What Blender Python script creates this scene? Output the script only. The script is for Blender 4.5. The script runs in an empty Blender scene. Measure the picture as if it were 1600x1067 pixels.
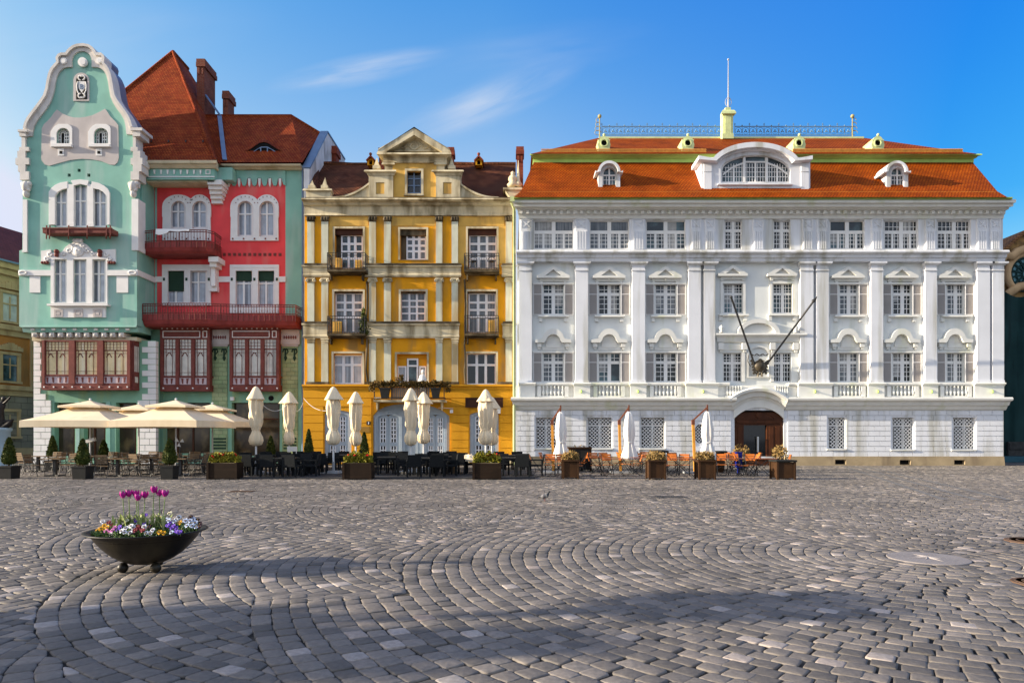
import bpy, math, random
import numpy as np
from mathutils import Vector, Matrix, noise
from mathutils.geometry import tessellate_polygon
random.seed(7)
rng = np.random.default_rng(11)
sc = bpy.context.scene
col = sc.collection
R = math.radians
PI = math.pi

# ---------------------------------------------------------------- camera, sky, sun, exposure
F, EYE, HOR = 1067.0, 1.6, 684.0          # focal length in photo pixels, eye height in metres, horizon row
cam_d = bpy.data.cameras.new('camera')
cam = bpy.data.objects.new('camera', cam_d); col.objects.link(cam)
cam.location = (0, 0, EYE); cam.rotation_euler = (R(90), 0, 0)
cam_d.sensor_width = 36; cam_d.lens = 36*F/1600
cam_d.shift_y = (HOR-533.5)/1600
cam_d.clip_start = 0.1; cam_d.clip_end = 3000
sc.camera = cam

SUN_EL, SUN_AZ = R(15), R(-98)            # azimuth clockwise from straight ahead; -90 is due left
world = bpy.data.worlds.new('World'); sc.world = world; world.use_nodes = True
def build_world():
    nt = world.node_tree; N = nt.nodes; Lk = nt.links; N.clear()
    out = N.new('ShaderNodeOutputWorld'); bg = N.new('ShaderNodeBackground')
    sky = N.new('ShaderNodeTexSky'); sky.sky_type = 'NISHITA'; sky.sun_disc = False
    sky.sun_elevation = SUN_EL; sky.sun_rotation = SUN_AZ
    sky.altitude = 100; sky.air_density = 1.0; sky.dust_density = 2.5; sky.ozone_density = 3.0
    tc = N.new('ShaderNodeTexCoord'); sep = N.new('ShaderNodeSeparateXYZ'); Lk.new(tc.outputs['Generated'], sep.inputs[0])
    def m(op, a, b=None, c=None):
        n = N.new('ShaderNodeMath'); n.operation = op
        for i, q in enumerate((a, b, c)):
            if q is None: continue
            if isinstance(q, (int, float)): n.inputs[i].default_value = q
            else: Lk.new(q, n.inputs[i])
        return n.outputs[0]
    # a deep polarised blue ahead, whiter towards the sun on the left; an added white fill behind the camera brightens the facades
    sp = N.new('ShaderNodeSeparateColor'); Lk.new(sky.outputs[0], sp.inputs[0]); cb = N.new('ShaderNodeCombineColor')
    uu = N.new('ShaderNodeMath'); uu.operation = 'MULTIPLY_ADD'; uu.use_clamp = True; Lk.new(sep.outputs[0], uu.inputs[0]); uu.inputs[1].default_value = 1.9; uu.inputs[2].default_value = .05
    deep = m('MULTIPLY', uu.outputs[0], m('MINIMUM', m('MULTIPLY', sep.outputs[2], 3.5), 1.0))
    low = N.new('ShaderNodeMath'); low.operation = 'MULTIPLY_ADD'; low.use_clamp = True; Lk.new(sep.outputs[2], low.inputs[0]); low.inputs[1].default_value = -4; low.inputs[2].default_value = 2.24
    lf = N.new('ShaderNodeMath'); lf.operation = 'MULTIPLY_ADD'; lf.use_clamp = True; Lk.new(sep.outputs[0], lf.inputs[0]); lf.inputs[1].default_value = 1.9; lf.inputs[2].default_value = 1.0
    low = m('MULTIPLY', m('MULTIPLY', low.outputs[0], lf.outputs[0]), m('SUBTRACT', 1.0, uu.outputs[0]))
    for i, (k, s0, g, dp_) in enumerate(((2.45, 1.617, 2.5, .85), (2.75, 2.483, 1.25, .43), (3.0, 3.725, .3, .0))):
        Lk.new(m('MINIMUM', m('MULTIPLY', m('POWER', m('MINIMUM', m('DIVIDE', sp.outputs[i], s0), (1.0, 1.03, 1.2)[i]), g), m('MULTIPLY', m('SUBTRACT', k, m('MULTIPLY', deep, dp_*k)), m('ADD', 1.0, m('MULTIPLY', low, (1.7, .3, .03)[i])))), (2.35, 2.5, 3.05)[i]), cb.inputs[i])
    hz = N.new('ShaderNodeMix'); hz.data_type = 'RGBA'; hz.inputs[0].default_value = BACK_FILL[3]
    Lk.new(sky.outputs[0], hz.inputs[6]); hz.inputs[7].default_value = BACK_FILL[:3]+(1,)
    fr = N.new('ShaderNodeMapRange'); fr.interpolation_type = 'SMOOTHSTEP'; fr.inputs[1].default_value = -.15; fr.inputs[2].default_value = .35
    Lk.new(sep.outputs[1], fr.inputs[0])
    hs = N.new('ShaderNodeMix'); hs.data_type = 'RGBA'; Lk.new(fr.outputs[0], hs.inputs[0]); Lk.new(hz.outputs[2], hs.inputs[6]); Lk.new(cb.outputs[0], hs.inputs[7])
    yy = m('MAXIMUM', sep.outputs[1], 0.05)
    u = m('DIVIDE', sep.outputs[0], yy); v = m('DIVIDE', sep.outputs[2], yy)
    comb = N.new('ShaderNodeCombineXYZ'); Lk.new(u, comb.inputs[0]); Lk.new(v, comb.inputs[1])
    def wisp(cu, cv, ang, la, lb, seed):
        mp = N.new('ShaderNodeMapping'); mp.vector_type = 'TEXTURE'
        mp.inputs['Location'].default_value = (cu, cv, 0); mp.inputs['Rotation'].default_value = (0, 0, ang)
        mp.inputs['Scale'].default_value = (la, lb, 1)
        Lk.new(comb.outputs[0], mp.inputs['Vector'])
        ln = N.new('ShaderNodeVectorMath'); ln.operation = 'LENGTH'; Lk.new(mp.outputs[0], ln.inputs[0])
        fall = m('POWER', m('MAXIMUM', m('SUBTRACT', 1.0, ln.outputs['Value']), 0.0), 1.3)
        mp2 = N.new('ShaderNodeMapping'); mp2.inputs['Scale'].default_value = (1.0, 1.15, 1); mp2.inputs['Location'].default_value = (seed, seed*.7, 0)
        Lk.new(mp.outputs[0], mp2.inputs['Vector'])
        nz = N.new('ShaderNodeTexNoise'); nz.inputs['Detail'].default_value = 5; nz.inputs['Roughness'].default_value = .5
        nz.inputs['Scale'].default_value = 1.2; nz.inputs['Distortion'].default_value = .25
        Lk.new(mp2.outputs[0], nz.inputs['Vector'])
        mr = N.new('ShaderNodeMapRange'); mr.inputs[1].default_value = .25; mr.inputs[2].default_value = .75
        Lk.new(nz.outputs[0], mr.inputs[0])
        return m('MULTIPLY', fall, mr.outputs[0])
    a = m('MULTIPLY', wisp(-.225, .538, R(11), .15, .026, 1.3), 1.0)
    b = m('MULTIPLY', wisp(-.04, .49, R(23), .17, .040, 4.1), 1.0)
    c = m('MULTIPLY', wisp(-.62, .58, R(8), .30, .06, 7.7), .22)
    d = m('MULTIPLY', wisp(.02, .565, R(8), .22, .045, 9.2), .22)
    tot = m('MINIMUM', m('ADD', m('ADD', a, b), m('ADD', c, d)), .8)
    mix = N.new('ShaderNodeMix'); mix.data_type = 'RGBA'
    Lk.new(tot, mix.inputs[0]); Lk.new(hs.outputs[2], mix.inputs[6]); mix.inputs[7].default_value = CLOUD
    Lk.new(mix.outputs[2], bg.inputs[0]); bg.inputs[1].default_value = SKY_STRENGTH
    Lk.new(bg.outputs[0], out.inputs[0])
SKY_STRENGTH = 0.12
CLOUD = (2.2, 2.4, 2.8, 1)
BACK_FILL = (2.8, 2.95, 3.4, .6)  # unseen white sky fill added to light the facades
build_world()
sun_d = bpy.data.lights.new('sun', 'SUN'); sun_d.energy = 4.0; sun_d.angle = R(0.5); sun_d.color = (1.0, .86, .66)
sun = bpy.data.objects.new('sun', sun_d); col.objects.link(sun)
sdir = Vector((math.sin(SUN_AZ)*math.cos(SUN_EL), math.cos(SUN_AZ)*math.cos(SUN_EL), math.sin(SUN_EL)))
sun.rotation_euler = (-sdir).to_track_quat('-Z', 'Y').to_euler()
sun.location = sdir*80
sc.view_settings.view_transform = 'Standard'; sc.view_settings.look = 'None'
sc.view_settings.exposure = 1.4; sc.view_settings.gamma = 1
sc.cycles.use_denoising = True; sc.cycles.max_bounces = 6; sc.cycles.diffuse_bounces = 3
sc.cycles.glossy_bounces = 3; sc.cycles.transmission_bounces = 3; sc.cycles.transparent_max_bounces = 6

# ---------------------------------------------------------------- helpers
def wx(x, D): return (x-800)*D/F
def wz(y, D): return EYE+(HOR-y)*D/F
def P(x, y, D): return Vector((wx(x, D), D, wz(y, D)))
def gz(y): return F*EYE/(y-HOR)            # depth of a ground point seen at row y

LOC = {}
def tag(o, label=None, cat=None, group=None, kind=None):
    if label: o['label'] = label
    if cat: o['category'] = cat
    if group: o['group'] = group
    if kind: o['kind'] = kind
    return o
def thing(name, label, cat, loc=(0, 0, 0), group=None, rz=0):
    o = bpy.data.objects.new(name, None); col.objects.link(o)
    o.location = loc; o.rotation_euler = (0, 0, rz); o.empty_display_size = .3
    LOC[o] = Vector(loc)
    return tag(o, label, cat, group)
def copy_tree(o, parent=None):
    c = o.copy(); col.objects.link(c); c.parent = parent
    for ch in o.children: copy_tree(ch, c)
    return c
def place(proto, first, loc, rz, label, group=None, s=1):
    o = proto if first else copy_tree(proto)
    o.location = loc; o.rotation_euler = (0, 0, rz); o.scale = (s, s, s); o['label'] = label
    if group: o['group'] = group
    return o

class MB:
    def __init__(s): s.v = []; s.f = []; s.m = []; s.sm = []
    def add(s, vs, fs, mi=0, smooth=False):
        b = len(s.v); s.v += [tuple(p) for p in vs]
        for f in fs: s.f.append([b+i for i in f]); s.m.append(mi); s.sm.append(smooth)
        return s
    def box(s, x0, x1, y0, y1, z0, z1, mi=0, taper=0):
        if x1 < x0: x0, x1 = x1, x0
        if z1 < z0: z0, z1 = z1, z0
        t = taper
        return s.add([(x0, y0, z0), (x1, y0, z0), (x1, y1, z0), (x0, y1, z0), (x0-t, y0-t, z1), (x1+t, y0-t, z1), (x1+t, y1+t, z1), (x0-t, y1+t, z1)],
              [(0, 3, 2, 1), (4, 5, 6, 7), (0, 1, 5, 4), (1, 2, 6, 5), (2, 3, 7, 6), (3, 0, 4, 7)], mi)
    def fbox(s, x0, y0, x1, y1, D, dep, mi=0):       # front face covers photo rect at depth D
        return s.box(wx(x0, D), wx(x1, D), D, D+dep, wz(y1, D), wz(y0, D), mi)
    def rbox(s, c, hx, hy, hz, rot=None, mi=0):      # box around c with half sizes, rotation matrix
        vs = []
        for z in (-hz, hz):
            for x, y in ((-hx, -hy), (hx, -hy), (hx, hy), (-hx, hy)):
                q = Vector((x, y, z)); q = rot @ q if rot else q
                vs.append(Vector(c)+q)
        return s.add(vs, [(0, 3, 2, 1), (4, 5, 6, 7), (0, 1, 5, 4), (1, 2, 6, 5), (2, 3, 7, 6), (3, 0, 4, 7)], mi)
    def bar(s, a, b, w, h=None, mi=0):               # rectangular bar from a to b
        a, b = Vector(a), Vector(b); d = b-a; L = d.length
        if L < 1e-6: return s
        q = d.to_track_quat('Z', 'Y').to_matrix()
        return s.rbox((a+b)/2, w/2, (h or w)/2, L/2, q, mi)
    def prism(s, loop, D, dep, holes=(), mi=0, mi_side=None, px=True):
        cv = (lambda p: (wx(p[0], D), wz(p[1], D))) if px else (lambda p: (p[0], p[1]))
        loops = [[cv(p) for p in L] for L in [loop]+list(holes)]
        flat = [p for L in loops for p in L]
        tris = tessellate_polygon([[Vector((p[0], p[1], 0)) for p in L] for L in loops])
        n = len(flat); vs = [(p[0], D, p[1]) for p in flat]+[(p[0], D+dep, p[1]) for p in flat]
        fs = []
        for t in tris:
            a, b, c = (flat[i] for i in t)
            cr = (b[0]-a[0])*(c[1]-a[1])-(b[1]-a[1])*(c[0]-a[0])
            if abs(cr) < 1e-10: continue
            t = t if cr > 0 else (t[0], t[2], t[1])
            fs.append(tuple(t)); fs.append((t[0]+n, t[2]+n, t[1]+n))
        s.add(vs, fs, mi)
        k = 0; sd = []
        for li, L in enumerate(loops):
            ar = sum(L[i][0]*L[(i+1) % len(L)][1]-L[(i+1) % len(L)][0]*L[i][1] for i in range(len(L)))
            fl = (ar > 0) == (li == 0)
            for i in range(len(L)):
                a, b = k+i, k+(i+1) % len(L)
                sd.append((b, a, a+n, b+n) if fl else (a, b, b+n, a+n))
            k += len(L)
        b0 = len(s.v)-2*n
        for f in sd: s.f.append([b0+i for i in f]); s.m.append(mi if mi_side is None else mi_side); s.sm.append(False)
        return s
    def sweep(s, prof, X0, X1, mi=0, ret0=0, ret1=0, yb=0):   # moulding along X; prof = (y, z) outline; ends run out by ret per metre of projection before yb
        n = len(prof)
        vs = [(X0-max(0, yb-p[0])*ret0, p[0], p[1]) for p in prof]+[(X1+max(0, yb-p[0])*ret1, p[0], p[1]) for p in prof]
        fs = [(i, (i+1) % n, (i+1) % n+n, i+n) for i in range(n)]+[tuple(range(n-1, -1, -1)), tuple(range(n, 2*n))]
        return s.add(vs, fs, mi)
    def tube(s, pts, r, n=6, mi=0, closed=False, smooth=True):
        pts = [Vector(p) for p in pts]; m = len(pts); vs = []; up = None
        rr = r if isinstance(r, (list, tuple)) else [r]*m
        for i, p in enumerate(pts):
            d = (pts[(i+1) % m]-pts[i-1]) if closed else (pts[min(i+1, m-1)]-pts[max(i-1, 0)])
            d = d.normalized() if d.length > 1e-9 else Vector((0, 0, 1))
            if up is None: up = d.orthogonal().normalized()
            up = (up-d*up.dot(d)); up = up.normalized() if up.length > 1e-6 else d.orthogonal().normalized()
            w = d.cross(up)
            vs += [p+(up*math.cos(2*PI*k/n)+w*math.sin(2*PI*k/n))*rr[i] for k in range(n)]
        fs = []
        for i in range(m if closed else m-1):
            j = (i+1) % m
            fs += [(i*n+k, i*n+(k+1) % n, j*n+(k+1) % n, j*n+k) for k in range(n)]
        s.add(vs, fs, mi, smooth)
        if not closed: s.add([vs[k] for k in range(n)], [tuple(range(n-1, -1, -1))], mi); s.add([vs[(m-1)*n+k] for k in range(n)], [tuple(range(n))], mi)
        return s
    def lathe(s, prof, c=(0, 0, 0), n=16, mi=0, smooth=True, rfun=None):
        vs = []; m = len(prof)
        for (r, z) in prof:
            for k in range(n):
                a = 2*PI*k/n; q = r*(rfun(a, z) if rfun else 1)
                vs.append((c[0]+q*math.cos(a), c[1]+q*math.sin(a), c[2]+z))
        fs = [(i*n+k, i*n+(k+1) % n, (i+1)*n+(k+1) % n, (i+1)*n+k) for i in range(m-1) for k in range(n)]
        fs += [tuple(range(n-1, -1, -1)), tuple((m-1)*n+k for k in range(n))]
        return s.add(vs, fs, mi, smooth)
    def ball(s, c, r, mi=0, n=10, m=6):
        rx, ry, rz = r if isinstance(r, (tuple, list)) else (r, r, r)
        vs = []
        for i in range(m+1):
            t = -PI/2+PI*i/m
            t = max(min(t, PI/2-.02), -PI/2+.02)
            for k in range(n):
                a = 2*PI*k/n
                vs.append((c[0]+rx*math.cos(t)*math.cos(a), c[1]+ry*math.cos(t)*math.sin(a), c[2]+rz*math.sin(t)))
        fs = [(i*n+k, i*n+(k+1) % n, (i+1)*n+(k+1) % n, (i+1)*n+k) for i in range(m) for k in range(n)]
        fs += [tuple(range(n-1, -1, -1)), tuple(m*n+k for k in range(n))]
        return s.add(vs, fs, mi, True)
    def strip(s, outer, inner, D, dep, mi=0):           # band between two photo polylines of equal length
        a = list(outer)+list(inner)[::-1]
        return s.prism(a, D, dep, mi=mi)
    def build(s, name, mats, parent=None, uv=True):
        me = bpy.data.meshes.new(name)
        off = Vector((0, 0, 0)); q = parent
        while q is not None: off += LOC.get(q, Vector((0, 0, 0))); q = q.parent
        vs = [(p[0]-off.x, p[1]-off.y, p[2]-off.z) for p in s.v] if parent is not None else s.v
        me.from_pydata(vs, [], s.f)
        mats = mats if isinstance(mats, (list, tuple)) else [mats]
        for mt in mats: me.materials.append(mt)
        if len(mats) > 1: me.polygons.foreach_set('material_index', s.m)
        if any(s.sm): me.polygons.foreach_set('use_smooth', s.sm)
        if uv:
            nl = len(me.loops); U = np.zeros((nl, 2), np.float32); k = 0
            for f in s.f:
                a, b, c = (Vector(s.v[i]) for i in f[:3]); nn = (b-a).cross(c-b)
                if nn.length < 1e-12: nn = Vector((0, -1, 0))
                nn.normalize()
                if abs(nn.z) > .97: t, w = Vector((1, 0, 0)), Vector((0, 1, 0))
                else: t = Vector((0, 0, 1)).cross(nn).normalized(); w = nn.cross(t)
                for i in f:
                    p = s.v[i]; U[k] = (t.x*p[0]+t.y*p[1]+t.z*p[2], w.x*p[0]+w.y*p[1]+w.z*p[2]); k += 1
            l = me.uv_layers.new(name='UVMap'); l.data.foreach_set('uv', U.ravel())
        me.update()
        o = bpy.data.objects.new(name, me); col.objects.link(o)
        if parent is not None: o.parent = parent
        return o

def arc(cx, cy, rx, ry, a0, a1, n):                     # photo-space arc, angles in degrees, 90 = up
    return [(cx+rx*math.cos(R(a0+(a1-a0)*i/n)), cy-ry*math.sin(R(a0+(a1-a0)*i/n))) for i in range(n+1)]
def seg(x0, x1, ys, yc, n=16):                          # flat circular segment from (x0, ys) over crown yc to (x1, ys)
    h = ys-yc; w = (x1-x0)/2; r = (w*w+h*h)/(2*h); a = math.degrees(math.asin(w/r))
    return arc((x0+x1)/2, yc+r, r, r, 90+a, 90-a, n)
def rect(x0, y0, x1, y1): return [(x0, y0), (x1, y0), (x1, y1), (x0, y1)]
def arched(x0, yt, x1, yb, ry=None, n=12):              # opening with a round or flattened head whose crown is at yt
    rx = (x1-x0)/2; ry = ry or rx
    return arc((x0+x1)/2, yt+ry, rx, ry, 180, 0, n)+[(x1, yb), (x0, yb)]

# ---------------------------------------------------------------- materials
MAT = {}
def mat(name, c, rough=.75, var=.12, scale=1.5, c2=None, amt=0., sscale=(1.2, 1.2, .25), bump=0., bscale=30, metal=0, spec=.14, coat=0, tile=None, emit=0, trans=0):
    m = bpy.data.materials.new(name); m.use_nodes = True; nt = m.node_tree; N = nt.nodes; Lk = nt.links
    b = N['Principled BSDF']; b.inputs['Roughness'].default_value = rough; b.inputs['Metallic'].default_value = metal
    b.inputs['Specular IOR Level'].default_value = spec; b.inputs['Coat Weight'].default_value = coat
    geo = N.new('ShaderNodeNewGeometry')
    def noise_(sc_, det=5, vec=None, mp=None):
        n = N.new('ShaderNodeTexNoise'); n.inputs['Scale'].default_value = sc_; n.inputs['Detail'].default_value = det
        if mp:
            q = N.new('ShaderNodeMapping'); q.inputs['Scale'].default_value = mp; Lk.new(geo.outputs['Position'], q.inputs['Vector']); Lk.new(q.outputs[0], n.inputs['Vector'])
        else: Lk.new(geo.outputs['Position'], n.inputs['Vector'])
        return n.outputs[0]
    def mr(v, a, b_, c_, d):
        n = N.new('ShaderNodeMapRange'); Lk.new(v, n.inputs[0])
        for i, q in enumerate((a, b_, c_, d)): n.inputs[i+1].default_value = q
        return n.outputs[0]
    def mixc(fac, a, b_, mode='MIX'):
        n = N.new('ShaderNodeMix'); n.data_type = 'RGBA'; n.blend_type = mode
        for i, q in ((0, fac), (6, a), (7, b_)):
            if hasattr(q, 'is_linked'): Lk.new(q, n.inputs[i])
            elif i == 0: n.inputs[0].default_value = q
            else: n.inputs[i].default_value = tuple(q)+(1,) if len(q) == 3 else q
        return n.outputs[2]
    colr = None; height = None
    base = tuple(c)
    if tile:                                            # (kind, width, height, mortar, mortar colour (on roofs: painted shade of the tile gaps), second colour)
        uv = N.new('ShaderNodeUVMap'); br = N.new('ShaderNodeTexBrick')
        Lk.new(uv.outputs[0], br.inputs['Vector'])
        br.inputs['Scale'].default_value = 1; br.inputs['Brick Width'].default_value = tile[1]; br.inputs['Row Height'].default_value = tile[2]
        br.inputs['Mortar Size'].default_value = tile[3]; br.inputs['Mortar Smooth'].default_value = .3; br.inputs['Bias'].default_value = 0
        br.inputs['Color1'].default_value = base+(1,); br.inputs['Color2'].default_value = tuple(tile[5])+(1,); br.inputs['Mortar'].default_value = tuple(tile[4])+(1,)
        colr = br.outputs[0]
        sep = N.new('ShaderNodeSeparateXYZ'); Lk.new(uv.outputs[0], sep.inputs[0])
        if tile[0] == 'roof':                           # each course laps the one below: a saw tooth of height
            dv = N.new('ShaderNodeMath'); dv.operation = 'DIVIDE'; Lk.new(sep.outputs[1], dv.inputs[0]); dv.inputs[1].default_value = tile[2]
            fr = N.new('ShaderNodeMath'); fr.operation = 'FRACT'; Lk.new(dv.outputs[0], fr.inputs[0])
            height = mr(fr.outputs[0], 0, 1, 1, 0)
        else: height = mr(br.outputs['Fac'], 0, 1, 1, 0)
    else:
        rgb = N.new('ShaderNodeRGB'); rgb.outputs[0].default_value = base+(1,); colr = rgb.outputs[0]
    if var: colr = mixc(1.0, colr, mixc(mr(noise_(scale), .3, .7, 0, 1), (1-var,)*3, (1+var*.6,)*3), 'MULTIPLY')
    if c2 and amt:
        n1 = noise_(1.0, 8, mp=sscale)
        colr = mixc(mr(n1, .62-amt*.35, .74-amt*.2, 0, .85), colr, c2)
    Lk.new(colr, b.inputs['Base Color'])
    bm = None
    if height is not None:
        bm = N.new('ShaderNodeBump'); bm.inputs['Strength'].default_value = 1.0 if tile[0] == 'roof' else .8; bm.inputs['Distance'].default_value = .07 if tile[0] == 'roof' else .03; Lk.new(height, bm.inputs['Height'])
    if bump:
        b2 = N.new('ShaderNodeBump'); b2.inputs['Strength'].default_value = bump; b2.inputs['Distance'].default_value = .02
        Lk.new(noise_(bscale, 4), b2.inputs['Height'])
        if bm: Lk.new(bm.outputs[0], b2.inputs['Normal'])
        bm = b2
    if bm: Lk.new(bm.outputs[0], b.inputs['Normal'])
    MAT[name] = m
    return m

# ---------------------------------------------------------------- ground: one sheet, then every sett of the square
m_sand = mat('joint_sand', (.030, .027, .024), .95, .3, 6, (.10, .085, .065), .35, (2.5, 2.5, 2.5), bump=.4)
def sett_mat():
    m = mat('granite_setts', (.1, .1, .1), .62, 0, spec=.22)
    nt = m.node_tree; N = nt.nodes; Lk = nt.links; b = N['Principled BSDF']
    geo = N.new('ShaderNodeNewGeometry'); cr = N.new('ShaderNodeValToRGB'); Lk.new(geo.outputs['Random Per Island'], cr.inputs[0])
    e = cr.color_ramp.elements
    stops = [(0, (0.112, 0.102, 0.093)), (.3, (0.157, 0.140, 0.126)), (.55, (0.185, 0.164, 0.146)), (.8, (0.213, 0.187, 0.164)), (.955, (0.241, 0.208, 0.182)), (.965, (0.336, 0.297, 0.270)), (.99, (0.403, 0.346, 0.307)), (1, (0.325, 0.254, 0.208))]
    e[0].position = 0; e[0].color = stops[0][1]+(1,); e[1].position = 1; e[1].color = stops[-1][1]+(1,)
    for p, c in stops[1:-1]: q = e.new(p); q.color = c+(1,)
    nz = N.new('ShaderNodeTexNoise'); nz.inputs['Scale'].default_value = 22; nz.inputs['Detail'].default_value = 6; nz.inputs['Roughness'].default_value = .65
    Lk.new(geo.outputs['Position'], nz.inputs['Vector'])
    n2 = N.new('ShaderNodeTexNoise'); n2.inputs['Scale'].default_value = .35; n2.inputs['Detail'].default_value = 4; Lk.new(geo.outputs['Position'], n2.inputs['Vector'])
    def mr(v, a, b_, c, d):
        n = N.new('ShaderNodeMapRange'); Lk.new(v, n.inputs[0])
        for i, q in enumerate((a, b_, c, d)): n.inputs[i+1].default_value = q
        return n.outputs[0]
    mm = N.new('ShaderNodeMath'); mm.operation = 'MULTIPLY'; Lk.new(mr(nz.outputs[0], .3, .7, .72, 1.2), mm.inputs[0]); Lk.new(mr(n2.outputs[0], .3, .7, .80, 1.14), mm.inputs[1])
    mx = N.new('ShaderNodeMix'); mx.data_type = 'RGBA'; mx.blend_type = 'MULTIPLY'; mx.inputs[0].default_value = 1
    cb = N.new('ShaderNodeCombineColor')
    for i in range(3): Lk.new(mm.outputs[0], cb.inputs[i])
    Lk.new(cr.outputs[0], mx.inputs[6]); Lk.new(cb.outputs[0], mx.inputs[7]); Lk.new(mx.outputs[2], b.inputs['Base Color'])
    bp = N.new('ShaderNodeBump'); bp.inputs['Strength'].default_value = .35; bp.inputs['Distance'].default_value = .012
    Lk.new(nz.outputs[0], bp.inputs['Height']); Lk.new(bp.outputs[0], b.inputs['Normal'])
    Lk.new(mr(nz.outputs[0], .3, .7, .62, .82), b.inputs['Roughness'])
    return m
m_sett = sett_mat()
g = MB(); g.add([(-400, -300, -.03), (400, -300, -.03), (400, 700, -.03), (-400, 700, -.03)], [(0, 1, 2, 3)])
tag(g.build('ground', mat('far_setts', (.12, .115, .11), .85, .25, .8, tile=('brick', .22, .18, .012, (.04, .04, .04), (.16, .15, .145)))), kind='structure')
# the joint bed under the setts
g = MB(); g.add([(-46, -6, -.016), (46, -6, -.016), (46, 41, -.016), (-46, 41, -.016)], [(0, 1, 2, 3)])
tag(g.build('paving_bed', m_sand), kind='structure')

DISC = (5.53, 9.08, .50)
def paving():
    A = (DISC[0], DISC[1], 6.896)
    circ = [A]
    for r_ in range(-2, 9):                              # rows of overlapping rosettes, tips to the left
        zc = 9.08+r_*3.7
        for k in range(-8, 10):
            xc = 5.53-5.1*k+(2.55 if r_ % 2 else 0)
            if abs(xc-5.53) < .1 and r_ == 0: continue
            if r_ <= 2 and xc > 1.5: continue
            if r_ < 0 and xc > -2: continue
            circ.append((xc, zc, 5.556))
    circ = [circ[0], (DISC[0], DISC[1], 8.408)]+sorted(circ[1:], key=lambda c: -c[0])+[(DISC[0], DISC[1], 90.)]
    allq = []
    WR, WT = .168, .192
    for ci, (cx, cy, rm) in enumerate(circ):
        r = (DISC[2] if (ci == 0) else .0)+.012+WR/2
        if ci == len(circ)-1 or ci == 1: r = 6.896+WR/2
        while r < rm+WR/2:
            n = max(5, int(round(2*PI*r/WT)))
            th = (np.arange(n)+rng.random()+rng.uniform(-.09, .09, n))*2*PI/n
            x = cx+r*np.cos(th); y = cy+r*np.sin(th)
            ok = (y > 1.5) & (y < 39.6) & (np.abs(x) < .90*y+4.5)
            ok &= (np.hypot(x-DISC[0], y-DISC[1]) > DISC[2]+.02)
            if ci == 1: ok &= (y < 7.0) & (x < 2)
            for hi, (hx, hy, hr) in enumerate(circ[:ci]): ok &= (np.hypot(x-hx, y-hy) > hr-.075) | ((hi == 1) & ((y > 7.0) | (x > 2)))
            t = th[ok]
            if len(t):
                h = PI/n*rng.uniform(.93, 1.04, len(t)); r0, r1 = r-WR/2, min(r+WR/2, rm)
                q = np.stack([np.stack([cx+a*np.cos(t+s_*h), cy+a*np.sin(t+s_*h)], -1) for a, s_ in ((r0, -1), (r1, -1), (r1, 1), (r0, 1))], 1)
                for hi, (hx, hy, hr) in enumerate(circ[:ci]):
                    d = q-np.array([hx, hy]); dd = np.hypot(d[..., 0], d[..., 1]); push = (dd < hr) & ((hi != 1) | ((q[..., 1] < 7.0) & (q[..., 0] < 2)))
                    if push.any(): q = np.where(push[..., None], np.array([hx, hy])+d/np.maximum(dd, 1e-6)[..., None]*hr, q)
                allq.append(q)
            r += WR
    q = np.concatenate(allq)                              # N,4,2
    area = .5*np.abs(np.sum(q[:, :, 0]*np.roll(q[:, :, 1], -1, 1)-np.roll(q[:, :, 0], -1, 1)*q[:, :, 1], 1))
    q = q[area > .008]; N_ = len(q)
    q = q+rng.normal(0, .0055, q.shape)
    ctr = q.mean(1, keepdims=True)
    near = ctr[:, 0, 1] < 15
    def mesh(q, fine):
        n = len(q); c = q.mean(1, keepdims=True)
        dz = rng.normal(0, .0022, n); tilt = rng.normal(0, .0055, (n, 2))
        if fine:
            nx = np.roll(q, -1, 1); pv = np.roll(q, 1, 1)
            k = rng.uniform(.05, .15, (n, 4, 1))
            o = np.empty((n, 8, 2)); o[:, 0::2] = q+(pv-q)*k; o[:, 1::2] = q+(nx-q)*k
            o += rng.normal(0, .003, o.shape); K = 8
            lev = [(.975, -.03), (.97, -.010), (.94, -.0025), (.80, 0.0)]
        else:
            o = q; K = 4; lev = [(.95, -.03), (.90, 0.0)]
        V = []
        for s_, z in lev:
            p = c+(o-c)*s_; zz = z+dz[:, None]+((p-c)*tilt[:, None, :]).sum(-1)
            V.append(np.concatenate([p, zz[..., None]], -1))
        ncap = 1 if fine else 0
        if fine: V.append(np.concatenate([c, (dz+.0025)[:, None, None]], -1))
        V = np.concatenate(V, 1); per = V.shape[1]
        fl = []; ln = []
        for l in range(len(lev)-1):
            for i in range(K): fl += [l*K+i, (l+1)*K+i, (l+1)*K+(i+1) % K, l*K+(i+1) % K]; ln.append(4)
        t0 = (len(lev)-1)*K
        if fine:
            for i in range(K): fl += [t0+i, per-1, t0+(i+1) % K]; ln.append(3)
        else: fl += [t0+K-1-i for i in range(K)]; ln.append(K)
        fl = np.array(fl); ln = np.array(ln)
        # outline runs clockwise or not: q goes r0-,r1-,r1+,r0+ which is clockwise seen from above
        loops = (fl[None, :]+(np.arange(n)*per)[:, None]).ravel(); lens = np.tile(ln, n)
        return V.reshape(-1, 3), loops, lens
    Va, La, na = mesh(q[near], True); Vb, Lb, nb = mesh(q[~near], False)
    V = np.concatenate([Va, Vb]); Lp = np.concatenate([La, Lb+len(Va)]); ln = np.concatenate([na, nb])
    me = bpy.data.meshes.new('paving'); me.vertices.add(len(V)); me.vertices.foreach_set('co', V.astype(np.float32).ravel())
    me.loops.add(len(Lp)); me.loops.foreach_set('vertex_index', Lp.astype(np.int32))
    me.polygons.add(len(ln)); me.polygons.foreach_set('loop_start', (np.cumsum(ln)-ln).astype(np.int32)); me.polygons.foreach_set('loop_total', ln.astype(np.int32))
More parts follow.
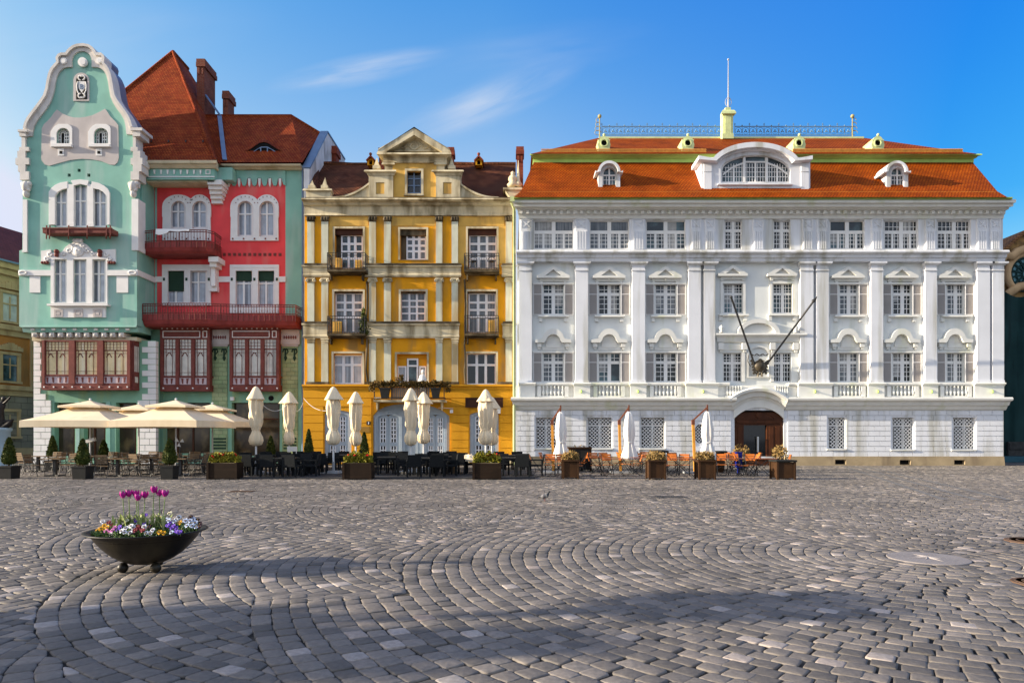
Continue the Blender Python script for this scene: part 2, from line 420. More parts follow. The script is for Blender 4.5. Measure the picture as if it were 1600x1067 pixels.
    sm = np.zeros(len(ln), bool); sm[:len(na)] = True
    me.polygons.foreach_set('use_smooth', sm)
    me.materials.append(m_sett); me.update(calc_edges=True); me.validate()
    o = bpy.data.objects.new('paving', me); col.objects.link(o)
    tag(o, kind='structure')
    return N_
n_setts = paving()

# ---------------------------------------------------------------- shared building parts
m_white = mat('white_plaster', (.74, .755, .79), .7, .07, .7, (.43, .42, .36), .36, (1.6, 1.6, .14))
m_mint = mat('pale_mint_plaster', (.73, .75, .73), .75, .08, .6, (.58, .60, .52), .2, (1.2, 1.2, .2))
m_trimw = mat('white_trim', (.75, .745, .70), .65, .08, 2, (.6, .62, .45), .15)
m_frame = mat('white_window_frame', (.80, .79, .77), .5, .03, 2)
m_glass = mat('window_glass', (.025, .034, .042), .06, .5, .8, (.10, .17, .19), .45, (.9, .9, .9), spec=.5)  # teal patches paint sky reflections into the panes
m_glassb = mat('window_glass_with_curtain', (.10, .115, .13), .08, .35, 3, (.26, .27, .28), .45, (9, 9, .2), spec=.5)
m_glassd = mat('dark_window_glass', (.012, .014, .016), .05, .4, .7, spec=.6)
m_curt = mat('pale_curtain', (.42, .42, .41), .6, .3, 4, (.2, .2, .2), .4, (9, 9, .3))
m_shut = mat('grey_shutter', (.42, .385, .36), .6, .05, 2)
m_terra = mat('orange_roof_tile', (.42, .090, .004), .8, .28, 1.0, tile=('roof', .18, .155, .025, (.13, .018, .002), (.33, .060, .003)), spec=.06)  # dark lines between tiles paint the shade of the lapped gaps
m_ridge = mat('tan_ridge_tile', (.60, .27, .06), .8, .2, 5)
m_lime = mat('lime_green_paint', (.48, .66, .18), .6, .12, 2)
m_palelime = mat('pale_lime_paint', (.58, .64, .32), .6, .15, 3)
m_sandst = mat('sandstone_base', (.40, .31, .19), .85, .2, 1.3, (.2, .15, .1), .3, bump=.3, bscale=8)
m_dark = mat('dark_opening', (.01, .01, .011), .9, 0)
m_iron = mat('black_iron', (.02, .02, .022), .45, .1, 8, spec=.5)
m_bluiron = mat('blue_grey_iron', (.16, .26, .36), .45, .1, 8)
m_brown = mat('brown_oak_door', (.075, .026, .011), .5, .3, 3, (.06, .02, .01), .4, (10, 10, .5))
m_steel = mat('brushed_steel', (.6, .6, .6), .3, 0, metal=1)

def window(par, x0, y0, x1, y1, D, cols=2, rows=(.32,), lights=None, bw=2.2, mw=2.6, g=None, fm=None, head=None, name='window', skip=None, dep=.09):
    """Casement window filling a photo rectangle at depth D: frame mesh (border, mullions, fine bars) and a pane under it."""
    w = MB(); fm = fm or m_frame; g = g or m_glass
    if head:                                            # arched head of height `head`
        o = arched(x0, y0, x1, y1, head); i = arched(x0+bw, y0+bw, x1-bw, y1-bw, max(head-bw, .5))
        w.prism(o, D, dep, [i])
    else: w.prism(rect(x0, y0, x1, y1), D, dep, [rect(x0+bw, y0+bw, x1-bw, y1-bw)])
    a0, a1, b0, b1 = x0+bw, x1-bw, y0+bw, y1-bw
    def top_at(x):
        if not head: return b0
        rx = (x1-x0)/2-bw; t = (x-(x0+x1)/2)/rx
        return y0+head-(head-bw)*math.sqrt(max(0, 1-t*t))
    xs = [a0+(a1-a0)*k/cols for k in range(1, cols)]
    for x in xs: w.fbox(x-mw/2, top_at(x)+.2, x+mw/2, b1, D+.006, dep-.01)
    ys = [b0+(b1-b0)*r_ for r_ in rows]
    for y in ys:
        w.fbox(a0, y-mw*.42, a1, y+mw*.42, D+.012, dep-.02)
    if lights:
        cx = [a0]+xs+[a1]; cy = [b0]+ys+[b1]
        for ci in range(len(cx)-1):
            for ri in range(len(cy)-1):
                if skip and (ci, ri) in skip: continue
                nx, ny = lights[min(ri, len(lights)-1)]
                for k in range(1, nx):
                    x = cx[ci]+(cx[ci+1]-cx[ci])*k/nx; w.fbox(x-.4, max(cy[ri], top_at(x)), x+.4, cy[ri+1], D+.03, .03)
                for k in range(1, ny):
                    y = cy[ri]+(cy[ri+1]-cy[ri])*k/ny; w.fbox(cx[ci], y-.4, cx[ci+1], y+.4, D+.035, .03)
    o = w.build(name, fm, par)
    p = MB()
    if head: p.prism(arched(x0+bw*.5, y0+bw*.5, x1-bw*.5, y1-bw*.5, max(head-bw*.5, .5)), D+.065, .03)
    else: p.fbox(x0+bw*.5, y0+bw*.5, x1-bw*.5, y1-bw*.5, D+.065, .03)
    p.build('pane', g, o)
    rr = random.Random(int(x0*17+y0*5))
    if par is wb and not head and y1 < 620 and rr.random() < .5:
        k = rr.randrange(cols); u0, u1 = a0+(a1-a0)*k/cols+.6, a0+(a1-a0)*(k+1)/cols-.6
        t = b0+(b1-b0)*rr.choice((0, .0, .34)); e = b1 if rr.random() < .5 else b0+(b1-b0)*rr.uniform(.5, .85)
        MB().fbox(u0, t, u0+(u1-u0)*rr.uniform(.45, 1), e, D+.0612, .003).build('curtain', m_curt, o)
    return o
def courses(mb, x0, x1, y0, y1, n, D, dep, holes, gap=.9, joint=0, mi=0):
    h = (y1-y0)/n
    for i in range(n):
        a, b = y0+i*h+gap/2, y0+(i+1)*h-gap/2
        segs = [(x0, x1)]
        for (hx0, hy0, hx1, hy1) in holes:
            if hy1 > a+.5 and hy0 < b-.5:
                ns = []
                for (s0, s1) in segs:
                    if hx1 <= s0 or hx0 >= s1: ns.append((s0, s1)); continue
                    if hx0 > s0: ns.append((s0, hx0))
                    if hx1 < s1: ns.append((hx1, s1))
                segs = ns
        for (s0, s1) in segs:
            if s1-s0 < .8: continue
            if not joint: mb.fbox(s0, a, s1, b, D, dep, mi); continue
            k = max(1, round((s1-s0)/joint)); cuts = [s0+(s1-s0)*j/k for j in range(k+1)]
            if i % 2 and k > 1: cuts = [s0]+[s0+(s1-s0)*(j+.5)/k for j in range(k)]+[s1]
            for c0, c1 in zip(cuts, cuts[1:]): mb.fbox(c0+(.25 if c0 > s0 else 0), a, c1-(.25 if c1 < s1 else 0), b, D, dep, mi)
def moulding(mb, x0, x1, D, steps, back, mi=0, ret=(0, 0)):
    """Horizontal moulding; steps = (row, projection) from top to bottom; rows read at their own depth."""
    pr = [(D+back, wz(steps[0][0], D-steps[0][1]))]+[(D-p, wz(y, D-p)) for y, p in steps]+[(D+back, wz(steps[-1][0], D-steps[-1][1]))]
    return mb.sweep(pr, wx(x0, D), wx(x1, D), mi, ret[0], ret[1], D)

# ---------------------------------------------------------------- the long white building
W = 39.7; WR = W+.32
wb = thing('town_palace', 'long white four storey building with grey shutters and orange mansard roof', 'building', (wx(1190, W), W, 0))
# ground storey
GW = [(837, 652, 870, 700), (918, 652, 956, 700), (1001, 652, 1038, 700), (1294, 652, 1321, 701), (1394, 652, 1428, 702), (1489, 652, 1524, 702)]
door_hole = seg(1147.5, 1224.5, 653.5, 636.3)+[(1225, 716), (1148, 716)]
w = MB()
oval = arc(1094, 677.5, 9.5, 15, 0, 345, 23)
w.prism(rect(806, 641, 1568, 713.2), W+.06, .5, [rect(*h) for h in GW]+[door_hole, oval])
courses(w, 806, 1568, 641, 713.2, 9, W, .055, [(h[0]-2, h[1]-1, h[2]+2, h[3]+1) for h in GW]+[(1142, 630, 1231, 720), (1082, 661, 1106, 694)], .9, 18)
w.build('wall', m_white, wb)
for i, (x0, y0, x1, y1) in enumerate(GW):
    xr = x1 if i < 3 else x1
    o = window(wb, x0, y0, x1, y1, W+.32, 2, (.25,), None, 1.6, 3, m_glassd)
    s = MB()                                            # diagonal iron lattice
    a0, a1, b0, b1 = x0+2, x1-2, y0+2, y1-2
    for t0, t1 in ((b0, b0+(b1-b0)*.22), (b0+(b1-b0)*.3, b1)):
        for sg in (1, -1):
            for c in np.arange(-60, 60, 5.6):
                pts = []
                for k in range(41):
                    y = t0+(t1-t0)*k/40; x = (a0+a1)/2+c+sg*(y-t0)
                    if a0 <= x <= a1: pts.append((x, y))
                if len(pts) > 1: s.bar(P(*pts[0], W+.27+.01*sg), P(*pts[-1], W+.27+.01*sg), .036)
    s.build('window_lattice', m_frame, o)
    MB().fbox(x0-1.5, y1, x1+1.5, y1+2.2, W-.07, .25).build('sill', m_trimw, wb)
s = MB(); s.prism(oval, W+.3, .04); oo = s.build('oval_window', m_glassd, wb)
s = MB()
for sg in (1, -1):
    for c in range(-24, 25, 5):
        pts = [(1094+c+sg*(y-677.5), y) for y in np.arange(663, 692.5, .5) if ((c+sg*(y-677.5))/9)**2+((y-677.5)/14.5)**2 < 1]
        if len(pts) > 1: s.bar(P(*pts[0], W+.25+.01*sg), P(*pts[-1], W+.25+.01*sg), .03)
s.build('window_lattice', m_frame, oo)
w = MB()
vents = [(1305, 718, 1322, 725.3), (1406, 718.5, 1423, 725.6), (1491, 718.5, 1508, 725.6)]
w.prism([(806, 713), (1146, 713), (1146, 727.4), (806, 727.4)], W-.10, .5)
w.prism([(1227, 713), (1569, 713), (1570.5, 727.4), (1227, 727.4)], W-.10, .5, [rect(*v) for v in vents])
w.build('stone_plinth', m_sandst, wb)
for v in vents: MB().fbox(v[0]-.5, v[1]-.5, v[2]+.5, v[3]+.5, W+.15, .05).build('cellar_vent', m_dark, wb)
# door
d = MB()
d.prism(door_hole, W+.16, .3, [rect(1162, 664, 1198, 715.5)])
d.fbox(1152, 656.5, 1221, 661, W+.08, .1); d.fbox(1149, 716, 1224, 727, W+.16, .3)
d.prism(seg(1160, 1212, 653, 642)+[(1212, 655), (1160, 655)], W+.12, .05, [seg(1163, 1209, 652.3, 643.8)+[(1209, 653.6), (1163, 653.6)]])
[d.prism(rect(x, 642, x+6, 655), W+.12, .05) for x in ()]
d.prism(arc(1186, 648.5, 4.6, 4.6, 0, 340, 16), W+.10, .06)
for x in (1153, 1202, 1212): d.fbox(x, 666, x+6.5, 712, W+.125, .05)
do = d.build('door', m_brown, wb)
g = MB(); g.fbox(1161, 663, 1199, 716, W+.30, .05); g.build('door_glass', m_glassd, do)
g = MB(); g.bar(P(1184, 682, W+.1), P(1184, 706, W+.1), .09); g.bar(P(1184, 684, W+.1), P(1184, 684, W+.3), .03); g.bar(P(1184, 704, W+.1), P(1184, 704, W+.3), .03); g.build('door_handle', m_steel, do)
# ledge over the ground storey with its arch over the door
LP = [(620.5, .55), (622, .62), (625, .60), (628, .38), (633, .30), (634.5, .18), (638.5, .10), (640.8, .02)]
w = MB()
moulding(w, 804, 1146, W, LP, .4, ret=(.35, 0)); moulding(w, 1226, 1571, W, LP, .4, ret=(0, .02))
w.build('ledge_cornice', m_trimw, wb)
w = MB(); n = 24
def archrow(f, n=24):                                    # f 0 = top line of ledge, 1 = its lower edge
    return seg(1139+8*f, 1233-8*f, 621.5+19.5*f, 604.5+20.5*f, n)
prof = [(0, .55), (.12, .62), (.3, .58), (.42, .36), (.7, .28), (.8, .14), (1, .03), (1, -.4), (0, -.4)]
vs = []
for f, p in prof: vs += [P(x, y, W-p) if p > -.3 else P(x, y, W+.4) for x, y in archrow(f)]
m_ = n+1; fs = []
for j in range(len(prof)):
    k = (j+1) % len(prof)
    fs += [(j*m_+i, j*m_+i+1, k*m_+i+1, k*m_+i) for i in range(n)]
fs += [tuple(j*m_ for j in range(len(prof))), tuple(j*m_+n for j in range(len(prof)))]
w.add(vs, fs)
w.prism(seg(1147, 1225, 641, 625, 20)+[(1225, 653)]+seg(1147.5, 1224.5, 653.5, 636.3)[::-1], W-.02, .08)
w.build('arched_hood', m_trimw, wb)
# balustrade storey band
w = MB(); w.fbox(806, 602, 1568, 621, W+.12, .4)
for x0, x1 in ((811, 836), (897, 922), (985, 1010), (1072, 1122), (1248, 1300), (1357, 1382), (1442, 1466), (1523, 1569)):
    w.fbox(x0, 603, x1, 620.4, W-.12, .24)
    moulding(w, x0-1, x1+1, W-.12, [(597.5, .10), (599.5, .14), (601, .05), (603, 0)], .5)
w.build('pedestal_course', m_trimw, wb)
w = MB(); moulding(w, 838, 1140, W, [(597.5, .05), (600, .08), (602.5, .02)], .3); moulding(w, 1232, 1530, W+.003, [(597.5, .05), (600, .08), (602.5, .02)], .3)
w.build('balustrade_rail', m_trimw, wb)
for cx, wd in ((864, 36), (952, 36), (1040, 36), (1147, 28), (1221, 24), (1328, 36), (1411, 36), (1494, 36)):
    b = MB()
    if wd == 36:
        for s_ in (-1, 1): b.fbox(cx+s_*21.5-3, 603, cx+s_*21.5+3, 620, W-.05, .17)
    b.fbox(cx-wd/2, 618.2, cx+wd/2, 620.4, W-.04, .15)
    for k in range(6):
        x = cx-wd/2+3+(wd-6)*k/5; c = P(x, 618.2, W+.03); h = wz(603, W)-wz(618.2, W)
        b.lathe([(.045, 0), (.05, .05*h), (.085, .25*h), (.09, .38*h), (.045, .62*h), (.035, .75*h), (.06, .93*h), (.06, h)], c, 8)
    b.build('balustrade', m_trimw, wb)
for x in (908, 997, 1099, 1274, 1372, 1456, 1551):
    b = MB(); b.tube([P(x, 611, W-.1), P(x+.3, 611, W-.35), P(x+.5, 613.5, W-.4)], .05, 6); b.fbox(x-1, 609, x+1, 614, W-.15, .04); b.build('drain_spout', m_lime, wb)
# two main storeys: recessed bays behind pilasters
SH3 = [(833.4, 895.7), (920, 984), (1008.6, 1071.5), (1296, 1356), (1379.6, 1440), (1464, 1522)]
C3 = [(1130, 1161), (1207, 1238.5)]
holes = [rect(a+15, 444, b-15, 492) for a, b in SH3]+[rect(a+15, 551, b-15, 597) for a, b in SH3]+[rect(a, 443, b, 490) for a, b in C3]+[rect(a-1, 551, b-2, 597) for a, b in C3]
w = MB(); w.prism(rect(808, 406, 1569, 602), WR, .5, holes); w.build('wall', m_mint, wb)
PIL = [(811, 831), (899, 919), (988, 1008), (1076, 1095), (1100, 1117.5), (1251, 1271), (1276, 1295), (1361, 1380), (1446, 1464), (1527, 1547), (1551, 1569)]
for i, (a, b) in enumerate(PIL):
    p = MB(); p.fbox(a, 421, b, 595, W, .4); p.fbox(a-1.2, 594, b+1.2, 597.6, W-.06, .46)
    p.fbox(a-.6, 421, b+.6, 423, W-.05, .45); p.fbox(a+.3, 414.5, b-.3, 421, W-.02, .4)
    moulding(p, a-1, b+1, W, [(408.5, .20), (411, .20), (413, .10), (414.5, .04)], .4, ret=(.5, .5))
    p.build('pilaster', m_white, wb)
def shutter(par, x0, y0, x1, y1, D):
    s = MB(); m = .9; ym = y0+(y1-y0)*.33
    s.prism(rect(x0, y0, x1, y1), D, .06, [rect(x0+m, y0+m, x1-m, ym-m*.5), rect(x0+m, ym+m*.5, x1-m, y1-m)], mi=1)
    n = 24
    for a, b in ((y0+m, ym-m*.5), (ym+m*.5, y1-m)):
        k = max(3, int((b-a)/1.6))
        for j in range(k):
            y = a+(b-a)*(j+.5)/k; h = (b-a)/k*.42
            pa = P(x0+m, y-h, D+.045); pb = P(x1-m, y-h, D+.045); pc = P(x1-m, y+h, D+.012); pd = P(x0+m, y+h, D+.012)
            e = Vector((0, .012, 0))
            s.add([pa, pb, pc, pd, pa+e, pb+e, pc+e, pd+e], [(0, 3, 2, 1), (4, 5, 6, 7), (0, 1, 5, 4), (2, 3, 7, 6)], 0)
        s.fbox(x0+m, a, x1-m, b, D+.05, .008, 0)
    s.build('shutter', [m_shut, m_frame], par)
def tri_pediment(cx, hw, yt, yb, D):
    s = MB(); h = yb-yt
    s.prism([(cx-hw, yb), (cx-hw, yb-3.5), (cx, yt), (cx+hw, yb-3.5), (cx+hw, yb)], D-.30, .35, [[(cx-hw*.5, yb-3.4), (cx, yt+5), (cx+hw*.5, yb-3.4)]])
    s.prism([(cx-hw*.5, yb-3.3), (cx, yt+4.9), (cx+hw*.5, yb-3.3)], D-.1, .12)
    s.fbox(cx-hw*.86, yb, cx+hw*.86, yb+6, D-.10, .12); s.fbox(cx-hw*.8, yb+1.4, cx+hw*.8, yb+4.6, D-.13, .05)
    s.ball(P(cx, yb+3, D-.14), .07)
    for q in (-1, 1): s.fbox(cx+q*hw*.72-2, yb+6, cx+q*hw*.72+2, yb+7.5, D-.12, .12)
    s.build('pediment', m_trimw, wb)
def arch_pediment(cx, hw, yt, yb, D):
    s = MB(); h = yb-yt
    o = [(cx-hw, yb), (cx-hw, yb-4.5), (cx-hw*.66, yb-6)]+arc(cx, yb-4, hw*.60, h-4, 168, 12, 16)+[(cx+hw*.66, yb-6), (cx+hw, yb-4.5), (cx+hw, yb)]
    i = [(cx+hw*.5, yb)]+arc(cx, yb-2, hw*.40, h-11, 8, 172, 14)+[(cx-hw*.5, yb)]
    s.prism(o+i, D-.30, .35)
    o2 = [(cx-hw*.92, yb+1), (cx-hw*.92, yb-2)]+arc(cx, yb-4, hw*.52, h-8.5, 168, 12, 16)+[(cx+hw*.92, yb-2), (cx+hw*.92, yb+1)]
    i2 = [(cx+hw*.55, yb+1)]+arc(cx, yb-2, hw*.43, h-12, 8, 172, 14)+[(cx-hw*.55, yb+1)]
    s.prism(o2+i2, D-.18, .22)
    s.prism(arc(cx, yb+7, hw*.42, h+2, 180, 0, 14), D-.04, .05)
    s.fbox(cx-hw*.62, yb+6.5, cx+hw*.62, yb+12, D-.07, .08); s.fbox(cx-hw*.4, yb+4, cx+hw*.4, yb+8, D-.10, .1)
    for q in (-1, 1):
        s.fbox(cx+q*hw*.78-3.2, yb+1, cx+q*hw*.78+3.2, yb+7, D-.20, .22); s.fbox(cx+q*hw*.78-2.2, yb+7, cx+q*hw*.78+2.2, yb+11, D-.12, .14)
    s.build('pediment', m_trimw, wb)
def sill(x0, x1, y, D):
    s = MB(); moulding(s, x0, x1, D, [(y, .20), (y+2.2, .22), (y+4, .08)], .1)
    for q in (x0+4, x1-4): s.fbox(q-2.5, y+4, q+2.5, y+10, D-.13, .15)
    s.build('sill', m_trimw, wb)
for i, (a, b) in enumerate(SH3):
    cx = (a+b)/2
    for ys, ye, sk in ((444, 492, None), (551, 597, {(1, 1)} if i == 1 else None)):
        o = window(wb, a+14.5, ys, b-14.5, ye, WR+.20, 2, (.32,), [(2, 2), (2, 4)], 1.8, 5.5, [m_glass, m_glassb, m_glassd][(i*2+(ye > 500)) % 3 if i < 3 else 2-(i % 2)], skip=sk)
        shutter(o, a, ys, a+13.6, ye, WR-.08); shutter(o, b-13.6, ys, b, ye, WR-.08)
    tri_pediment(cx, 25.5, 416, 434, WR); sill(cx-23.5, cx+23.5, 492.5, WR); arch_pediment(cx, 28, 513, 535, WR)
    for y0, y1 in ((441.5, 444), (548.5, 551)): MB().fbox(a-1, y0, b+1, y1, WR-.12, .14).build('lintel', m_trimw, wb)
def surround(x0, y0, x1, y1, D, m=4):
    MB().prism(rect(x0-m, y0-m, x1+m, y1+1), D-.08, .1, [rect(x0, y0, x1, y1)]).build('window_surround', m_trimw, wb)
for a, b in C3:
    cx = (a+b)/2
    window(wb, a, 443, b, 490, WR+.2, 2, (.34,), [(3, 3), (3, 4)], 1.8, 4.5, m_glass); surround(a, 443, b, 490, WR)
    tri_pediment(cx, 23, 414, 431, WR); sill(cx-23, cx+23, 490.5, WR)
    window(wb, a-1, 551, b-2, 597, WR+.2, 2, (.34,), [(3, 3), (3, 4)], 1.8, 4.5, m_glassd)
# portal over the entrance: entablature with broken arch, niche with the flag holder
w = MB()
moulding(w, 1121, 1252, WR, [(520.5, .38), (523, .40), (526, .26), (528, .20), (534, .14), (536, .02)], .1, ret=(.5, .5))
w.prism(arc(1186, 521, 33, 23, 180, 0, 20)+arc(1186, 521, 26, 16.5, 0, 180, 20), WR-.34, .4)
w.prism(arc(1186, 521, 26, 16.5, 180, 0, 20), WR-.16, .2)
for x in (1127, 1164, 1208, 1244):
    w.fbox(x-4, 535.5, x+4, 546, WR-.24, .26); w.fbox(x-2.5, 546, x+2.5, 550, WR-.14, .16)
w.fbox(1130, 538, 1158, 547, WR-.06, .08); w.fbox(1211, 538, 1240, 547, WR-.06, .08)
for x in (1161.5, 1207): w.fbox(x-2.5, 550, x+2.5, 596, WR-.10, .14)
w.prism(arched(1167, 540, 1204, 590, 14), WR-.09, .12, [arched(1170, 543, 1201, 588, 12)])
for x in (1127, 1243):
    c = P(x, 520, WR-.25); w.lathe([(.12, 0), (.14, .05), (.07, .12), (.15, .25), (.14, .33), (.05, .42), (.02, .46)], c, 10)
w.build('portal_entablature', m_trimw, wb)
# cast iron eagle bracket and its two flag poles
e = MB(); c = P(1187, 572, WR-.38)
e.ball(c, (.36, .26, .36)); e.ball(c+Vector((0, -.1, .30)), (.13, .13, .13)); e.bar(c+Vector((.05, -.1, .32)), c+Vector((.2, -.22, .28)), .06)
for s_ in (-1, 1):
    for k in range(5):
        a = c+Vector((s_*.2, -.05, .1-.06*k)); e.bar(a, a+Vector((s_*(.34-.04*k), .02, .24-.14*k)), .07, .12)
    e.bar(c+Vector((s_*.1, 0, -.3)), c+Vector((s_*.12, -.02, -.62)), .09)
e.bar(c+Vector((0, .35, -.1)), c, .16); e.tube([c+Vector((.45*math.cos(t), .1, .05+.5*math.sin(t))) for t in np.linspace(-2.2, -.9, 8)], .05)
e.bar(c+Vector((-.42, 0, .62)), c+Vector((.42, 0, .62)), .03); e.tube([c+Vector((-.5+q*.1, -.02, .66+.06*math.cos(q*1.9))) for q in range(11)], .025)
e.tube([c+Vector((-.62, 0, .7)), c+Vector((-.68, .05, .3)), c+Vector((-.5, .1, .0))], .02); e.tube([c+Vector((.62, 0, .7)), c+Vector((.6, .05, .3))], .02)
e.build('eagle_bracket', mat('weathered_bronze', (.07, .055, .035), .5, .4, 9, spec=.5, metal=.4), wb)
for a, b in (((1182, 578, WR-.3), (1142.5, 464.5, WR-2.1)), ((1196, 572, WR-.3), (1271, 471, WR-2.0))):
    f = MB(); A, B = P(*a), P(*b); f.tube([A, B], .055, 6); dr = (B-A).normalized(); f.ball(B, .09)
    if b[0] > 1200:
        up = Vector((-dr.z, 0, dr.x)); f.add([B+dr*.35, B+up*.13, B-dr*.05, B-up*.13, B+dr*.15+Vector((0, -.03, 0)), B+dr*.15+Vector((0, .03, 0))], [(0, 1, 4), (1, 2, 4), (2, 3, 4), (3, 0, 4), (1, 0, 5), (2, 1, 5), (3, 2, 5), (0, 3, 5)])
    f.build('flag_pole', m_iron, wb)
# entablature between the storeys
w = MB(); moulding(w, 808, 1569, W, [(390.6, .40), (393.5, .44), (396, .36), (397, .24), (402, .20), (403, .12), (408.5, .06)], .8, ret=(.1, .02)); w.build('string_course', m_white, wb)
# top storey
T = [(834, 896), (921, 983), (1009, 1071), (1132, 1159), (1208, 1235), (1296, 1351), (1381, 1435), (1464, 1517)]
w = MB(); w.prism(rect(811, 340, 1567, 391.5), W+.04, .5, [rect(a, 343.5, b, 389.5) for a, b in T]); w.build('wall', m_white, wb)
for i, (a, b) in enumerate(T):
    if b-a < 40: window(wb, a, 345, b, 389.5, W+.24, 2, (.34,), [(3, 2), (3, 4)], 1.6, 5, m_glassd)
    else:
        blind = i in (0, 1, 2, 5)
        o = window(wb, a, 345, b, 389.5, W+.24, 2, (.40,), [(1, 1) if blind else (4, 2), (5, 4)], 1.6, 6, [m_glassb, m_glassb, m_glass, m_glass, m_glass, m_glass, m_glassd, m_glassd][i])
        h = (b-a)/4
        for x in (a+h, b-h): MB().fbox(x-1.4, 365, x+1.4, 388, W+.235, .04).build('casement_stile', m_frame, o)
    MB().fbox(a-1, 389.4, b+1, 391, W-.05, .3).build('sill', m_lime if i % 4 == 9 else m_trimw, wb)
for a, b in ((814, 832), (899, 918), (988, 1007), (1080, 1096), (1102, 1118), (1177, 1194), (1254, 1271), (1277, 1293), (1362, 1380), (1446, 1463), (1527, 1544), (1548, 1564)):
    s = MB(); s.prism(rect(a, 342, b, 391), W-.04, .09, [rect(a+2, 343.5, b-2, 357)])
    s.fbox(a+2, 343.5, b-2, 357, W, .05); s.bar(P(a+4, 346, W-.01), P(b-4, 355, W-.01), .06); s.bar(P(a+4, 355, W-.012), P(b-4, 346, W-.012), .06)
    k = 4
    for j in range(k):
        x = a+3+(b-a-6)*j/(k-1); s.fbox(x-.9, 361, x+.9, 389, W-.085, .05)
    s.build('pilaster', m_white, wb)
# main cornice with its dentils, gutter
w = MB()
moulding(w, 811, 1567, W, [(311.5, 1.0), (316.5, .98), (318, .80), (322.5, .78), (324, .5), (327.5, .42), (329, .22), (334.5, .18), (335.5, .10), (341.5, .06)], .8, ret=(.40, .04))
for k in range(72):
    x = 814+(1564-814)*k/71; w.fbox(x-2.3, 328.4, x+2.3, 333.4, W-.36, .2)
w.build('main_cornice', m_trimw, wb)
g = MB(); moulding(g, 803, 1560, W, [(308, 1.12), (310.2, 1.14), (312, 1.04)], .2); g.build('gutter', mat('green_gutter', (.26, .33, .08), .5, .15, 3), wb)
dp = MB(); dp.tube([P(801, 311, W-.9), P(800, 318, W-.7), P(803.5, 326, W-.25), P(803.5, 726, W-.25)], .085, 8); dp.box(wx(797, W-.9), wx(804.5, W-.9), W-1.05, W-.75, wz(316, W-.9), wz(308.5, W-.9))
dp.build('downpipe', m_palelime, wb)
# mansard roof
E0 = W-.9; rb = W+1.7
lo = [P(812, 303.5, E0), P(1562, 303.5, E0), P(1520, 254, rb-.05), P(834, 254, rb-.05)]
yb_ = 14.
r_ = MB(); r_.add(lo, [(0, 1, 2, 3)])
B = [Vector((p.x, W+yb_, p.z)) for p in lo]
ta, tb = P(834, 254, rb-.05), P(1520, 254, rb-.05)
bl, br = Vector((lo[0].x, W+yb_+2, lo[0].z)), Vector((lo[1].x, W+yb_+2, lo[1].z))
tal, tbr = Vector((ta.x, W+yb_, ta.z)), Vector((tb.x, W+yb_, tb.z))
mid = lambda p, q, t, dz: p.lerp(q, t)+Vector((0, 0, -dz))
r_.add([lo[1], br, tbr, tb], [(0, 1, 2, 3)]); r_.add([lo[0], bl, tal, ta], [(3, 2, 1, 0)])
r_.add([bl, br, tbr, tal], [(3, 2, 1, 0)])
r_.add([P(803, 308.3, E0-.30), P(1574, 308.3, E0-.30), P(1559, 299.5, E0+.14), P(813.5, 299.5, E0+.14)], [(0, 1, 2, 3)])
r_.add([P(1574, 308.3, E0-.30), Vector((P(1574, 308.3, E0-.30).x, W+yb_+2, lo[0].z)), Vector((P(1559, 299.5, E0+.14).x, W+yb_+2, lo[0].z+.3)), P(1559, 299.5, E0+.14)], [(0, 1, 2, 3)])
r_.build('mansard_roof', m_terra, wb)
g = MB(); g.fbox(833, 243.5, 1521.5, 254.6, rb, 11); moulding(g, 833, 1522, rb, [(240.5, .40), (242.5, .42), (244.5, .2), (247, .12)], .2, ret=(.5, .5)); g.build('roof_frieze', m_lime, wb)
u = [P(830, 240.5, rb-.5), P(1526, 240.5, rb-.5), P(1352, 216, rb+4.2), P(934, 216, rb+4.2)]
u2 = [Vector((u[0].x, rb+11, u[0].z)), Vector((u[1].x, rb+11, u[1].z)), Vector((u[2].x, rb+6.5, u[2].z)), Vector((u[3].x, rb+6.5, u[3].z))]
r_ = MB(); r_.add([u[0], u[1], u[2], u[3]], [(0, 1, 2, 3)]); r_.add([u[1], u2[1], u2[2], u[2]], [(0, 1, 2, 3)]); r_.add([u[0], u2[0], u2[3], u[3]], [(3, 2, 1, 0)])
r_.add([u2[0], u2[1], u2[2], u2[3]], [(3, 2, 1, 0)]); r_.add([u[2], u[3], u2[3], u2[2]], [(0, 3, 2, 1)])
r_.build('upper_roof', m_terra, wb)
g = MB(); g.fbox(936, 213.6, 1350, 217.2, rb+4.1, .5); g.build('ridge_capping', m_palelime, wb)
def snow_guard(x0, x1, y0, y1, D):
    s = MB(); n = int((x1-x0)/2.1)
    for k in range(n): x = x0+(x1-x0)*k/n; s.fbox(x, y0, x+1.4, y1, D, .06)
    s.fbox(x0, y0+1.2, x1, y0+1.9, D-.02, .015); s.fbox(x0, y1-1.6, x1, y1-.9, D-.022, .015)
    s.build('snow_guard', m_ridge, wb)
snow_guard(824, 1556, 299.4, 306, E0+.12)
snow_guard(846, 1104, 232.5, 238.5, rb-.15); snow_guard(1239, 1505, 232.5, 238.5, rb-.15)
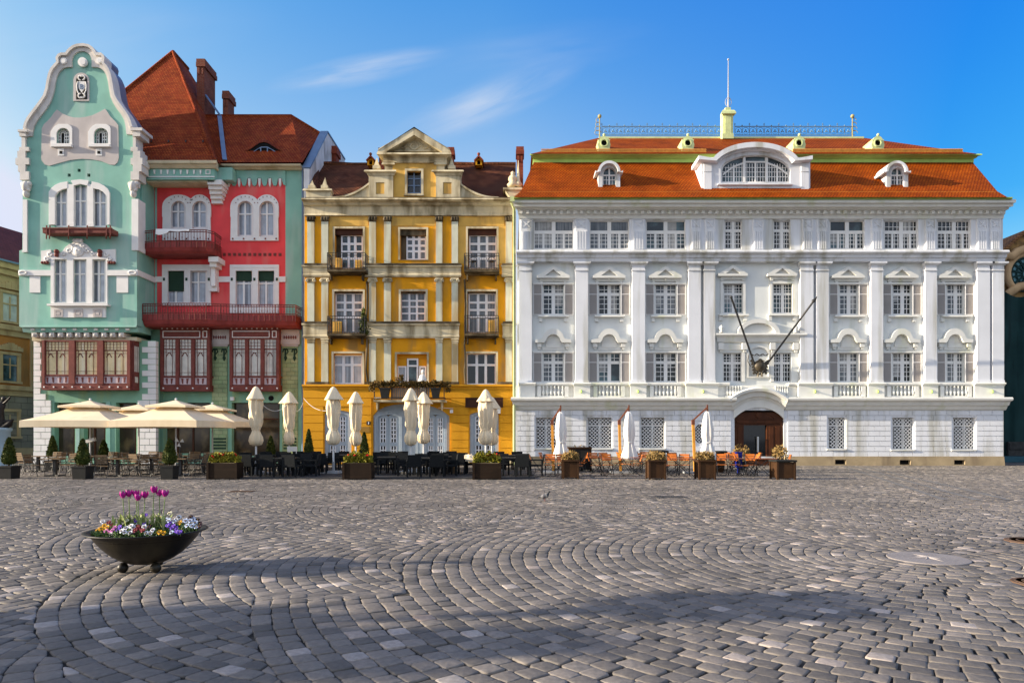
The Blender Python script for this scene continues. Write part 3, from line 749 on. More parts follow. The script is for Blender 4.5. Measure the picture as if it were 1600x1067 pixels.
# iron cresting along the ridge
c = MB(); Dc = rb+4.3
for x0, x1 in ((940, 1129), (1148, 1331)):
    c.bar(P(x0, 198, Dc), P(x1, 198, Dc), .05); c.bar(P(x0, 211.5, Dc), P(x1, 211.5, Dc), .05)
    n = int((x1-x0)/11.3)
    for k in range(n):
        x = x0+(x1-x0)*(k+.5)/n; ce = P(x, 204.8, Dc)
        c.tube([ce+Vector((.22*math.cos(t), 0, .22*math.sin(t))) for t in np.linspace(0, 2*PI, 13)[:-1]], .016, 4, closed=True)
        for q in (0, 1, 2): c.ball(ce+Vector((.07*math.sin(q*2.09), 0, .07*math.cos(q*2.09)-.02)), .055, n=6, m=4)
        c.bar(P(x-5.6, 198, Dc), P(x-5.6, 211.5, Dc), .03)
        if k % 2 == 0: c.bar(P(x-5.6, 198, Dc), P(x-5.6, 192.5, Dc), .03); c.bar(P(x-7, 194.5, Dc), P(x-4.2, 194.5, Dc), .03)
        else: c.ball(P(x-5.6, 196.5, Dc), .05, n=6, m=4)
c.build('roof_cresting', m_bluiron, wb)
for x, s_ in ((937, -1), (1332, 1)):
    f = MB(); b = P(x, 214, Dc); t = P(x, 182, Dc); f.tube([b, t], [.05, .03], 6); f.ball(t, .13)
    for k in range(4):
        z = b.z+(t.z-b.z)*(.2+.2*k); f.tube([(b.x+.22*math.cos(q)*(1-.15*k)+s_*.12, b.y, z+.16*math.sin(q)) for q in np.linspace(0, 5, 10)], .022, 4)
    f.build('roof_finial', mat('gilded_iron', (.38, .33, .15), .45, .3, 6), wb)
# pedestal with the mast
p = MB(); p.fbox(1130, 176, 1145.5, 216.5, rb+3.7, .62); p.fbox(1133, 181, 1142.5, 212, rb+3.66, .06)
moulding(p, 1130, 1145.5, rb+3.7, [(172, .05), (174.5, .14), (177.5, .16), (180, .04)], .62, ret=(1, 1)); p.fbox(1129, 209, 1146.5, 216.6, rb+3.64, .74); p.fbox(1133.5, 168, 1142, 173, rb+3.75, .4)
p.build('mast_pedestal', m_palelime, wb)
p = MB(); p.tube([P(1138, 168, rb+3.95), P(1138, 94, rb+3.95)], [.05, .022], 6); p.ball(P(1138, 93.5, rb+3.95), .07)
for q in (0, 1.57, 3.14): p.tube([P(1138, 160, rb+3.95)+Vector((.2*math.sin(t)*math.cos(q), .2*math.sin(t)*math.sin(q), .3*math.cos(t))) for t in np.linspace(0, PI, 8)], .025, 4)
p.build('mast', mat('grey_mast', (.42, .44, .48), .5, .05), wb)
for x in (944, 1075, 1249, 1372):                        # oval roof vents
    D = rb+.7
    o = [(x-9.5, 236), (x-9, 231), (x-10, 226), (x-8.5, 221), (x-9.5, 218)]+arc(x, 221, 8, 8.5, 160, 20, 10)+[(x+9.5, 218), (x+8.5, 221), (x+10, 226), (x+9, 231), (x+9.5, 236)]
    v = MB(); v.prism(o, D-.6, 1.5, [arc(x, 223, 4.6, 4.9, 0, 342, 18)]); v.prism(arc(x, 223, 6, 6.3, 0, 342, 18), D-.66, .07, [arc(x, 223, 4.4, 4.7, 0, 342, 18)])
    v.ball(P(x, 211, D-.3), .09); v.bar(P(x, 214, D-.3), P(x, 209, D-.3), .05)
    vo = v.build('roof_vent', m_palelime, wb); MB().prism(arc(x, 223, 5, 5.3, 0, 342, 18), D-.45, .05).build('vent_opening', m_dark, vo)
for x in (952, 1402):                                    # small dormers
    D = W-.35
    d = MB(); hole = arched(x-10.5, 262, x+10.5, 297.5, 10)
    d.prism([(x-20, 300), (x-17, 294), (x-17, 268)]+arc(x, 268, 17, 16.5, 178, 2, 14)+[(x+17, 268), (x+17, 294), (x+20, 300)], D, 2.6, [hole])
    a = arc(x, 268, 17.5, 17, 180, 0, 16); b = arc(x, 268, 13.5, 13, 180, 0, 16)
    d.prism([(x-21.5, 270), (x-21.5, 266.5)]+a+[(x+21.5, 266.5), (x+21.5, 270)]+b[::-1], D-.28, 1.2)
    d.fbox(x-20, 297.5, x+20, 300, D-.1, .3)
    do = d.build('dormer', m_white, wb)
    window(do, x-10.5, 262, x+10.5, 297.5, D+.15, 2, (.33,), [(1, 1), (2, 3)], 1.5, 2.4, m_glass, head=10)
# wide dormer in the middle
D = W-.45; d = MB()
hole = [(1126, 286)]+[(1126, 266)]+arc(1180, 266, 54, 24, 180, 0, 24)[1:-1]+[(1235, 266), (1235, 286)]
outer = [(1096, 299), (1096, 246)]+arc(1181, 262, 68, 37, 155, 25, 24)+[(1266, 246), (1266, 299)]
d.prism(outer, D, 3.2, [hole])
oa = [(1092, 243)]+arc(1181, 262, 72, 40, 158, 22, 24)+[(1270, 243)]
ob = [(1092, 249)]+arc(1181, 264, 66, 34, 158, 22, 24)+[(1270, 249)]
d.prism(oa+ob[::-1], D-.45, 1.6)
oc = [(1095, 249)]+arc(1181, 264, 66, 34, 158, 22, 24)+[(1267, 249)]; od = [(1095, 252)]+arc(1181, 265.5, 63, 31.5, 158, 22, 24)+[(1267, 252)]
d.prism(oc+od[::-1], D-.25, .5)
for a, b in ((1100, 1112), (1252, 1264)): d.fbox(a, 255, b, 268, D-.06, .08); d.fbox(a, 270, b, 296, D-.06, .08)
d.fbox(1122, 286.4, 1239, 288.6, D-.16, .3)
do = d.build('wide_dormer', m_white, wb)
f = MB()
f.prism(hole, D+.2, .1, [[(1128.5, 284)]+[(1128.5, 267)]+arc(1180.5, 266.5, 51.5, 21.8, 180, 0, 24)[1:-1]+[(1232.5, 267), (1232.5, 284)]])
def top_(x): return 266-23*math.sqrt(max(0, 1-((x-1180.5)/53)**2))
for x in (1163, 1198): f.fbox(x-2, top_(x)+.5, x+2, 285, D+.18, .1)
for x in (1146.5, 1180.5, 1214.5): f.fbox(x-1.3, max(253, top_(x)+10), x+1.3, 285, D+.21, .06)
f.fbox(1163, 252, 1198, 254.4, D+.205, .06)
f.prism([(1130, 271), (1146, 259.5), (1162, 253.4), (1162, 256), (1146, 262), (1130, 274)], D+.205, .06); f.prism([(1231, 271), (1215, 259.5), (1199, 253.4), (1199, 256), (1215, 262), (1231, 274)], D+.205, .06)
for x in list(np.arange(1134, 1162, 4.2))+list(np.arange(1167, 1197, 4.2))+list(np.arange(1202, 1232, 4.2)):
    f.fbox(x-.4, max(256, top_(x)+6), x+.4, 285, D+.225, .03)
for y in (262, 269, 276.5): 
    h = 50*math.sqrt(max(0, 1-((268-min(y, 268))/21)**2)) if y < 268 else 52
    f.fbox(1180.5-h, y-.4, 1180.5+h, y+.4, D+.228, .03)
fo = f.build('window', m_frame, do); MB().prism([(1127, 285.5)]+[(1127, 266)]+arc(1180.5, 266, 53.5, 23, 180, 0, 24)[1:-1]+[(1234, 266), (1234, 285.5)], D+.27, .03).build('pane', m_glass, fo)
# body of the building behind the front
b = MB(); b.box(wx(811, W), wx(1567, W), W+.72, W+15.5, 0, wz(322, W)); b.build('body', m_white, wb)

# ---------------------------------------------------------------- the green and red Art Nouveau house
m_green = mat('green_plaster', (.24, .47, .39), .78, .14, .8, (.35, .50, .45), .35, (1.2, 1.2, .22))
m_greeng = mat('green_ground_plaster', (.22, .42, .30), .75, .14, 1.2, (.30, .42, .20), .25)
m_tilegr = mat('mottled_green_tile', (.30, .40, .20), .5, .3, 1.3, tile=('brick', .5, .26, .012, (.22, .30, .16), (.38, .44, .24)))
m_red = mat('red_plaster', (.80, .080, .085), .78, .12, 1, (.72, .16, .14), .32, (1.2, 1.2, .25))
m_grey = mat('pinkish_grey_render', (.52, .47, .45), .8, .10, 1.5, (.6, .55, .52), .2, (2, 2, .2))
m_trimg = mat('grey_white_stone_trim', (.66, .62, .58), .75, .12, 2, (.45, .42, .38), .2)
m_wht = mat('clean_white_trim', (.78, .76, .74), .7, .06, 2)
m_cream = mat('cream_plaster', (.60, .52, .36), .75, .12, 1.5, (.4, .33, .2), .25)
m_wood = mat('maroon_wood', (.18, .052, .042), .6, .2, 4)
m_pink = mat('pale_pink_panel', (.55, .44, .46), .6, .08, 3)
m_redtile = mat('dark_red_roof_tile', (.34, .074, .018), .8, .28, 1.3, tile=('roof', .17, .15, .022, (.10, .014, .005), (.24, .036, .010)), spec=.06)  # tile lines darkened as painted gap shade
m_brick = mat('chimney_brick', (.26, .075, .045), .85, .2, 2, tile=('brick', .26, .09, .012, (.2, .12, .09), (.2, .05, .03)))
m_metal = mat('blue_grey_sheet_metal', (.16, .22, .32), .45, .15, 1.5, metal=.3)
m_glcur = mat('glass_with_curtain_and_sky_tint', (.40, .44, .50), .1, .2, 2.5, (.12, .13, .15), .32, (7, 7, .15), spec=.5)  # pale tone holds white curtains and a painted sky reflection
m_glyel = mat('glass_with_yellow_blind', (.78, .62, .33), .15, .2, 2, (.82, .74, .54), .4, (4, 4, .3), spec=.4)
m_glpale = mat('glass_with_white_blind', (.62, .59, .53), .15, .2, 2, (.26, .23, .2), .28, (4, 4, .3), spec=.4)
m_grblind = mat('dark_green_blind', (.02, .05, .03), .6, .1, 5)
m_white_old = mat('weathered_white_render', (.62, .62, .64), .85, .15, 1.2, (.25, .24, .23), .3, (1, 1, .4))
DR, DB = 42.5, 40.5                                     # red recessed front, projecting bay front
gh = thing('art_nouveau_house', 'green and red corner house with curved gable, balconies and steep red tile roof', 'building', (wx(230, DR), DR, 0))
# ---- bay: upper front with all its openings
left_o = [(28, 204), (36, 200), (38, 192), (42, 184), (47, 177), (54, 168), (61, 158.5), (67.5, 149), (71, 138), (73, 126), (75.5, 115), (79, 107), (84, 101), (88, 97), (87.2, 90), (90, 85.5), (94.5, 83), (102, 83), (104.5, 79), (108, 75.5), (113, 71.8), (119, 69.5), (128.5, 68.3)]
right_o = [(138, 70), (144, 74), (148, 79.5), (149.6, 83), (157.4, 83), (161, 86), (162.6, 91), (161.5, 98), (165.5, 102), (168.7, 107), (172, 115), (174.3, 125), (176, 137), (178.5, 149), (183, 157), (189, 165), (195, 173), (200, 181), (203.5, 189), (206, 198)]
W3 = [(85.5, 294, 105, 355), (115, 289.5, 136, 355), (145.5, 294, 167, 355)]
W2 = [(84, 405, 104, 473), (114, 405, 135, 473), (144, 405, 165, 473)]
ATT = [(88, 200, 108.5, 224.3), (146.5, 200, 168.5, 224.3)]
h3 = [[(85.5, 355), (85.5, 306), (90, 300), (97, 296), (105, 294), (105, 355)], arched(115, 289.5, 136, 355, 3), [(145.5, 355), (145.5, 294), (154, 296), (161, 300), (167, 307), (167, 355)]]
holes = h3+[rect(*h) for h in W2]+[arched(*h, 10) for h in ATT]+[rect(x-2.4, y-2.4, x+2.4, y+2.4) for x, y in ((123.5, 266.5), (108, 274), (138.6, 274))]
body = [(30, 510), (30, 392), (35, 390), (36, 204)]+left_o[2:]+right_o+[(207, 204), (214, 390), (214, 510)]
w = MB(); w.prism(body, DB, .55, holes); w.build('wall', m_green, gh)
zT = wz(246, DB)
b = MB(); b.box(wx(31, DB), wx(213.6, DB), DB+.56, DR+7, wz(509, DB), zT)      # body of the bay
b.build('bay_body', m_green, gh)
b = MB()
for x, y in ((123.5, 266.5), (108, 274), (138.6, 274)): b.fbox(x-2.4, y-2.4, x+2.4, y+2.4, DB+.2, .05)
b.build('vent_holes', m_dark, gh)
# gable coping: stone face band, then the sheet metal cap over its thickness
full_o = left_o[1:]+right_o
def inset(pts, d):
    out = []
    for i, p in enumerate(pts):
        a = pts[max(0, i-1)]; c = pts[min(len(pts)-1, i+1)]
        tx, ty = c[0]-a[0], c[1]-a[1]; L = math.hypot(tx, ty); out.append((p[0]-ty/L*d, p[1]+tx/L*d))
    return out
inner_l = [(50, 213), (51, 206), (53, 197), (58, 188), (65, 179), (72, 170), (78, 160), (82, 150), (84.5, 140), (86, 130), (88, 121), (92, 113), (98, 107), (105, 105), (112, 105)]
inner_r = [(143, 105), (151, 105), (157, 107), (162, 111), (166, 118), (168.5, 127), (170, 138), (172, 150), (176, 160), (182, 170), (189, 179), (194, 188), (196, 197), (197, 206), (197.5, 210)]
ctr = [(112, 95)]+arc(127.5, 95, 15.5, 15, 180, 0, 12)+[(143, 95)]
inn = [(36, 213)]+inner_l+ctr+inner_r+[(207, 210)]
g = MB()
loop = full_o+[(207, 210), (197.5, 210)]+[p for p in inner_r[::-1]]+ctr[::-1]+inner_l[::-1]+[(50, 213), (36, 213)]
clean = [loop[0]]
for p in loop[1:]:
    if abs(p[0]-clean[-1][0])+abs(p[1]-clean[-1][1]) > .05: clean.append(p)
g.prism(clean, DB-.10, .14)
g.build('gable_trim', m_trimg, gh)
g = MB(); oo = inset(full_o, -.6); ii = inset(full_o, 3.6)
g.prism(oo+ii[::-1], DB-.22, .75); g.build('gable_coping', m_trimg, gh)
g = MB(); oo2 = inset(full_o, -.5); ii2 = inset(full_o, 1.5); g.prism(oo2+ii2[::-1], DB+.54, 1.5); g.build('metal_flashing', m_metal, gh)
for x, y, r_ in ((128.5, 97, 7.2), (99, 95.5, 5), (155, 95, 5)): g = MB(); g.prism(arc(x, y, r_, r_, 0, 342, 19), DB-.17, .12); g.prism(arc(x, y, r_*.66, r_*.66, 0, 342, 19), DB-.21, .05); g.build('gable_disc', m_wht, gh)
# niche with the lettered shield
n_ = MB(); n_.prism(arched(114.5, 114, 139, 158, 12), DB-.06, .08, [arched(118.5, 117.5, 136.5, 156, 8.5)]); no = n_.build('niche_surround', m_grey, gh)
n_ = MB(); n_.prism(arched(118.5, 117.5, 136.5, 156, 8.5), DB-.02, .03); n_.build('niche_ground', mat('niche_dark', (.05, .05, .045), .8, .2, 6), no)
n_ = MB(); n_.prism([(122.5, 127.5), (132, 127.5), (132.3, 138), (127.3, 145), (122.7, 138)], DB-.07, .06)
for sx in (-1, 1):
    for sy, yc in ((1, 122), (-1, 150)):
        n_.tube([P(127.5+sx*(1.5+3.6*math.sin(t)), yc+sy*(3.5*math.cos(t)), DB-.06) for t in np.linspace(0, 4.2, 9)], .04, 5)
    n_.tube([P(127.5+sx*q, y, DB-.06) for q, y in ((6, 128), (7.4, 134), (6.8, 142), (4, 148))], .035, 5)
n_.build('carved_shield', m_wht, no)
cu = bpy.data.curves.new('monogram', 'FONT'); cu.body = 'B'; cu.size = .42; cu.extrude = .01; cu.align_x = 'CENTER'
tmp = bpy.data.objects.new('monogram', cu); col.objects.link(tmp); dg = bpy.context.evaluated_depsgraph_get()
me = bpy.data.meshes.new_from_object(tmp.evaluated_get(dg)); bpy.data.objects.remove(tmp); me.name = 'monogram'; me.materials.clear(); me.materials.append(m_metal)
mo = bpy.data.objects.new('monogram', me); col.objects.link(mo); mo.parent = no; mo.rotation_euler = (R(90), 0, 0); mo.location = P(127.4, 139.5, DB-.085)-LOC[gh]
# grey panel with the two attic windows
gp = [(88.8, 171.5), (98, 178), (108, 182.2), (116, 184), (124, 184.2), (134, 183), (144, 180.5), (155, 175.5), (164, 170.3), (167, 174), (172, 182), (181, 191), (184.5, 196), (185.5, 247), (183.5, 254), (179, 258), (172, 257.5), (158, 252), (143, 249.3), (128, 248.5), (110, 250.3), (92, 255), (77, 259.3), (70, 257.5), (65, 251), (64.3, 247), (65.2, 201), (68, 195), (74, 189.5), (80, 183), (84, 177)]
g = MB(); g.prism(gp, DB-.035, .06, [arched(*h, 10) for h in ATT]); g.build('grey_panel', m_grey, gh)
for x0, y0, x1, y1 in ATT:
    s = MB(); s.prism([(x0-9, 230), (x0-9, 206), (x0-5, 200), (x0-2, 197), (x0+3, 194), (x1-3, 194), (x1+2, 197), (x1+4, 201), (x1+4, 230)], DB-.09, .08, [arched(x0, y0, x1, y1, 10)])
    s.fbox(x0-9, 225, x1+2.5, 229, DB-.22, .2); s.fbox(x0-8, 231, x0+12, 243, DB-.05, .04) if 0 else s.fbox((x0+x1)/2-8, 232, (x0+x1)/2+1.5, 243.5, DB-.06, .05)
    so = s.build('window_surround', m_wht, gh); cx = (x0+x1)/2
    MB().fbox(cx-5.5, 236, cx-1, 240.5, DB-.075, .03).build('vent_hole', m_dark, so)
    wd = MB(); cy = 212
    for k in (9.6, 6.2, 3.0):
        wd.tube([P(x, y, DB+.2) for x, y in [(cx-k, 224)]+arc(cx, 210.5, k, k, 180, 0, 10)+[(cx+k, 224)]], .035, 5)
    for a in np.linspace(20, 160, 6): wd.bar(P(cx+3*math.cos(R(a)), 210.5-3*math.sin(R(a)), DB+.2), P(cx+9.6*math.cos(R(a)), 210.5-9.6*math.sin(R(a)), DB+.2), .05)
    for y in (214, 219): 
        for q in (-1, 1): wd.bar(P(cx+q*3, y, DB+.2), P(cx+q*9.6, y, DB+.2), .05)
    wo = wd.build('window', m_frame, gh); MB().prism(arched(x0, y0, x1, y1, 10), DB+.26, .04).build('pane', m_glassd, wo)
# triple window with arched hood
s = MB()
s.prism([(76, 351), (76, 300), (80, 294), (86, 289), (94, 285.5), (105, 283.5), (105, 294), (97, 296), (90, 300), (85.5, 306), (85.5, 351)], DB-.10, .12)
s.prism([(171, 351), (171, 301), (168, 295), (162, 290), (154, 286), (143, 283.5), (143, 294), (154, 296), (161, 300), (167, 307), (167, 351)], DB-.10, .12)
for x0, x1 in ((105, 115), (136, 145.5)): s.fbox(x0, 288, x1, 354, DB-.09, .2); s.fbox(x0-.5, 349, x1+.5, 354, DB-.14, .1)
s.prism([(111, 284), (111, 282), (125, 280.5), (138, 282), (138, 284), (136, 290), (125, 287.5), (115, 290)], DB-.115, .12)
s.build('window_surround', m_wht, gh)
for x0, y0, x1, y1 in W3: window(gh, x0, y0-3, x1, y1, DB+.12, 2, (.40,), None, 2.2, 2.6, m_glcur)
fb = MB(); fb.fbox(66.5, 356.5, 174, 364, DB-.75, .7); fb.fbox(66, 355.6, 174.5, 357.5, DB-.8, .06)
for x in (72.5, 77.5, 107, 136, 166, 172): 
    fb.fbox(x-.7, 352, x+.7, 368, DB-.79, .05); fb.tube([P(x, 364, DB-.7), P(x, 371, DB-.62), P(x, 373, DB-.4), P(x, 367, DB-.05)], .035, 5)
fb.build('flower_box', m_wood, gh)
# carved relief over the lower triple window
s = MB(); rel = [(64, 412), (64, 392), (79, 390), (80, 395), (92, 396), (97, 393), (102, 386), (108, 381.5), (114, 379), (115, 374), (128, 373), (129, 379), (135, 382), (141, 388), (146, 394), (153, 394), (160, 390), (180.5, 389.5), (180.5, 410), (172, 410), (168, 402), (80, 402), (76, 411)]
s.prism(rel, DB-.08, .1)
random.seed(3)
for sx in (-1, 1):
    for k, (cx, cy, r_) in enumerate(((14, 391, 5), (23, 396, 4), (7, 383, 4.5), (44, 397, 5), (49, 404, 4.5), (33, 398, 3.5))):
        c = 121.8+sx*cx; s.tube([P(c+r_*.8*(1-t/9)*math.cos(t*sx), cy+r_*.8*(1-t/9)*math.sin(t), DB-.11) for t in np.linspace(0, 7, 14)], .055, 5)
s.ball(P(121.8, 392, DB-.10), (.30, .14, .32)); s.ball(P(121.8, 376.5, DB-.1), (.22, .12, .14))
for q in (-1, 1): s.ball(P(121.8+q*5.5, 376, DB-.1), .11); s.ball(P(121.8+q*2.6, 391, DB-.22), .06, n=6, m=4)
s.tube([P(121.8+9*math.cos(t), 391+9*math.sin(t), DB-.10) for t in np.linspace(0, 2*PI, 15)[:-1]], .06, 5, closed=True)
ro = s.build('carved_relief', m_wht, gh)
s = MB()
for x in (88.5, 156): s.ball(P(x, 393, DB-.16), .14); s.ball(P(x, 398.5, DB-.15), .13)
for x in (66, 70, 74, 170.5, 174.5, 178.5): s.ball(P(x, 410.5, DB-.12), .09)
s.build('red_bosses', m_wood, ro)
s = MB(); s.prism(rect(79, 402, 167.5, 474), DB-.12, .14, [rect(*h) for h in W2]); s.build('window_surround', m_wht, gh)
for x0, y0, x1, y1 in W2: window(gh, x0, y0, x1, y1, DB+.12, 2, (.33,), None, 2.0, 2.6, m_glcur)
s = MB(); s.fbox(73, 474.5, 168, 477.5, DB-.34, .36); s.fbox(79, 477.5, 165, 496, DB-.10, .12); so = s.build('window_apron', m_wht, gh)
for x in (91, 122, 152):
    s = MB(); s.prism(rect(x-7, 483, x+7, 495), DB-.14, .04, [rect(x-4, 486, x+4, 493.5)]); s.fbox(x-2.6, 487.5, x+2.6, 492, DB-.15, .05); s.build('apron_panel', m_grey, so)
s = MB()
MB().fbox(167.6, 422, 214, 430.5, DB-.12, .14).build('white_band', m_wht, gh); s.fbox(28.5, 422, 79, 430.5, DB-.12, .14)
s.build('white_band', m_wht, gh); s = MB(); s.box(wx(214, DB)+.002, wx(214, DB)+.10, DB-.122, DR, wz(430.5, DB), wz(422, DB))
s.build('white_band', m_wht, gh)
for x in (36, 207): MB().tube([P(x+6*math.cos(t), 426+2.6*math.sin(t), DB-.13) for t in np.linspace(0, 6, 12)], .05, 5).build('band_curl', m_wht, gh)
for a, b_ in ((46, 62.5), (182, 200)): MB().fbox(a, 431.5, b_, 457.2, DB-.05, .07).build('white_panel', m_wht, gh)
# quoins, caps, carved heads and edge shafts of the bay
s, s2 = MB(), MB()
for k, (ya, yb_) in enumerate(((213, 230), (230, 236), (236, 247), (247, 257), (257, 268), (268, 281))):
    e = 45 if k % 2 else 39.5
    lx = (33.5, 30, 27, 24, 28, 31)[k]; rx_ = (212, 215, 219, 222.5, 221, 217)[k]
    s.fbox(lx, ya, e, yb_, DB-.14, .4); s2.fbox(204 if k % 2 else 207.5, ya, rx_, yb_, DB-.14, .8)
s.fbox(27.5, 202.5, 42, 206, DB-.3, .6); s.fbox(30, 206, 40, 213, DB-.22, .5); s2.fbox(203.5, 199.5, 222, 204, DB-.3, 1.2); s2.fbox(207, 204, 219, 213, DB-.22, 1.0)
s.build('quoins', m_trimg, gh); s2.build('quoins', m_trimg, gh)
for x0, x1, dr in ((35, 47.5, 0), (201, 216, 1)):
    s = MB(); s.fbox(x0+1, 283, x1-1, 292, DB-.16, .3)
    s.ball(P((x0+x1)/2, 292, DB-.12), (.26, .26, .34)); s.ball(P((x0+x1)/2, 303, DB-.1), (.18, .2, .24))
    for q in (-1, 1): s.ball(P((x0+x1)/2+q*4.5, 288, DB-.15), .15); s.ball(P((x0+x1)/2+q*3, 297, DB-.2), .1)
    s.build('carved_head', m_trimg, gh)
s = MB(); s.fbox(35.5, 312, 42, 391.4, DB-.10, .3); s.fbox(34, 391.5, 42, 394, DB-.12, .3); s.build('edge_shaft', m_wht, gh); MB().fbox(205.5, 311, 216, 391, DB-.10, .8).build('edge_shaft', m_wht, gh)
# corbelled foot of the bay
s = MB(); moulding(s, 33, 214, DB, [(508.5, .06), (511, .08), (512.5, -.08), (519, -.16), (519.6, -.45)], 1.6); s.build('bay_cornice', m_green, gh)
s = MB()
for k in range(11): x = 53+13.6*k; s.fbox(x-4, 519.7, x+4, 526.5, DB+.15, .8); s.ball(P(x, 523.4, DB+.14), .09, n=8, m=5)
for k in range(10): x = 50+16.5*k; s.fbox(x-2.5, 512.8, x+3, 516, DB+.02, .3)
s.build('corbels', m_trimg, gh)
DG = DB+.95                                             # ground storey front of the bay
s = MB(); s.fbox(50, 526.6, 214, 532.5, DG-.5, 1.2); s.build('cream_band', m_cream, gh)
s = MB(); gholes = [rect(85, 629, 117, 712), rect(131, 629, 165, 716), rect(181, 629, 213, 712)]
s.prism(rect(53, 532, 243, 724), DG, .5, gholes); s.build('wall', m_greeng, gh)
s = MB(); s.box(wx(53.5, DG), wx(243, DG), DG+.9, DR+7, 0, wz(531, DG)); s.build('bay_body', m_greeng, gh)
s, s2 = MB(), MB()
for k in range(20):
    y = 533+9.2*k
    if y > 612: continue
    a = (62.5, 64)[k % 2]; s.fbox(52.5, y, a, y+8.4, DG-.06, .2)
    a = 222 if k % 2 else 231
    s2.fbox(a, y, 243.5, y+8.4, DG-.06, .3)
s.fbox(52.5, 615.5, 71, 624.5, DG-.07, .2); s2.fbox(222, 615.5, 243.5, 624.5, DG-.07, .3)
for k in range(8):
    y = 625.5+10*k
    for a, b_ in (((52.5, 63.5), (64.3, 79)) if k % 2 else ((52.5, 70), (70.8, 79))): s.fbox(a, y, b_, y+9.2, DG-.08, .2)
    for a, b_ in (((215, 226), (226.8, 243.5)) if k % 2 else ((215, 233), (233.8, 243.5))): s2.fbox(a, y, b_, y+9.2, DG-.08, .3)
s.fbox(52, 705.6, 79.4, 724, DG-.10, .2); s2.fbox(214.6, 705.6, 244, 724, DG-.10, .3)
s.build('quoins', m_wht, gh); s2.build('quoins', m_wht, gh)
m_shop = mat('shop_interior_glass', (.05, .035, .02), .07, .6, 1.1, (.16, .11, .05), .4, (1.2, 1.2, 1.0), spec=.5)
for i, (x0, x1, yb_) in enumerate(((85, 117, 712), (131, 165, 716), (181, 213, 712))):
    o = window(gh, x0, 629, x1, yb_, DG+.35, 2 if i == 1 else 1, (.22,), None, 2, 2.4, m_shop, m_brown, name='shop_door' if i == 1 else 'shop_window')
for x in (78, 120, 168, 216): MB().fbox(x-2, 627, x+4 if x < 200 else x+1, 722, DG-.04, .3).build('green_pier', m_green, gh) if x in (120, 168) else None
# ---- timber oriels with leaded glass
def oriel(x0, x1, y0, y1, Df, depth, n, mg, top=False, side=True):
    o = MB(); h0, h1 = y0+(2 if not top else 18), y1-24
    Xb0, Xb1 = wx(x0, Df), wx(x1, Df)
    o.fbox(x0, y1-9.5, x1, y1, Df-.05, depth); o.fbox(x0, h1, x1, h1+2.4, Df-.06, depth); o.fbox(x0-.5, y0, x1+.5, y0+2.2, Df-.04, depth)
    if top: o.fbox(x0, y0+2.2, x1, h0, Df, depth-.02)
    o.fbox(x0+1, h1+2.4, x1-1, y1-9.5, Df+.05, depth-.1)
    o.box(Xb0+.05, Xb1-.05, Df+.2, Df+depth, wz(y1-9, Df), wz(y0+2, Df))
    for i in range(n+1):
        x = x0+2.2+(x1-x0-4.4)*i/n; hw = 2.2 if n > 2 and (i in (0, n)) else 2.6
        if n == 3 and not top and i in (1, 2): hw = 4.6
        o.fbox(x-hw, h0 if top else y0, x+hw, y1-9, Df-.1, .3)
    oo = o.build('oriel', m_wood, gh)
    for i in range(n):
        a = x0+2.2+(x1-x0-4.4)*i/n+(4.8 if (n == 3 and not top and i) else 2.6); b_ = x0+2.2+(x1-x0-4.4)*(i+1)/n-(4.8 if (n == 3 and not top and i < n-1) else 2.6)
        MB().fbox(a, h0, b_, h1, Df+.08, .04).build('pane', mg, oo)
        l = MB(); ym = h0+(h1-h0)*.27
        l.fbox(a, ym-.7, b_, ym+.7, Df+.03, .05)
        if not top: l.fbox((a+b_)/2-.8, ym, (a+b_)/2+.8, h1, Df+.03, .05)
        k = 7 if not top else 4
        for j in range(1, k): x = a+(b_-a)*j/k; l.fbox(x-.22, h0, x+.22, ym, Df+.05, .02)
        for j in range(1, 3): y = h0+(ym-h0)*j/3; l.fbox(a, y-.22, b_, y+.22, Df+.052, .02)
        for j in ((1, 5) if not top else (1, 3)): x = a+(b_-a)*j/(6 if not top else 4); l.fbox(x-.25, ym, x+.25, h1, Df+.05, .02)
        for y in (h0+(h1-h0)*.36, h1-5): l.fbox(a, y-.22, b_, y+.22, Df+.052, .02)
        for q in ((.25, .75) if not top else (.5,)):
            cx = a+(b_-a)*q; l.tube([P(cx+t*4, ym+5+6*abs(t)**1.5, Df+.05) for t in np.linspace(-1, 1, 7)], .022, 4)
        l.build('leading', m_wood, oo)
        p = MB(); p.fbox(a, h1+3, b_, y1-10.2, Df+.0, .06); po = p.build('carved_panel', m_pink, oo)
        d = MB(); c = (a+b_)/2; yy0, yy1 = h1+4.2, y1-11.4
        for s_ in ((-1, 1) if top else (-1.9, -.75, .75, 1.9)):
            cx = c+s_*(b_-a)*.21; d.prism([(cx-1.7, yy0), (cx+1.7, yy0), (cx+.6*(1 if s_ < 0 else -1)+.8, yy1), (cx+.6*(1 if s_ < 0 else -1)-.8, yy1)], Df-.02, .03)
        d.build('carved_motif', m_wood, po)
    d = MB()
    cnt = 10 if not top else 4
    for j in range(cnt): x = x0+4+(x1-x0-8)*j/(cnt-1)+random.uniform(-1, 1); d.prism(arc(x, y1-4.6, 1.25, 1.25, 0, 330, 11), Df-.08, .05)
    d.build('white_studs', m_wht, oo)
    if top:
        d = MB(); a, b_ = x0+4, x1-15; d.prism(rect(a, y0+5, b_, y0+15.5), Df-.03, .04, [rect(a+1, y0+6, b_-1, y0+14.5)]); d.prism(rect(x1-11, y0+5, x1-4, y0+15.5), Df-.03, .04, [rect(x1-10, y0+6, x1-5, y0+14.5)])
        for j in range(10): x = x0+3+(x1-x0-6)*j/9; d.fbox(x-1, y0+.2, x+1, y0+1.8, Df-.08, .05)
        d.build('white_inlay', m_wht, oo)
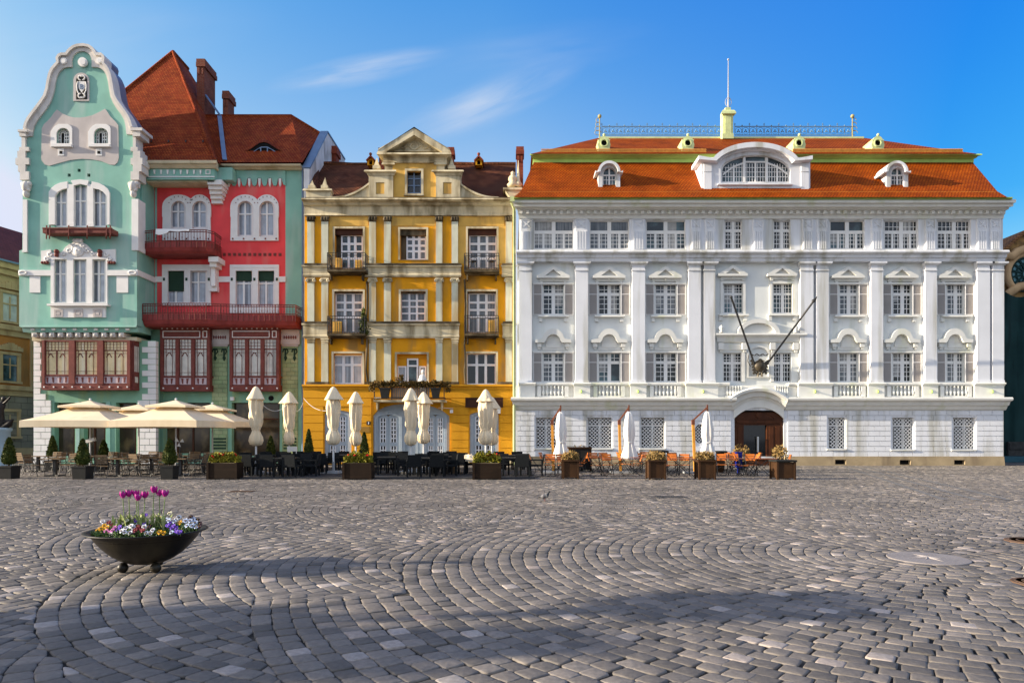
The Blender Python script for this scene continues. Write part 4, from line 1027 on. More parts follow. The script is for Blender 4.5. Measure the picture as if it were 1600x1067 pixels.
oriel(65, 203, 531.5, 609, DG-.75, .75, 3, m_glyel)
# its right hand return with narrow lights
s = MB(); X0 = wx(203, DG-.75); s.box(X0, X0+.16, DG-.62, DG-.01, wz(609, DG-.75), wz(531.5, DG-.75)); so = s.build('oriel_return', m_wood, gh)
s = MB()
for k in range(3): s.box(X0+.15, X0+.18, DG-.55+.18*k, DG-.45+.18*k, wz(580, DG-.75), wz(540, DG-.75))
s.box(X0+.15, X0+.18, DG-.5, DG-.2, wz(597, DG-.75), wz(588, DG-.75)); s.build('pane', m_glpale, so)
# ---- red recessed front
R3 = [(267, 314, 290, 357), (300, 314, 323.5, 357), (371, 314, 395, 369.5), (405, 314, 429, 369.5)]
R2 = [(262, 423, 288, 474), (297, 423, 323, 474), (368, 423, 394, 480), (403, 423, 428.5, 480)]
holes = [arched(*h, 11.5) for h in R3]+[rect(*h) for h in R2]
s = MB(); s.prism(rect(238, 262, 446, 512), DR, .4, holes); s.build('wall', m_red, gh)
MB().fbox(446, 258, 473.5, 512, DR, .4).build('green_strip', m_green, gh); MB().fbox(242, 262, 245, 512, DR-.03, .1).build('green_strip', m_green, gh)
b = MB(); b.box(wx(240, DR), wx(473.4, DR), DR+.75, DR+9, 0, wz(262, DR)); b.build('body', m_green, gh)
for (x0, x1), (a, b_), yb_ in (((253.5, 329), (267, 323.5), 376), ((360, 435), (371, 429), 376)):
    hs_ = [arched(*h, 11.5) for h in R3 if x0 < h[0] < x1]
    cxs = [(h[0]+h[2])/2 for h in R3 if x0 < h[0] < x1]
    o = [(x0, yb_), (x0+.5, 340), (x0-.3, 338), (x0-.3, 323)]+arc(cxs[0], 322, cxs[0]-x0, 18, 178, 28, 12)+arc(cxs[1], 322, x1-cxs[1], 18, 152, 2, 12)+[(x1+.3, 323), (x1+.3, 338), (x1-.5, 340), (x1, yb_)]
    s = MB(); s.prism(o, DR-.10, .12, hs_); so = s.build('window_surround', m_wht, gh)
    d = MB()
    for j in range(5): x = x0+3.5+(x1-x0-7)*j/4; d.fbox(x-1.1, 371.8, x+1.1, 374.2, DR-.125, .03)
    for c in cxs:
        for t in np.linspace(20, 160, 7): d.fbox(c+15.6*math.cos(R(t))-.6, 322-15*math.sin(R(t))-.6, c+15.6*math.cos(R(t))+.6, 322-15*math.sin(R(t))+.6, DR-.125, .03)
    d.build('surround_studs', m_wood, so)
for h in R3: window(gh, *h, DR+.10, 2, (.38 if h[3] < 360 else .36,), None, 2.2, 2.6, m_glcur, head=11.5)
for x0, x1, yb_ in ((253, 329, 489), (359, 435.5, 489)):
    hs_ = [rect(*h) for h in R2 if x0 < h[0] < x1]
    s = MB(); s.prism(rect(x0, 413.5, x1, 478 if x0 < 300 else 489), DR-.10, .12, hs_); s.fbox(x0+3, 416, x1-3, 418, DR-.12, .04)
    so = s.build('window_surround', m_wht, gh)
    d = MB()
    for x in (x0+3, (x0+x1)/2, x1-3): d.fbox(x-1.5, 434, x+1.5, 438.5, DR-.13, .04)
    d.build('green_studs', m_grblind, so)
for i, h in enumerate(R2):
    o = window(gh, *h, DR+.10, 2, (.34,), None, 2.0, 2.8, m_glcur)
    if i != 1: MB().fbox(h[0]+1, h[1]+.5, h[2]-1, h[1]+(32 if i == 0 else 16), DR+.06, .03).build('roller_blind', m_grblind, o)
for a, b_ in ((242, 253), (329, 359), (435.5, 446)): MB().fbox(a, 432, b_, 440.5, DR-.08, .1).build('white_band', m_wht, gh)
s = MB()
for k in range(12): x = 350.5+7.9*k; s.fbox(x-2.1, 395.5, x+2.1, 399.8, DR-.03, .05)
s.build('dark_red_squares', m_wood, gh)
# eaves: deep bracketed eave on the left half, scalloped frieze on the right
s = MB(); s.fbox(224, 264, 335, 279, DR-1.15, 1.15); moulding(s, 224, 335, DR-1.15, [(279, .06), (280.5, .06)], 1.1); s.box(wx(335, DR-1.15), wx(335, DR-1.15)+.9, DR-.7, DR, wz(281, DR-.7), wz(262, DR-.7))
s.build('eave_frieze', m_green, gh)
s = MB()
for k in range(8): x = 241+10.3*k; s.prism([(x-1.6, 265.5), (x+1.6, 265.5), (x+.8, 272), (x-.8, 272)], DR-1.20, .05)
s.prism(rect(321, 265, 328.5, 272.5), DR-1.19, .05, [rect(322.2, 266.2, 327.3, 271.3)]); s.fbox(224, 275.4, 335, 277, DR-1.19, .05)
s.build('frieze_ornament', m_wht, gh)
s = MB(); s.fbox(226, 281, 334, 284.5, DR-1.0, .98); moulding(s, 238, 330, DR, [(284.6, .75), (288, .7), (289, .3), (292, .2)], .05)
moulding(s, 208, 337, DR-1.2, [(250.5, .35), (255, .32), (257, .2), (263, .05)], .4, ret=(0, .6)); moulding(s, 337, 474, DR, [(256, .6), (259, .55), (260.5, .35), (265, .2), (266.5, .03)], .1)
s.build('eave_moulding', m_cream, gh)
s = MB(); s.fbox(345, 266.5, 446, 273, DR-.09, .1); n = 6
loop = [(345, 272.9), (446, 272.9), (446, 290)]
xs = np.linspace(446, 345, 14)
for k in range(n):
    c = 437.3-16*k; loop += arc(c, 282, 3.4, 7, 0, 180, 6)[::1] if 0 else [(c+5, 288), (c+3.6, 283)]+arc(c, 281, 3.6, 3, 0, 180, 6)+[(c-3.6, 283), (c-5, 288)]+arc(c-8, 288, 3, 2.6, 0, -180, 4)
loop += [(345, 290)]
s.prism(loop, DR-.085, .1); s.fbox(340, 266.5, 352, 303, DR-.092, .1); s.build('scalloped_frieze', m_green, gh)
s = MB()
for k in range(6): c = 357.3+16*k; s.prism([(c-2, 279), (c+2, 279), (c+1.4, 288), (c, 292), (c-1.4, 288)], DR-.12, .12)
s.build('frieze_drops', m_wht, gh)
for x0, x1, y0, y1, nm in ((324, 347, 281, 319, 5), (325.5, 341, 401, 455, 4)):
    s = MB()
    if nm == 5:
        for k in range(5): s.fbox(x0+1.6*k, y0+7.4*k, x1-.6, y0+7.4*(k+1), DR-1.0+.19*k, 1.0-.19*k)
    else:
        s.fbox(x0, y0, x1, y0+8, DR-1.0, 1.0); s.fbox(x0+2, y0+8, x1-3, y0+16, DR-.8, .8); s.fbox(x0+4, y0+16, x1-5, y1-8, DR-.55, .55); s.fbox(x0+1, y1-8, x1-2, y1, DR-.35, .35)
    s.build('corbel', m_wht, gh)
# balconies
def balcony(pts, ytop, ymid, ybot, post=.35):
    """Curved balcony: solid skirt in maroon between ymid and ybot, iron railing above; pts = (x, D) along the front."""
    b = MB(); W3_ = [Vector((wx(x, d), d, 0)) for x, d in pts]; dref = min(d for x, d in pts)
    zt, zm, zb = wz(ytop, dref), wz(ymid, dref), wz(ybot, dref)
    n = len(W3_); vs = []
    for z, k in ((zm, 0), ((zm+zb)/2, .0), (zb+.12, .12), (zb, .3)):
        for p in W3_: vs.append((p.x, p.y+k, z))
    fs = [(l*n+i, (l+1)*n+i, (l+1)*n+i+1, l*n+i+1) for l in range(3) for i in range(n-1)]
    b.add([(v[0], v[1], v[2]) for v in vs], [f[::-1] for f in fs])
    back = max(d for x, d in pts)+.25
    bot = [vs[3*n+i] for i in range(n)]
    b.add(bot+[(bot[-1][0], back, zb), (bot[0][0], back, zb)], [tuple(range(n+2))])
    top = [(p.x, p.y+.04, zm-.05) for p in W3_]
    b.add(top+[(top[-1][0], back, zm-.05), (top[0][0], back, zm-.05)], [tuple(range(n+1, -1, -1))])
    bo = b.build('balcony', m_wood_red, gh)
    r_ = MB()
    for z in (zt, zt-.12, zm+.06): r_.tube([Vector((p.x, p.y, z)) for p in W3_], .028, 5)
    for a, c in zip(W3_, W3_[1:]):
        k = max(1, int((c-a).length/.16))
        for j in range(k):
            q = a.lerp(c, j/k); r_.bar((q.x, q.y, zm-.3), (q.x, q.y, zt), .022 if j else .05)
            if j % 2: r_.ball((q.x, q.y-.01, zm+(zt-zm)*.35), .04, n=5, m=3)
            else: r_.bar((q.x, q.y-.012, (zm+zb)/2-.02), (q.x, q.y-.012, zm), .05)
    r_.build('railing', m_wood, bo)
    return bo
m_wood_red = mat('dark_red_balcony', (.28, .055, .052), .6, .2, 2, (.15, .032, .03), .35)
balcony([(221, DR-.15), (222, DR-1.3), (240, DR-1.55), (280, DR-1.65), (322, DR-1.6), (336, DR-1.1), (346, DR-.05)], 359, 377.5, 394)
balcony([(222, DR-.2), (223, DR-1.4), (262, DR-1.6), (322, DR-1.6), (345, DR-1.35), (372, DR-1.2), (430, DR-1.2), (462, DR-1.05), (471, DR-.05)], 474, 490, 508.5)
# ---- ground storey of the recessed half
s = MB(); gh_holes = [rect(251, 629, 328, 708), rect(362, 629, 437, 712)]
s.prism(rect(236, 508, 473.5, 724), DR, .4, gh_holes); s.build('wall', m_greeng, gh)
oriel(250, 327.5, 512, 611, DR-.55, .6, 3, m_glpale, top=True); oriel(358.5, 436, 512, 611, DR-.55, .6, 3, m_glpale, top=True)
for x0, x1, yt in ((331, 355, 540), (441, 465, 540)):
    s = MB(); s.fbox(x0, yt, x1, 715, DR-.05, .1); so = s.build('tiled_pier', m_tilegr, gh)
    s = MB(); s.fbox(x0-2.5, 515, x1+3, 538, DR-.16, .2); s.fbox(x0-1, 538, x1+1, 541, DR-.1, .15); s.build('pier_capital', m_grey, so)
    s = MB()
    for k in range(6): s.fbox(x0+2+3.6*k, 524.5, x0+3.6+3.6*k, 529.5, DR-.19, .05)
    s.fbox(x0+2, 526.4, x0+22, 527.6, DR-.195, .05); s.build('capital_motif', m_wood, so)
    s = MB(); s.fbox(x0+1, 544, x1-1, 545.2, DR-.09, .06)
    for q in (5, 19): s.bar(P(x0+q, 545, DR-.07), P(x0+q, 563, DR-.07), .08); s.prism([(x0+q-2.5, 558.5), (x0+q, 555.5), (x0+q+2.5, 558.5), (x0+q, 564)], DR-.1, .06)
    for q in (5, 19): s.tube([P(x0+q+4*math.sin(t), 549+4*math.cos(t), DR-.07) for t in np.linspace(0, 5, 8)], .04, 4)
    s.build('pier_ornament', m_grblind, so)
    s = MB()
    for k in range(4): s.fbox(x0+2, 684+5*k, x1-2, 686.5+5*k, DR-.08, .05)
    s.build('pier_grille', m_grblind, so)
window(gh, 251, 629, 328, 708, DR+.3, 3, (.3,), None, 1.6, 2.4, m_shop, m_brown, name='shop_window')
window(gh, 362, 629, 437, 712, DR+.3, 2, (.3,), None, 1.6, 2.4, m_shop, m_brown, name='shop_window')
s = MB(); s.fbox(359.5, 620, 365, 625.5, DR-.15, .15); s.build('alarm_box', m_wht, gh)
s = MB(); s.prism(arc(423.5, 622, 4.2, 4.2, 0, 345, 20), DR-.02, .03, [arc(423.5, 622, 2.6, 2.6, 0, 345, 20)][:0]); s.build('round_vent', m_dark, gh)
s = MB(); s.tube([P(472.8, 264, DR-.12), P(472.8, 712, DR-.12)], .06, 6); s.build('downpipe', m_metal, gh)
# ---- roofs
e = DR-.95
fl, fr = P(70, 243.5, e), P(334, 243.5, e); ap = P(270, 81, DR+4.2)
bl_, br_ = Vector((fl.x, DR+10, fl.z)), Vector((fr.x, DR+10, fr.z)); ap2 = ap+Vector((0, 2.2, 0))
# slightly flared foot
fl2, fr2 = P(66, 251, e-.45), P(338, 251, e-.45)
r_ = MB(); r_.add([fl, fr, ap], [(0, 1, 2)]); r_.add([fr, br_, ap2, ap], [(0, 1, 2, 3)]); r_.add([fl, ap, ap2, bl_], [(0, 1, 2, 3)]); r_.add([bl_, ap2, br_], [(0, 1, 2)])
r_.add([P(205, 251, e-.45), fr2, fr, P(205, 243.5, e)], [(0, 1, 2, 3)]); r_.add([fr2, Vector((fr2.x, DR+1, fr2.z)), Vector((fr.x, DR+1, fr.z)), fr], [(0, 1, 2, 3)])
r_.build('tower_roof', m_redtile, gh)
r_ = MB(); r_.tube([fr2, fr, ap], .11, 6); r_.tube([fl, ap], .10, 6); r_.tube([ap, ap2], .12, 6); r_.build('hip_tiles', m_redtile, gh)
r_ = MB(); eR = P(472.5, 254, DR-.55); eL = P(330, 254, DR-.55); rl = P(300, 181, DR+3.6); rr = P(455, 181, DR+3.6); pk = P(500, 208.5, DR+3.6)
pb = Vector((pk.x, DR+8, wz(254, DR))) ; rb_ = Vector((rl.x, DR+8, pb.z))
r_.add([eL, eR, rr, rl], [(0, 1, 2, 3)]); r_.add([eR, pk, rr], [(0, 1, 2)]); r_.add([pk, pb, rr], [(0, 1, 2)]); r_.add([rl, rr, pb, rb_], [(0, 1, 2, 3)])
r_.build('side_roof', m_redtile, gh)
r_ = MB(); r_.tube([rl, rr, pk], .09, 6); r_.build('ridge_tiles', m_redtile, gh)
# party wall on the right with its sheet metal verge
X = wx(474.5, DR-.5); prof = [(DR-.5, 0), (DR-.5, wz(264, DR-.5)), (DR+3.6, wz(207, DR+3.6)), (DR+8.4, wz(250, DR+8.4)), (DR+8.4, 0)]
s = MB(); nvs = [(X, y, z) for y, z in prof]+[(X+.35, y, z) for y, z in prof]; k = 5
s.add(nvs, [(0, 1, 2, 3, 4), (9, 8, 7, 6, 5)]+[(i, i+k, (i+1) % k+k, (i+1) % k) for i in range(k)]); s.build('party_wall', m_white_old, gh)
s = MB()
for (y0, z0), (y1, z1) in ((prof[1], prof[2]), (prof[2], prof[3])): s.bar((X+.15, y0, z0+.04), (X+.15, y1, z1+.04), .5, .10)
s.build('verge_flashing', m_metal, gh)
s = MB(); a = ap.lerp(br_, .0); s.bar(P(308, 130, DR+3.9), P(345, 182, DR+3.2), .2, .06); s.bar(P(343, 182, DR+3.0), P(351, 250, DR-.45), .26, .06); s.build('valley_flashing', m_metal, gh)
# eyebrow dormer
n = 16; f0 = []; Dd = DR+.35
for t in np.linspace(-1, 1, n+1): f0.append((412+43*t, 239-17*math.exp(-(t*2.1)**2)))
s = MB(); back = [P(412+10*t, 214, DR+2.0) for t in np.linspace(-1, 1, n+1)]; fr_ = [P(x, y, Dd) for x, y in f0]
s.add(fr_+back, [(i, i+1, n+2+i, n+1+i) for i in range(n)]); so = s.build('eyebrow_dormer', m_redtile, gh)
s = MB(); s.prism([(x, y+1) for x, y in f0]+[(455, 240.5), (369, 240.5)], Dd+.06, .05); s.build('dormer_opening', m_dark, so)
s = MB(); s.prism([(393, 239), (400, 234), (408, 229.5), (418, 229.5), (426, 234), (434, 239)], Dd+.0, .05, [[(396, 238), (403, 233), (406.5, 231.5), (406.5, 238)], [(408, 238), (408, 230.8), (417, 230.8), (417, 238)], [(418.5, 238), (418.5, 231.5), (424, 234), (430, 238)]]); s.build('dormer_window', m_metal, so)
# chimneys
def chimney(x0, x1, yt, yb_, D, dep, par, name='chimney', m=None):
    c = MB(); c.fbox(x0, yt+12, x1, yb_, D, dep); c.fbox(x0-1.5, yt+5, x1+1.5, yt+12, D-.1, dep+.2); c.fbox(x0-1, yt, x1+1, yt+5.2, D-.06, dep+.12)
    for k in range(2): x = x0+(x1-x0)*(k*.5+.25); c.fbox(x-1.2, yt+14, x+1.2, yt+24, D-.05, .1)
    return c.build(name, m or m_brick, par)
chimney(307.5, 319, 92, 205, DR+3.4, 1.7, gh); chimney(348, 356.5, 142, 200, DR+4.0, 1.0, gh)
for k in range(4): MB().fbox(235+27*k, 219, 236.5+27*k, 222, DR-.4, .4).build('snow_hook', m_iron, gh)

# ---------------------------------------------------------------- the weathered yellow house
m_yel = mat('old_yellow_plaster', (.76, .335, .014), .85, .18, .9, (.34, .20, .07), .40, (1.1, 1.1, .3), bump=.15, bscale=6)
m_yel2 = mat('faded_ochre_plaster', (.70, .42, .10), .85, .2, 1.1, (.34, .20, .07), .32, (1.3, 1.3, .3), bump=.15, bscale=6)
m_yelg = mat('fresh_yellow_plaster', (.66, .31, .018), .8, .07, .8, (.56, .25, .014), .2, (1.5, 1.5, .2))
m_stonew = mat('stained_cream_stucco', (.68, .59, .40), .85, .18, 1.3, (.19, .14, .07), .48, (1.6, 1.6, .35), bump=.2, bscale=8)
m_pil = mat('stained_pale_pilaster', (.60, .60, .47), .85, .12, 1.5, (.42, .30, .14), .44, (2.2, 2.2, .18))
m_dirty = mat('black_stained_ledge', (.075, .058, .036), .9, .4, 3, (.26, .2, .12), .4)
m_oldtile = mat('old_brown_roof_tile', (.13, .042, .018), .9, .5, 1.0, (.08, .035, .02), .5, (.8, .8, .8), tile=('roof', .2, .17, .028, (.03, .014, .008), (.25, .085, .04)), spec=.06)  # dark course lines stand in for shade under the tiles
m_bluedoor = mat('grey_blue_door_paint', (.36, .42, .48), .55, .06, 2)
YD = 40.7
yh = thing('yellow_house', 'weathered yellow house with pediment, narrow balconies and grey blue shop doors', 'building', (wx(640, YD), YD, 0))
V3 = [(523, 357, 567, 420), (625, 358, 666, 406), (731, 357, 776, 420)]
V2 = [(522, 455, 567, 520), (626, 455, 665, 502), (730, 455, 775, 520)]
V1 = [(521, 552, 566, 600), (620, 553, 667, 601), (729, 552, 775, 601)]
s = MB(); s.prism(rect(476, 336, 806, 417), YD, .5, [rect(*h) for h in V3]+[]); s.build('wall', m_yel2, yh) if 0 else None
s = MB(); s.prism(rect(476, 330, 806, 603), YD, .5, [rect(*h) for h in V3+V2+V1]); s.build('wall', m_yel, yh)
# older ochre render left between the upper windows
for a, b_, y0, y1 in ((513, 523, 353.2, 412), (567, 576.5, 353.2, 412), (716, 731, 353.2, 412), (776, 790, 353.2, 412), (515, 575, 339, 353), (612, 680, 339, 353), (717, 788, 339, 353), (587, 600, 530, 596), (691, 705, 530, 596)):
    MB().fbox(a, y0, b_, y1, YD-.012, .02).build('faded_render', m_yel2, yh)
b = MB(); b.box(wx(477, YD), wx(805, YD), YD+1.0, YD+13, 0, wz(322, YD)); b.build('body', m_yel2, yh)
PX = [(480, 490.7), (502, 512.5), (576.5, 587), (600, 610.6), (681, 691), (705.6, 715.6), (790, 800)]
for (a, b_) in PX:
    for y0, y1, cap in ((338, 413, 2), (434, 502, 1), (528.5, 596.5, 0)):
        s = MB(); s.fbox(a, y0+8, b_, y1, YD-.12, .14); so = s.build('pilaster', m_pil, yh)
        c = MB(); c.fbox(a-1.2, y0, b_+1.2, y0+2.2, YD-.2, .2)
        if cap == 2:
            c.fbox(a-.4, y0+2, b_+.4, y0+8, YD-.14, .15)
            for q in (a+1, (a+b_)/2, b_-1): c.ball(P(q, y0+5, YD-.16), .1, n=7, m=4); c.ball(P(q, y0+2.8, YD-.2), .08, n=6, m=4)
        elif cap == 1:
            c.fbox(a, y0+2, b_, y0+8, YD-.13, .14)
            for q in (a, b_): c.tube([P(q+2.2*math.cos(t)*(1-t/12), y0+4+2.2*math.sin(t)*(1-t/12), YD-.17) for t in np.linspace(0, 7, 10)], .05, 5)
        else: c.fbox(a-.6, y0+4, b_+.6, y0+5.6, YD-.17, .18); c.fbox(a, y0+2, b_, y0+8, YD-.13, .14)
        c.build('capital', m_stonew if cap < 2 else m_dirty, so)
def belt(x0, x1, y0, y1, top_dirty=1):
    s = MB(); moulding(s, x0, x1, YD, [(y0, .30), (y0+2.4, .30), (y0+3.6, .18), (y0+9, .16), (y1-5, .14), (y1-3, .2), (y1, .16)], .1, ret=(.4, .4)); s.build('belt_course', m_stonew, yh)
    if top_dirty: MB().fbox(x0-1.5, y0-2.8, x1+1.5, y0+.2, YD-.33, .32).build('ledge', m_dirty, yh)
for x0, x1 in ((476.5, 515), (573, 719), (786, 804)): belt(x0, x1, 414, 432.5)
for x0, x1 in ((476.5, 512), (571, 716), (787, 804)): belt(x0, x1, 505, 528)
for a, b_ in ((478, 513), (777, 802), (570, 592), (694, 717)): MB().fbox(a, 596.5, b_, 600.5, YD-.22, .25).build('ledge', m_dirty, yh)
for (x0, y0, x1, y1) in V3+V2+V1:
    s = MB(); s.prism([(x0-3, y0-3), (x1+3, y0-3), (x1+3, y1), (x0-3, y1)], YD-.07, .1, [[(x0, y0), (x1, y0), (x1, y1-.2), (x0, y1-.2)]]); s.build('window_surround', m_stonew, yh)
m_bwht = mat('white_painted_wood', (.76, .77, .80), .5, .05, 2)
for i, h in enumerate(V3):
    x0, y0, x1, y1 = h
    MB().fbox(x0, y0, x1, y0+10, YD+.12, .3).build('blind_box', m_brown if i != 1 else m_dirty, yh)
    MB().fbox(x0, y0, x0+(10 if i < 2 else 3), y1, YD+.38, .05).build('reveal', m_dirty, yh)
    window(yh, x0+(10 if i < 2 else 2), y0+(10 if i != 1 else 4), x1, y1, YD+.28, 3, (.25, .5, .72), None, 2.0, 4, m_glassb if i else m_glass, m_bwht)
for h in (V2[0], V2[2]): window(yh, h[0]+2, h[1]+3, h[2], h[3], YD+.28, 3, (.22, .42, .62), None, 2, 4, m_glassb, m_bwht)
window(yh, V2[1][0], V2[1][1]+2, V2[1][2], V2[1][3], YD+.28, 3, (.27, .5, .75), None, 2, 3, m_glassb, m_bwht)
for h in V2: MB().fbox(h[0], h[1], h[2], h[1]+3, YD+.14, .3).build('blind_box', m_dirty, yh)
window(yh, V1[0][0], V1[0][1]+3, V1[0][2], V1[0][3], YD+.26, 3, (.32,), None, 2, 4, m_glcur, m_bwht)
window(yh, *V1[2], YD+.26, 3, (.36,), None, 2, 4, m_glassd, m_bwht)
x0, y0, x1, y1 = V1[1]
window(yh, x0+1, 572, 635, y1, YD+.26, 1, (), None, 2, 3, m_glcur, m_bwht); window(yh, 655, 572, x1-1, y1, YD+.26, 1, (), None, 2, 3, m_glcur, m_bwht); window(yh, 636, 560, 653.5, y1, YD+.24, 1, (.25,), None, 2.5, 3, m_glass, m_bwht, name='balcony_door')
s = MB(); s.fbox(620, 553, 667, 560, YD+.3, .1); s.fbox(620, 560.3, 635.5, 572, YD+.3, .1); s.fbox(654, 560.3, 667, 572, YD+.3, .1); s.build('wall', m_yelg, yh)
# ochre doors' lower panels are part of the tall windows; balconies with iron railings
def small_balcony(x0, x1, yt, ys, D):
    s = MB(); f = D-.95; s.fbox(x0, ys, x1, ys+3.2, f, .95); s.fbox(x0+3, ys+3, x1-3, ys+6, f+.3, .65)
    for x in (x0+5, x1-5): s.prism([(x-1, ys+6), (x+1, ys+6), (x+1, ys+16), (x-1, ys+16)], D-.4, .4)
    so = s.build('balcony', m_dirty, yh)
    r_ = MB(); zt, zb = wz(yt, f), wz(ys, f); X0, X1 = wx(x0+.5, f), wx(x1-.5, f)
    path = [(X0, D), (X0, f), (X1, f), (X1, D)]
    for z in (zt, zt-.15, zb+.08): r_.tube([(x, y, z) for x, y in path], .022, 4, smooth=False)
    for (xa, ya), (xb, yb_) in zip(path, path[1:]):
        k = max(2, int(math.hypot(xb-xa, yb_-ya)/.14))
        for j in range(k): q = j/k; r_.bar((xa+(xb-xa)*q, ya+(yb_-ya)*q, zb), (xa+(xb-xa)*q, ya+(yb_-ya)*q, zt), .018 if j else .035)
    r_.build('railing', m_iron, so)
small_balcony(511, 571, 395, 421, YD); small_balcony(725, 780, 396, 421, YD)
small_balcony(511, 570, 494, 521, YD); small_balcony(725.5, 779, 493, 521, YD)
for x, y0, y1, n in ((573, 440, 596, 5), (726, 436, 602, 4)):   # drain stains are pipes with ivy like roots
    s = MB(); s.tube([P(x+random.uniform(-1.5, 1.5), y0+(y1-y0)*k/8, YD-.1) for k in range(9)], .06, 5); s.build('rusty_downpipe', m_dirty, yh)
# main cornice, frieze
s = MB(); moulding(s, 476, 803, YD, [(309.5, .62), (311.5, .66), (314, .55), (316, .34), (320, .26), (322, .12), (323, .06), (334, .06), (336.5, .14), (338, .02)], .5, ret=(0, 0)); s.build('main_cornice', m_stonew, yh)
MB().fbox(477, 308.2, 803, 310.2, YD-.6, .9).build('ledge', m_dirty, yh)
# attic: pedestals, scrolls, dormer front with pediment
ya = YD-.1
s = MB(); s.fbox(478, 297, 516, 309, ya-.1, .9); moulding(s, 478, 516, ya-.1, [(295, .12), (297.5, .16), (299, 0)], .8, ret=(1, 1)); s.build('attic_block', m_stonew, yh)
for x in (488, 508):
    s = MB(); c = P(x, 296, ya+.2); hgt = (wz(277, ya)-wz(296, ya)) if x == 508 else .55
    s.box(c.x-.2, c.x+.2, c.y-.2, c.y+.2, c.z, c.z+.18); s.add([(c.x-.14, c.y-.14, c.z+.18), (c.x+.14, c.y-.14, c.z+.18), (c.x+.14, c.y+.14, c.z+.18), (c.x-.14, c.y+.14, c.z+.18), (c.x, c.y, c.z+hgt)], [(0, 1, 4), (1, 2, 4), (2, 3, 4), (3, 0, 4)]); s.build('obelisk_finial', m_stonew, yh)
crv = lambda s_, c: [(c+s_*60, 309), (c+s_*56, 307)]+[(c+s_*(56-56*t), 307-39*t**2.6) for t in np.linspace(.12, 1, 9)]
for s_, c in ((-1, 576), (1, 719)):
    pts = [(c+s_*60, 309)]+[(c+s_*(60-60*t), 307.5-22*t**2.2) for t in np.linspace(0, 1, 12)]+[(c, 309)]
    s = MB(); s.prism(pts, ya, .5); a = [(c+s_*(60-60*t), 307.5-22*t**2.2) for t in np.linspace(0, 1, 12)]; s.prism(a+[(x, y+3) for x, y in a[::-1]], ya-.12, .2); s.build('volute', m_stonew, yh)
for x0, x1 in ((576, 614), (681, 719)):
    s = MB(); s.prism(rect(x0, 270, x1, 309), ya-.15, 1.2, [rect(x0+11, 285, x1-13, 304)]); s.fbox(x0+10, 284, x1-12, 305, ya-.1, .3)
    moulding(s, x0, x1, ya-.15, [(265.5, .2), (268, .25), (270.5, .1), (274, .05)], .8, ret=(1, 1)); s.build('attic_pedestal', m_stonew, yh)
    MB().fbox(x0+12, 286, x1-14, 303, ya-.11, .02).build('attic_panel', m_yel2, yh)
    cx = (x0+x1)/2-6 if x0 < 600 else (x0+x1)/2+6; c = P(cx, 266, ya+.3)
    s = MB(); s.box(c.x-.22, c.x+.22, c.y-.22, c.y+.22, c.z, c.z+.2); s.add([(c.x-.16, c.y-.16, c.z+.2), (c.x+.16, c.y-.16, c.z+.2), (c.x+.16, c.y+.16, c.z+.2), (c.x-.16, c.y+.16, c.z+.2), (c.x, c.y, c.z+.75)], [(0, 1, 4), (1, 2, 4), (2, 3, 4), (3, 0, 4)]); s.build('obelisk_finial', m_stonew, yh)
s = MB(); s.prism(rect(613.5, 254, 682, 309), ya, 3.2, [rect(636, 267, 658, 302.5)]); s.build('attic_wall', m_yel2, yh)
s = MB(); s.prism(rect(632.5, 263.5, 661.5, 305), ya-.06, .1, [rect(636, 267, 658, 302.5)]); s.fbox(631, 303, 662, 305.5, ya-.14, .2); s.build('window_surround', m_stonew, yh)
window(yh, 636, 267, 658, 302.5, ya+.25, 2, (.34, .67), None, 1.6, 2.4, m_glassd, m_metal)
s = MB()
for x0, x1 in ((601, 613.5), (682, 694.5)): s.fbox(x0, 258, x1, 266, ya+.0, 1.2); moulding(s, x0, x1, ya, [(254, .12), (257, .16), (259, .02)], .8, ret=(1, 1))
s.fbox(600, 245.5, 697, 254, ya-.04, 3.0); moulding(s, 600, 697, ya-.04, [(238.5, .42), (241, .45), (242.5, .2), (246, .06), (251.5, .03), (253, .1), (254.5, .06)], 2.5, ret=(.8, .8))
s.build('attic_entablature', m_stonew, yh)
s = MB(); s.prism([(600, 239), (647, 208), (696, 239)], ya+.1, 2.6); 
ro = [(589.5, 238), (591.5, 232.5), (647, 200.5), (702.5, 232.5), (704.5, 238)]; ri = [(604, 238), (604, 236.5), (647, 211), (690, 236.5), (690, 238)]
s.prism(ro+ri[::-1], ya-.42, 3.2); s.prism([(610, 236.5), (647, 213.5), (686, 236.5)], ya+.0, .12, [[(617, 235), (647, 216.5), (679, 235)]])
s.tube([P(647+6*math.cos(t), 229+5*math.sin(t), ya+.08) for t in np.linspace(0, 2*PI, 13)[:-1]], .06, 5, closed=True)
for q in (-1, 1): s.tube([P(647+q*(7+k*2.4), 230-2.6*math.sin(k*1.1), ya+.08) for k in range(7)], .05, 5)
s.build('pediment', m_stonew, yh)
r_ = MB(); c0 = ya+.1
r_.add([P(590, 237, ya-.45)+Vector((0, 0, .06)), P(647, 200, ya-.45)+Vector((0, 0, .06)), P(704, 237, ya-.45)+Vector((0, 0, .06))]+[p+Vector((0, 4.2, 0)) for p in (P(590, 237, ya-.45)+Vector((0, 0, .06)), P(647, 200, ya-.45)+Vector((0, 0, .06)), P(704, 237, ya-.45)+Vector((0, 0, .06)))], [(0, 1, 4, 3), (1, 2, 5, 4)]); r_.build('attic_roof', m_oldtile, yh)
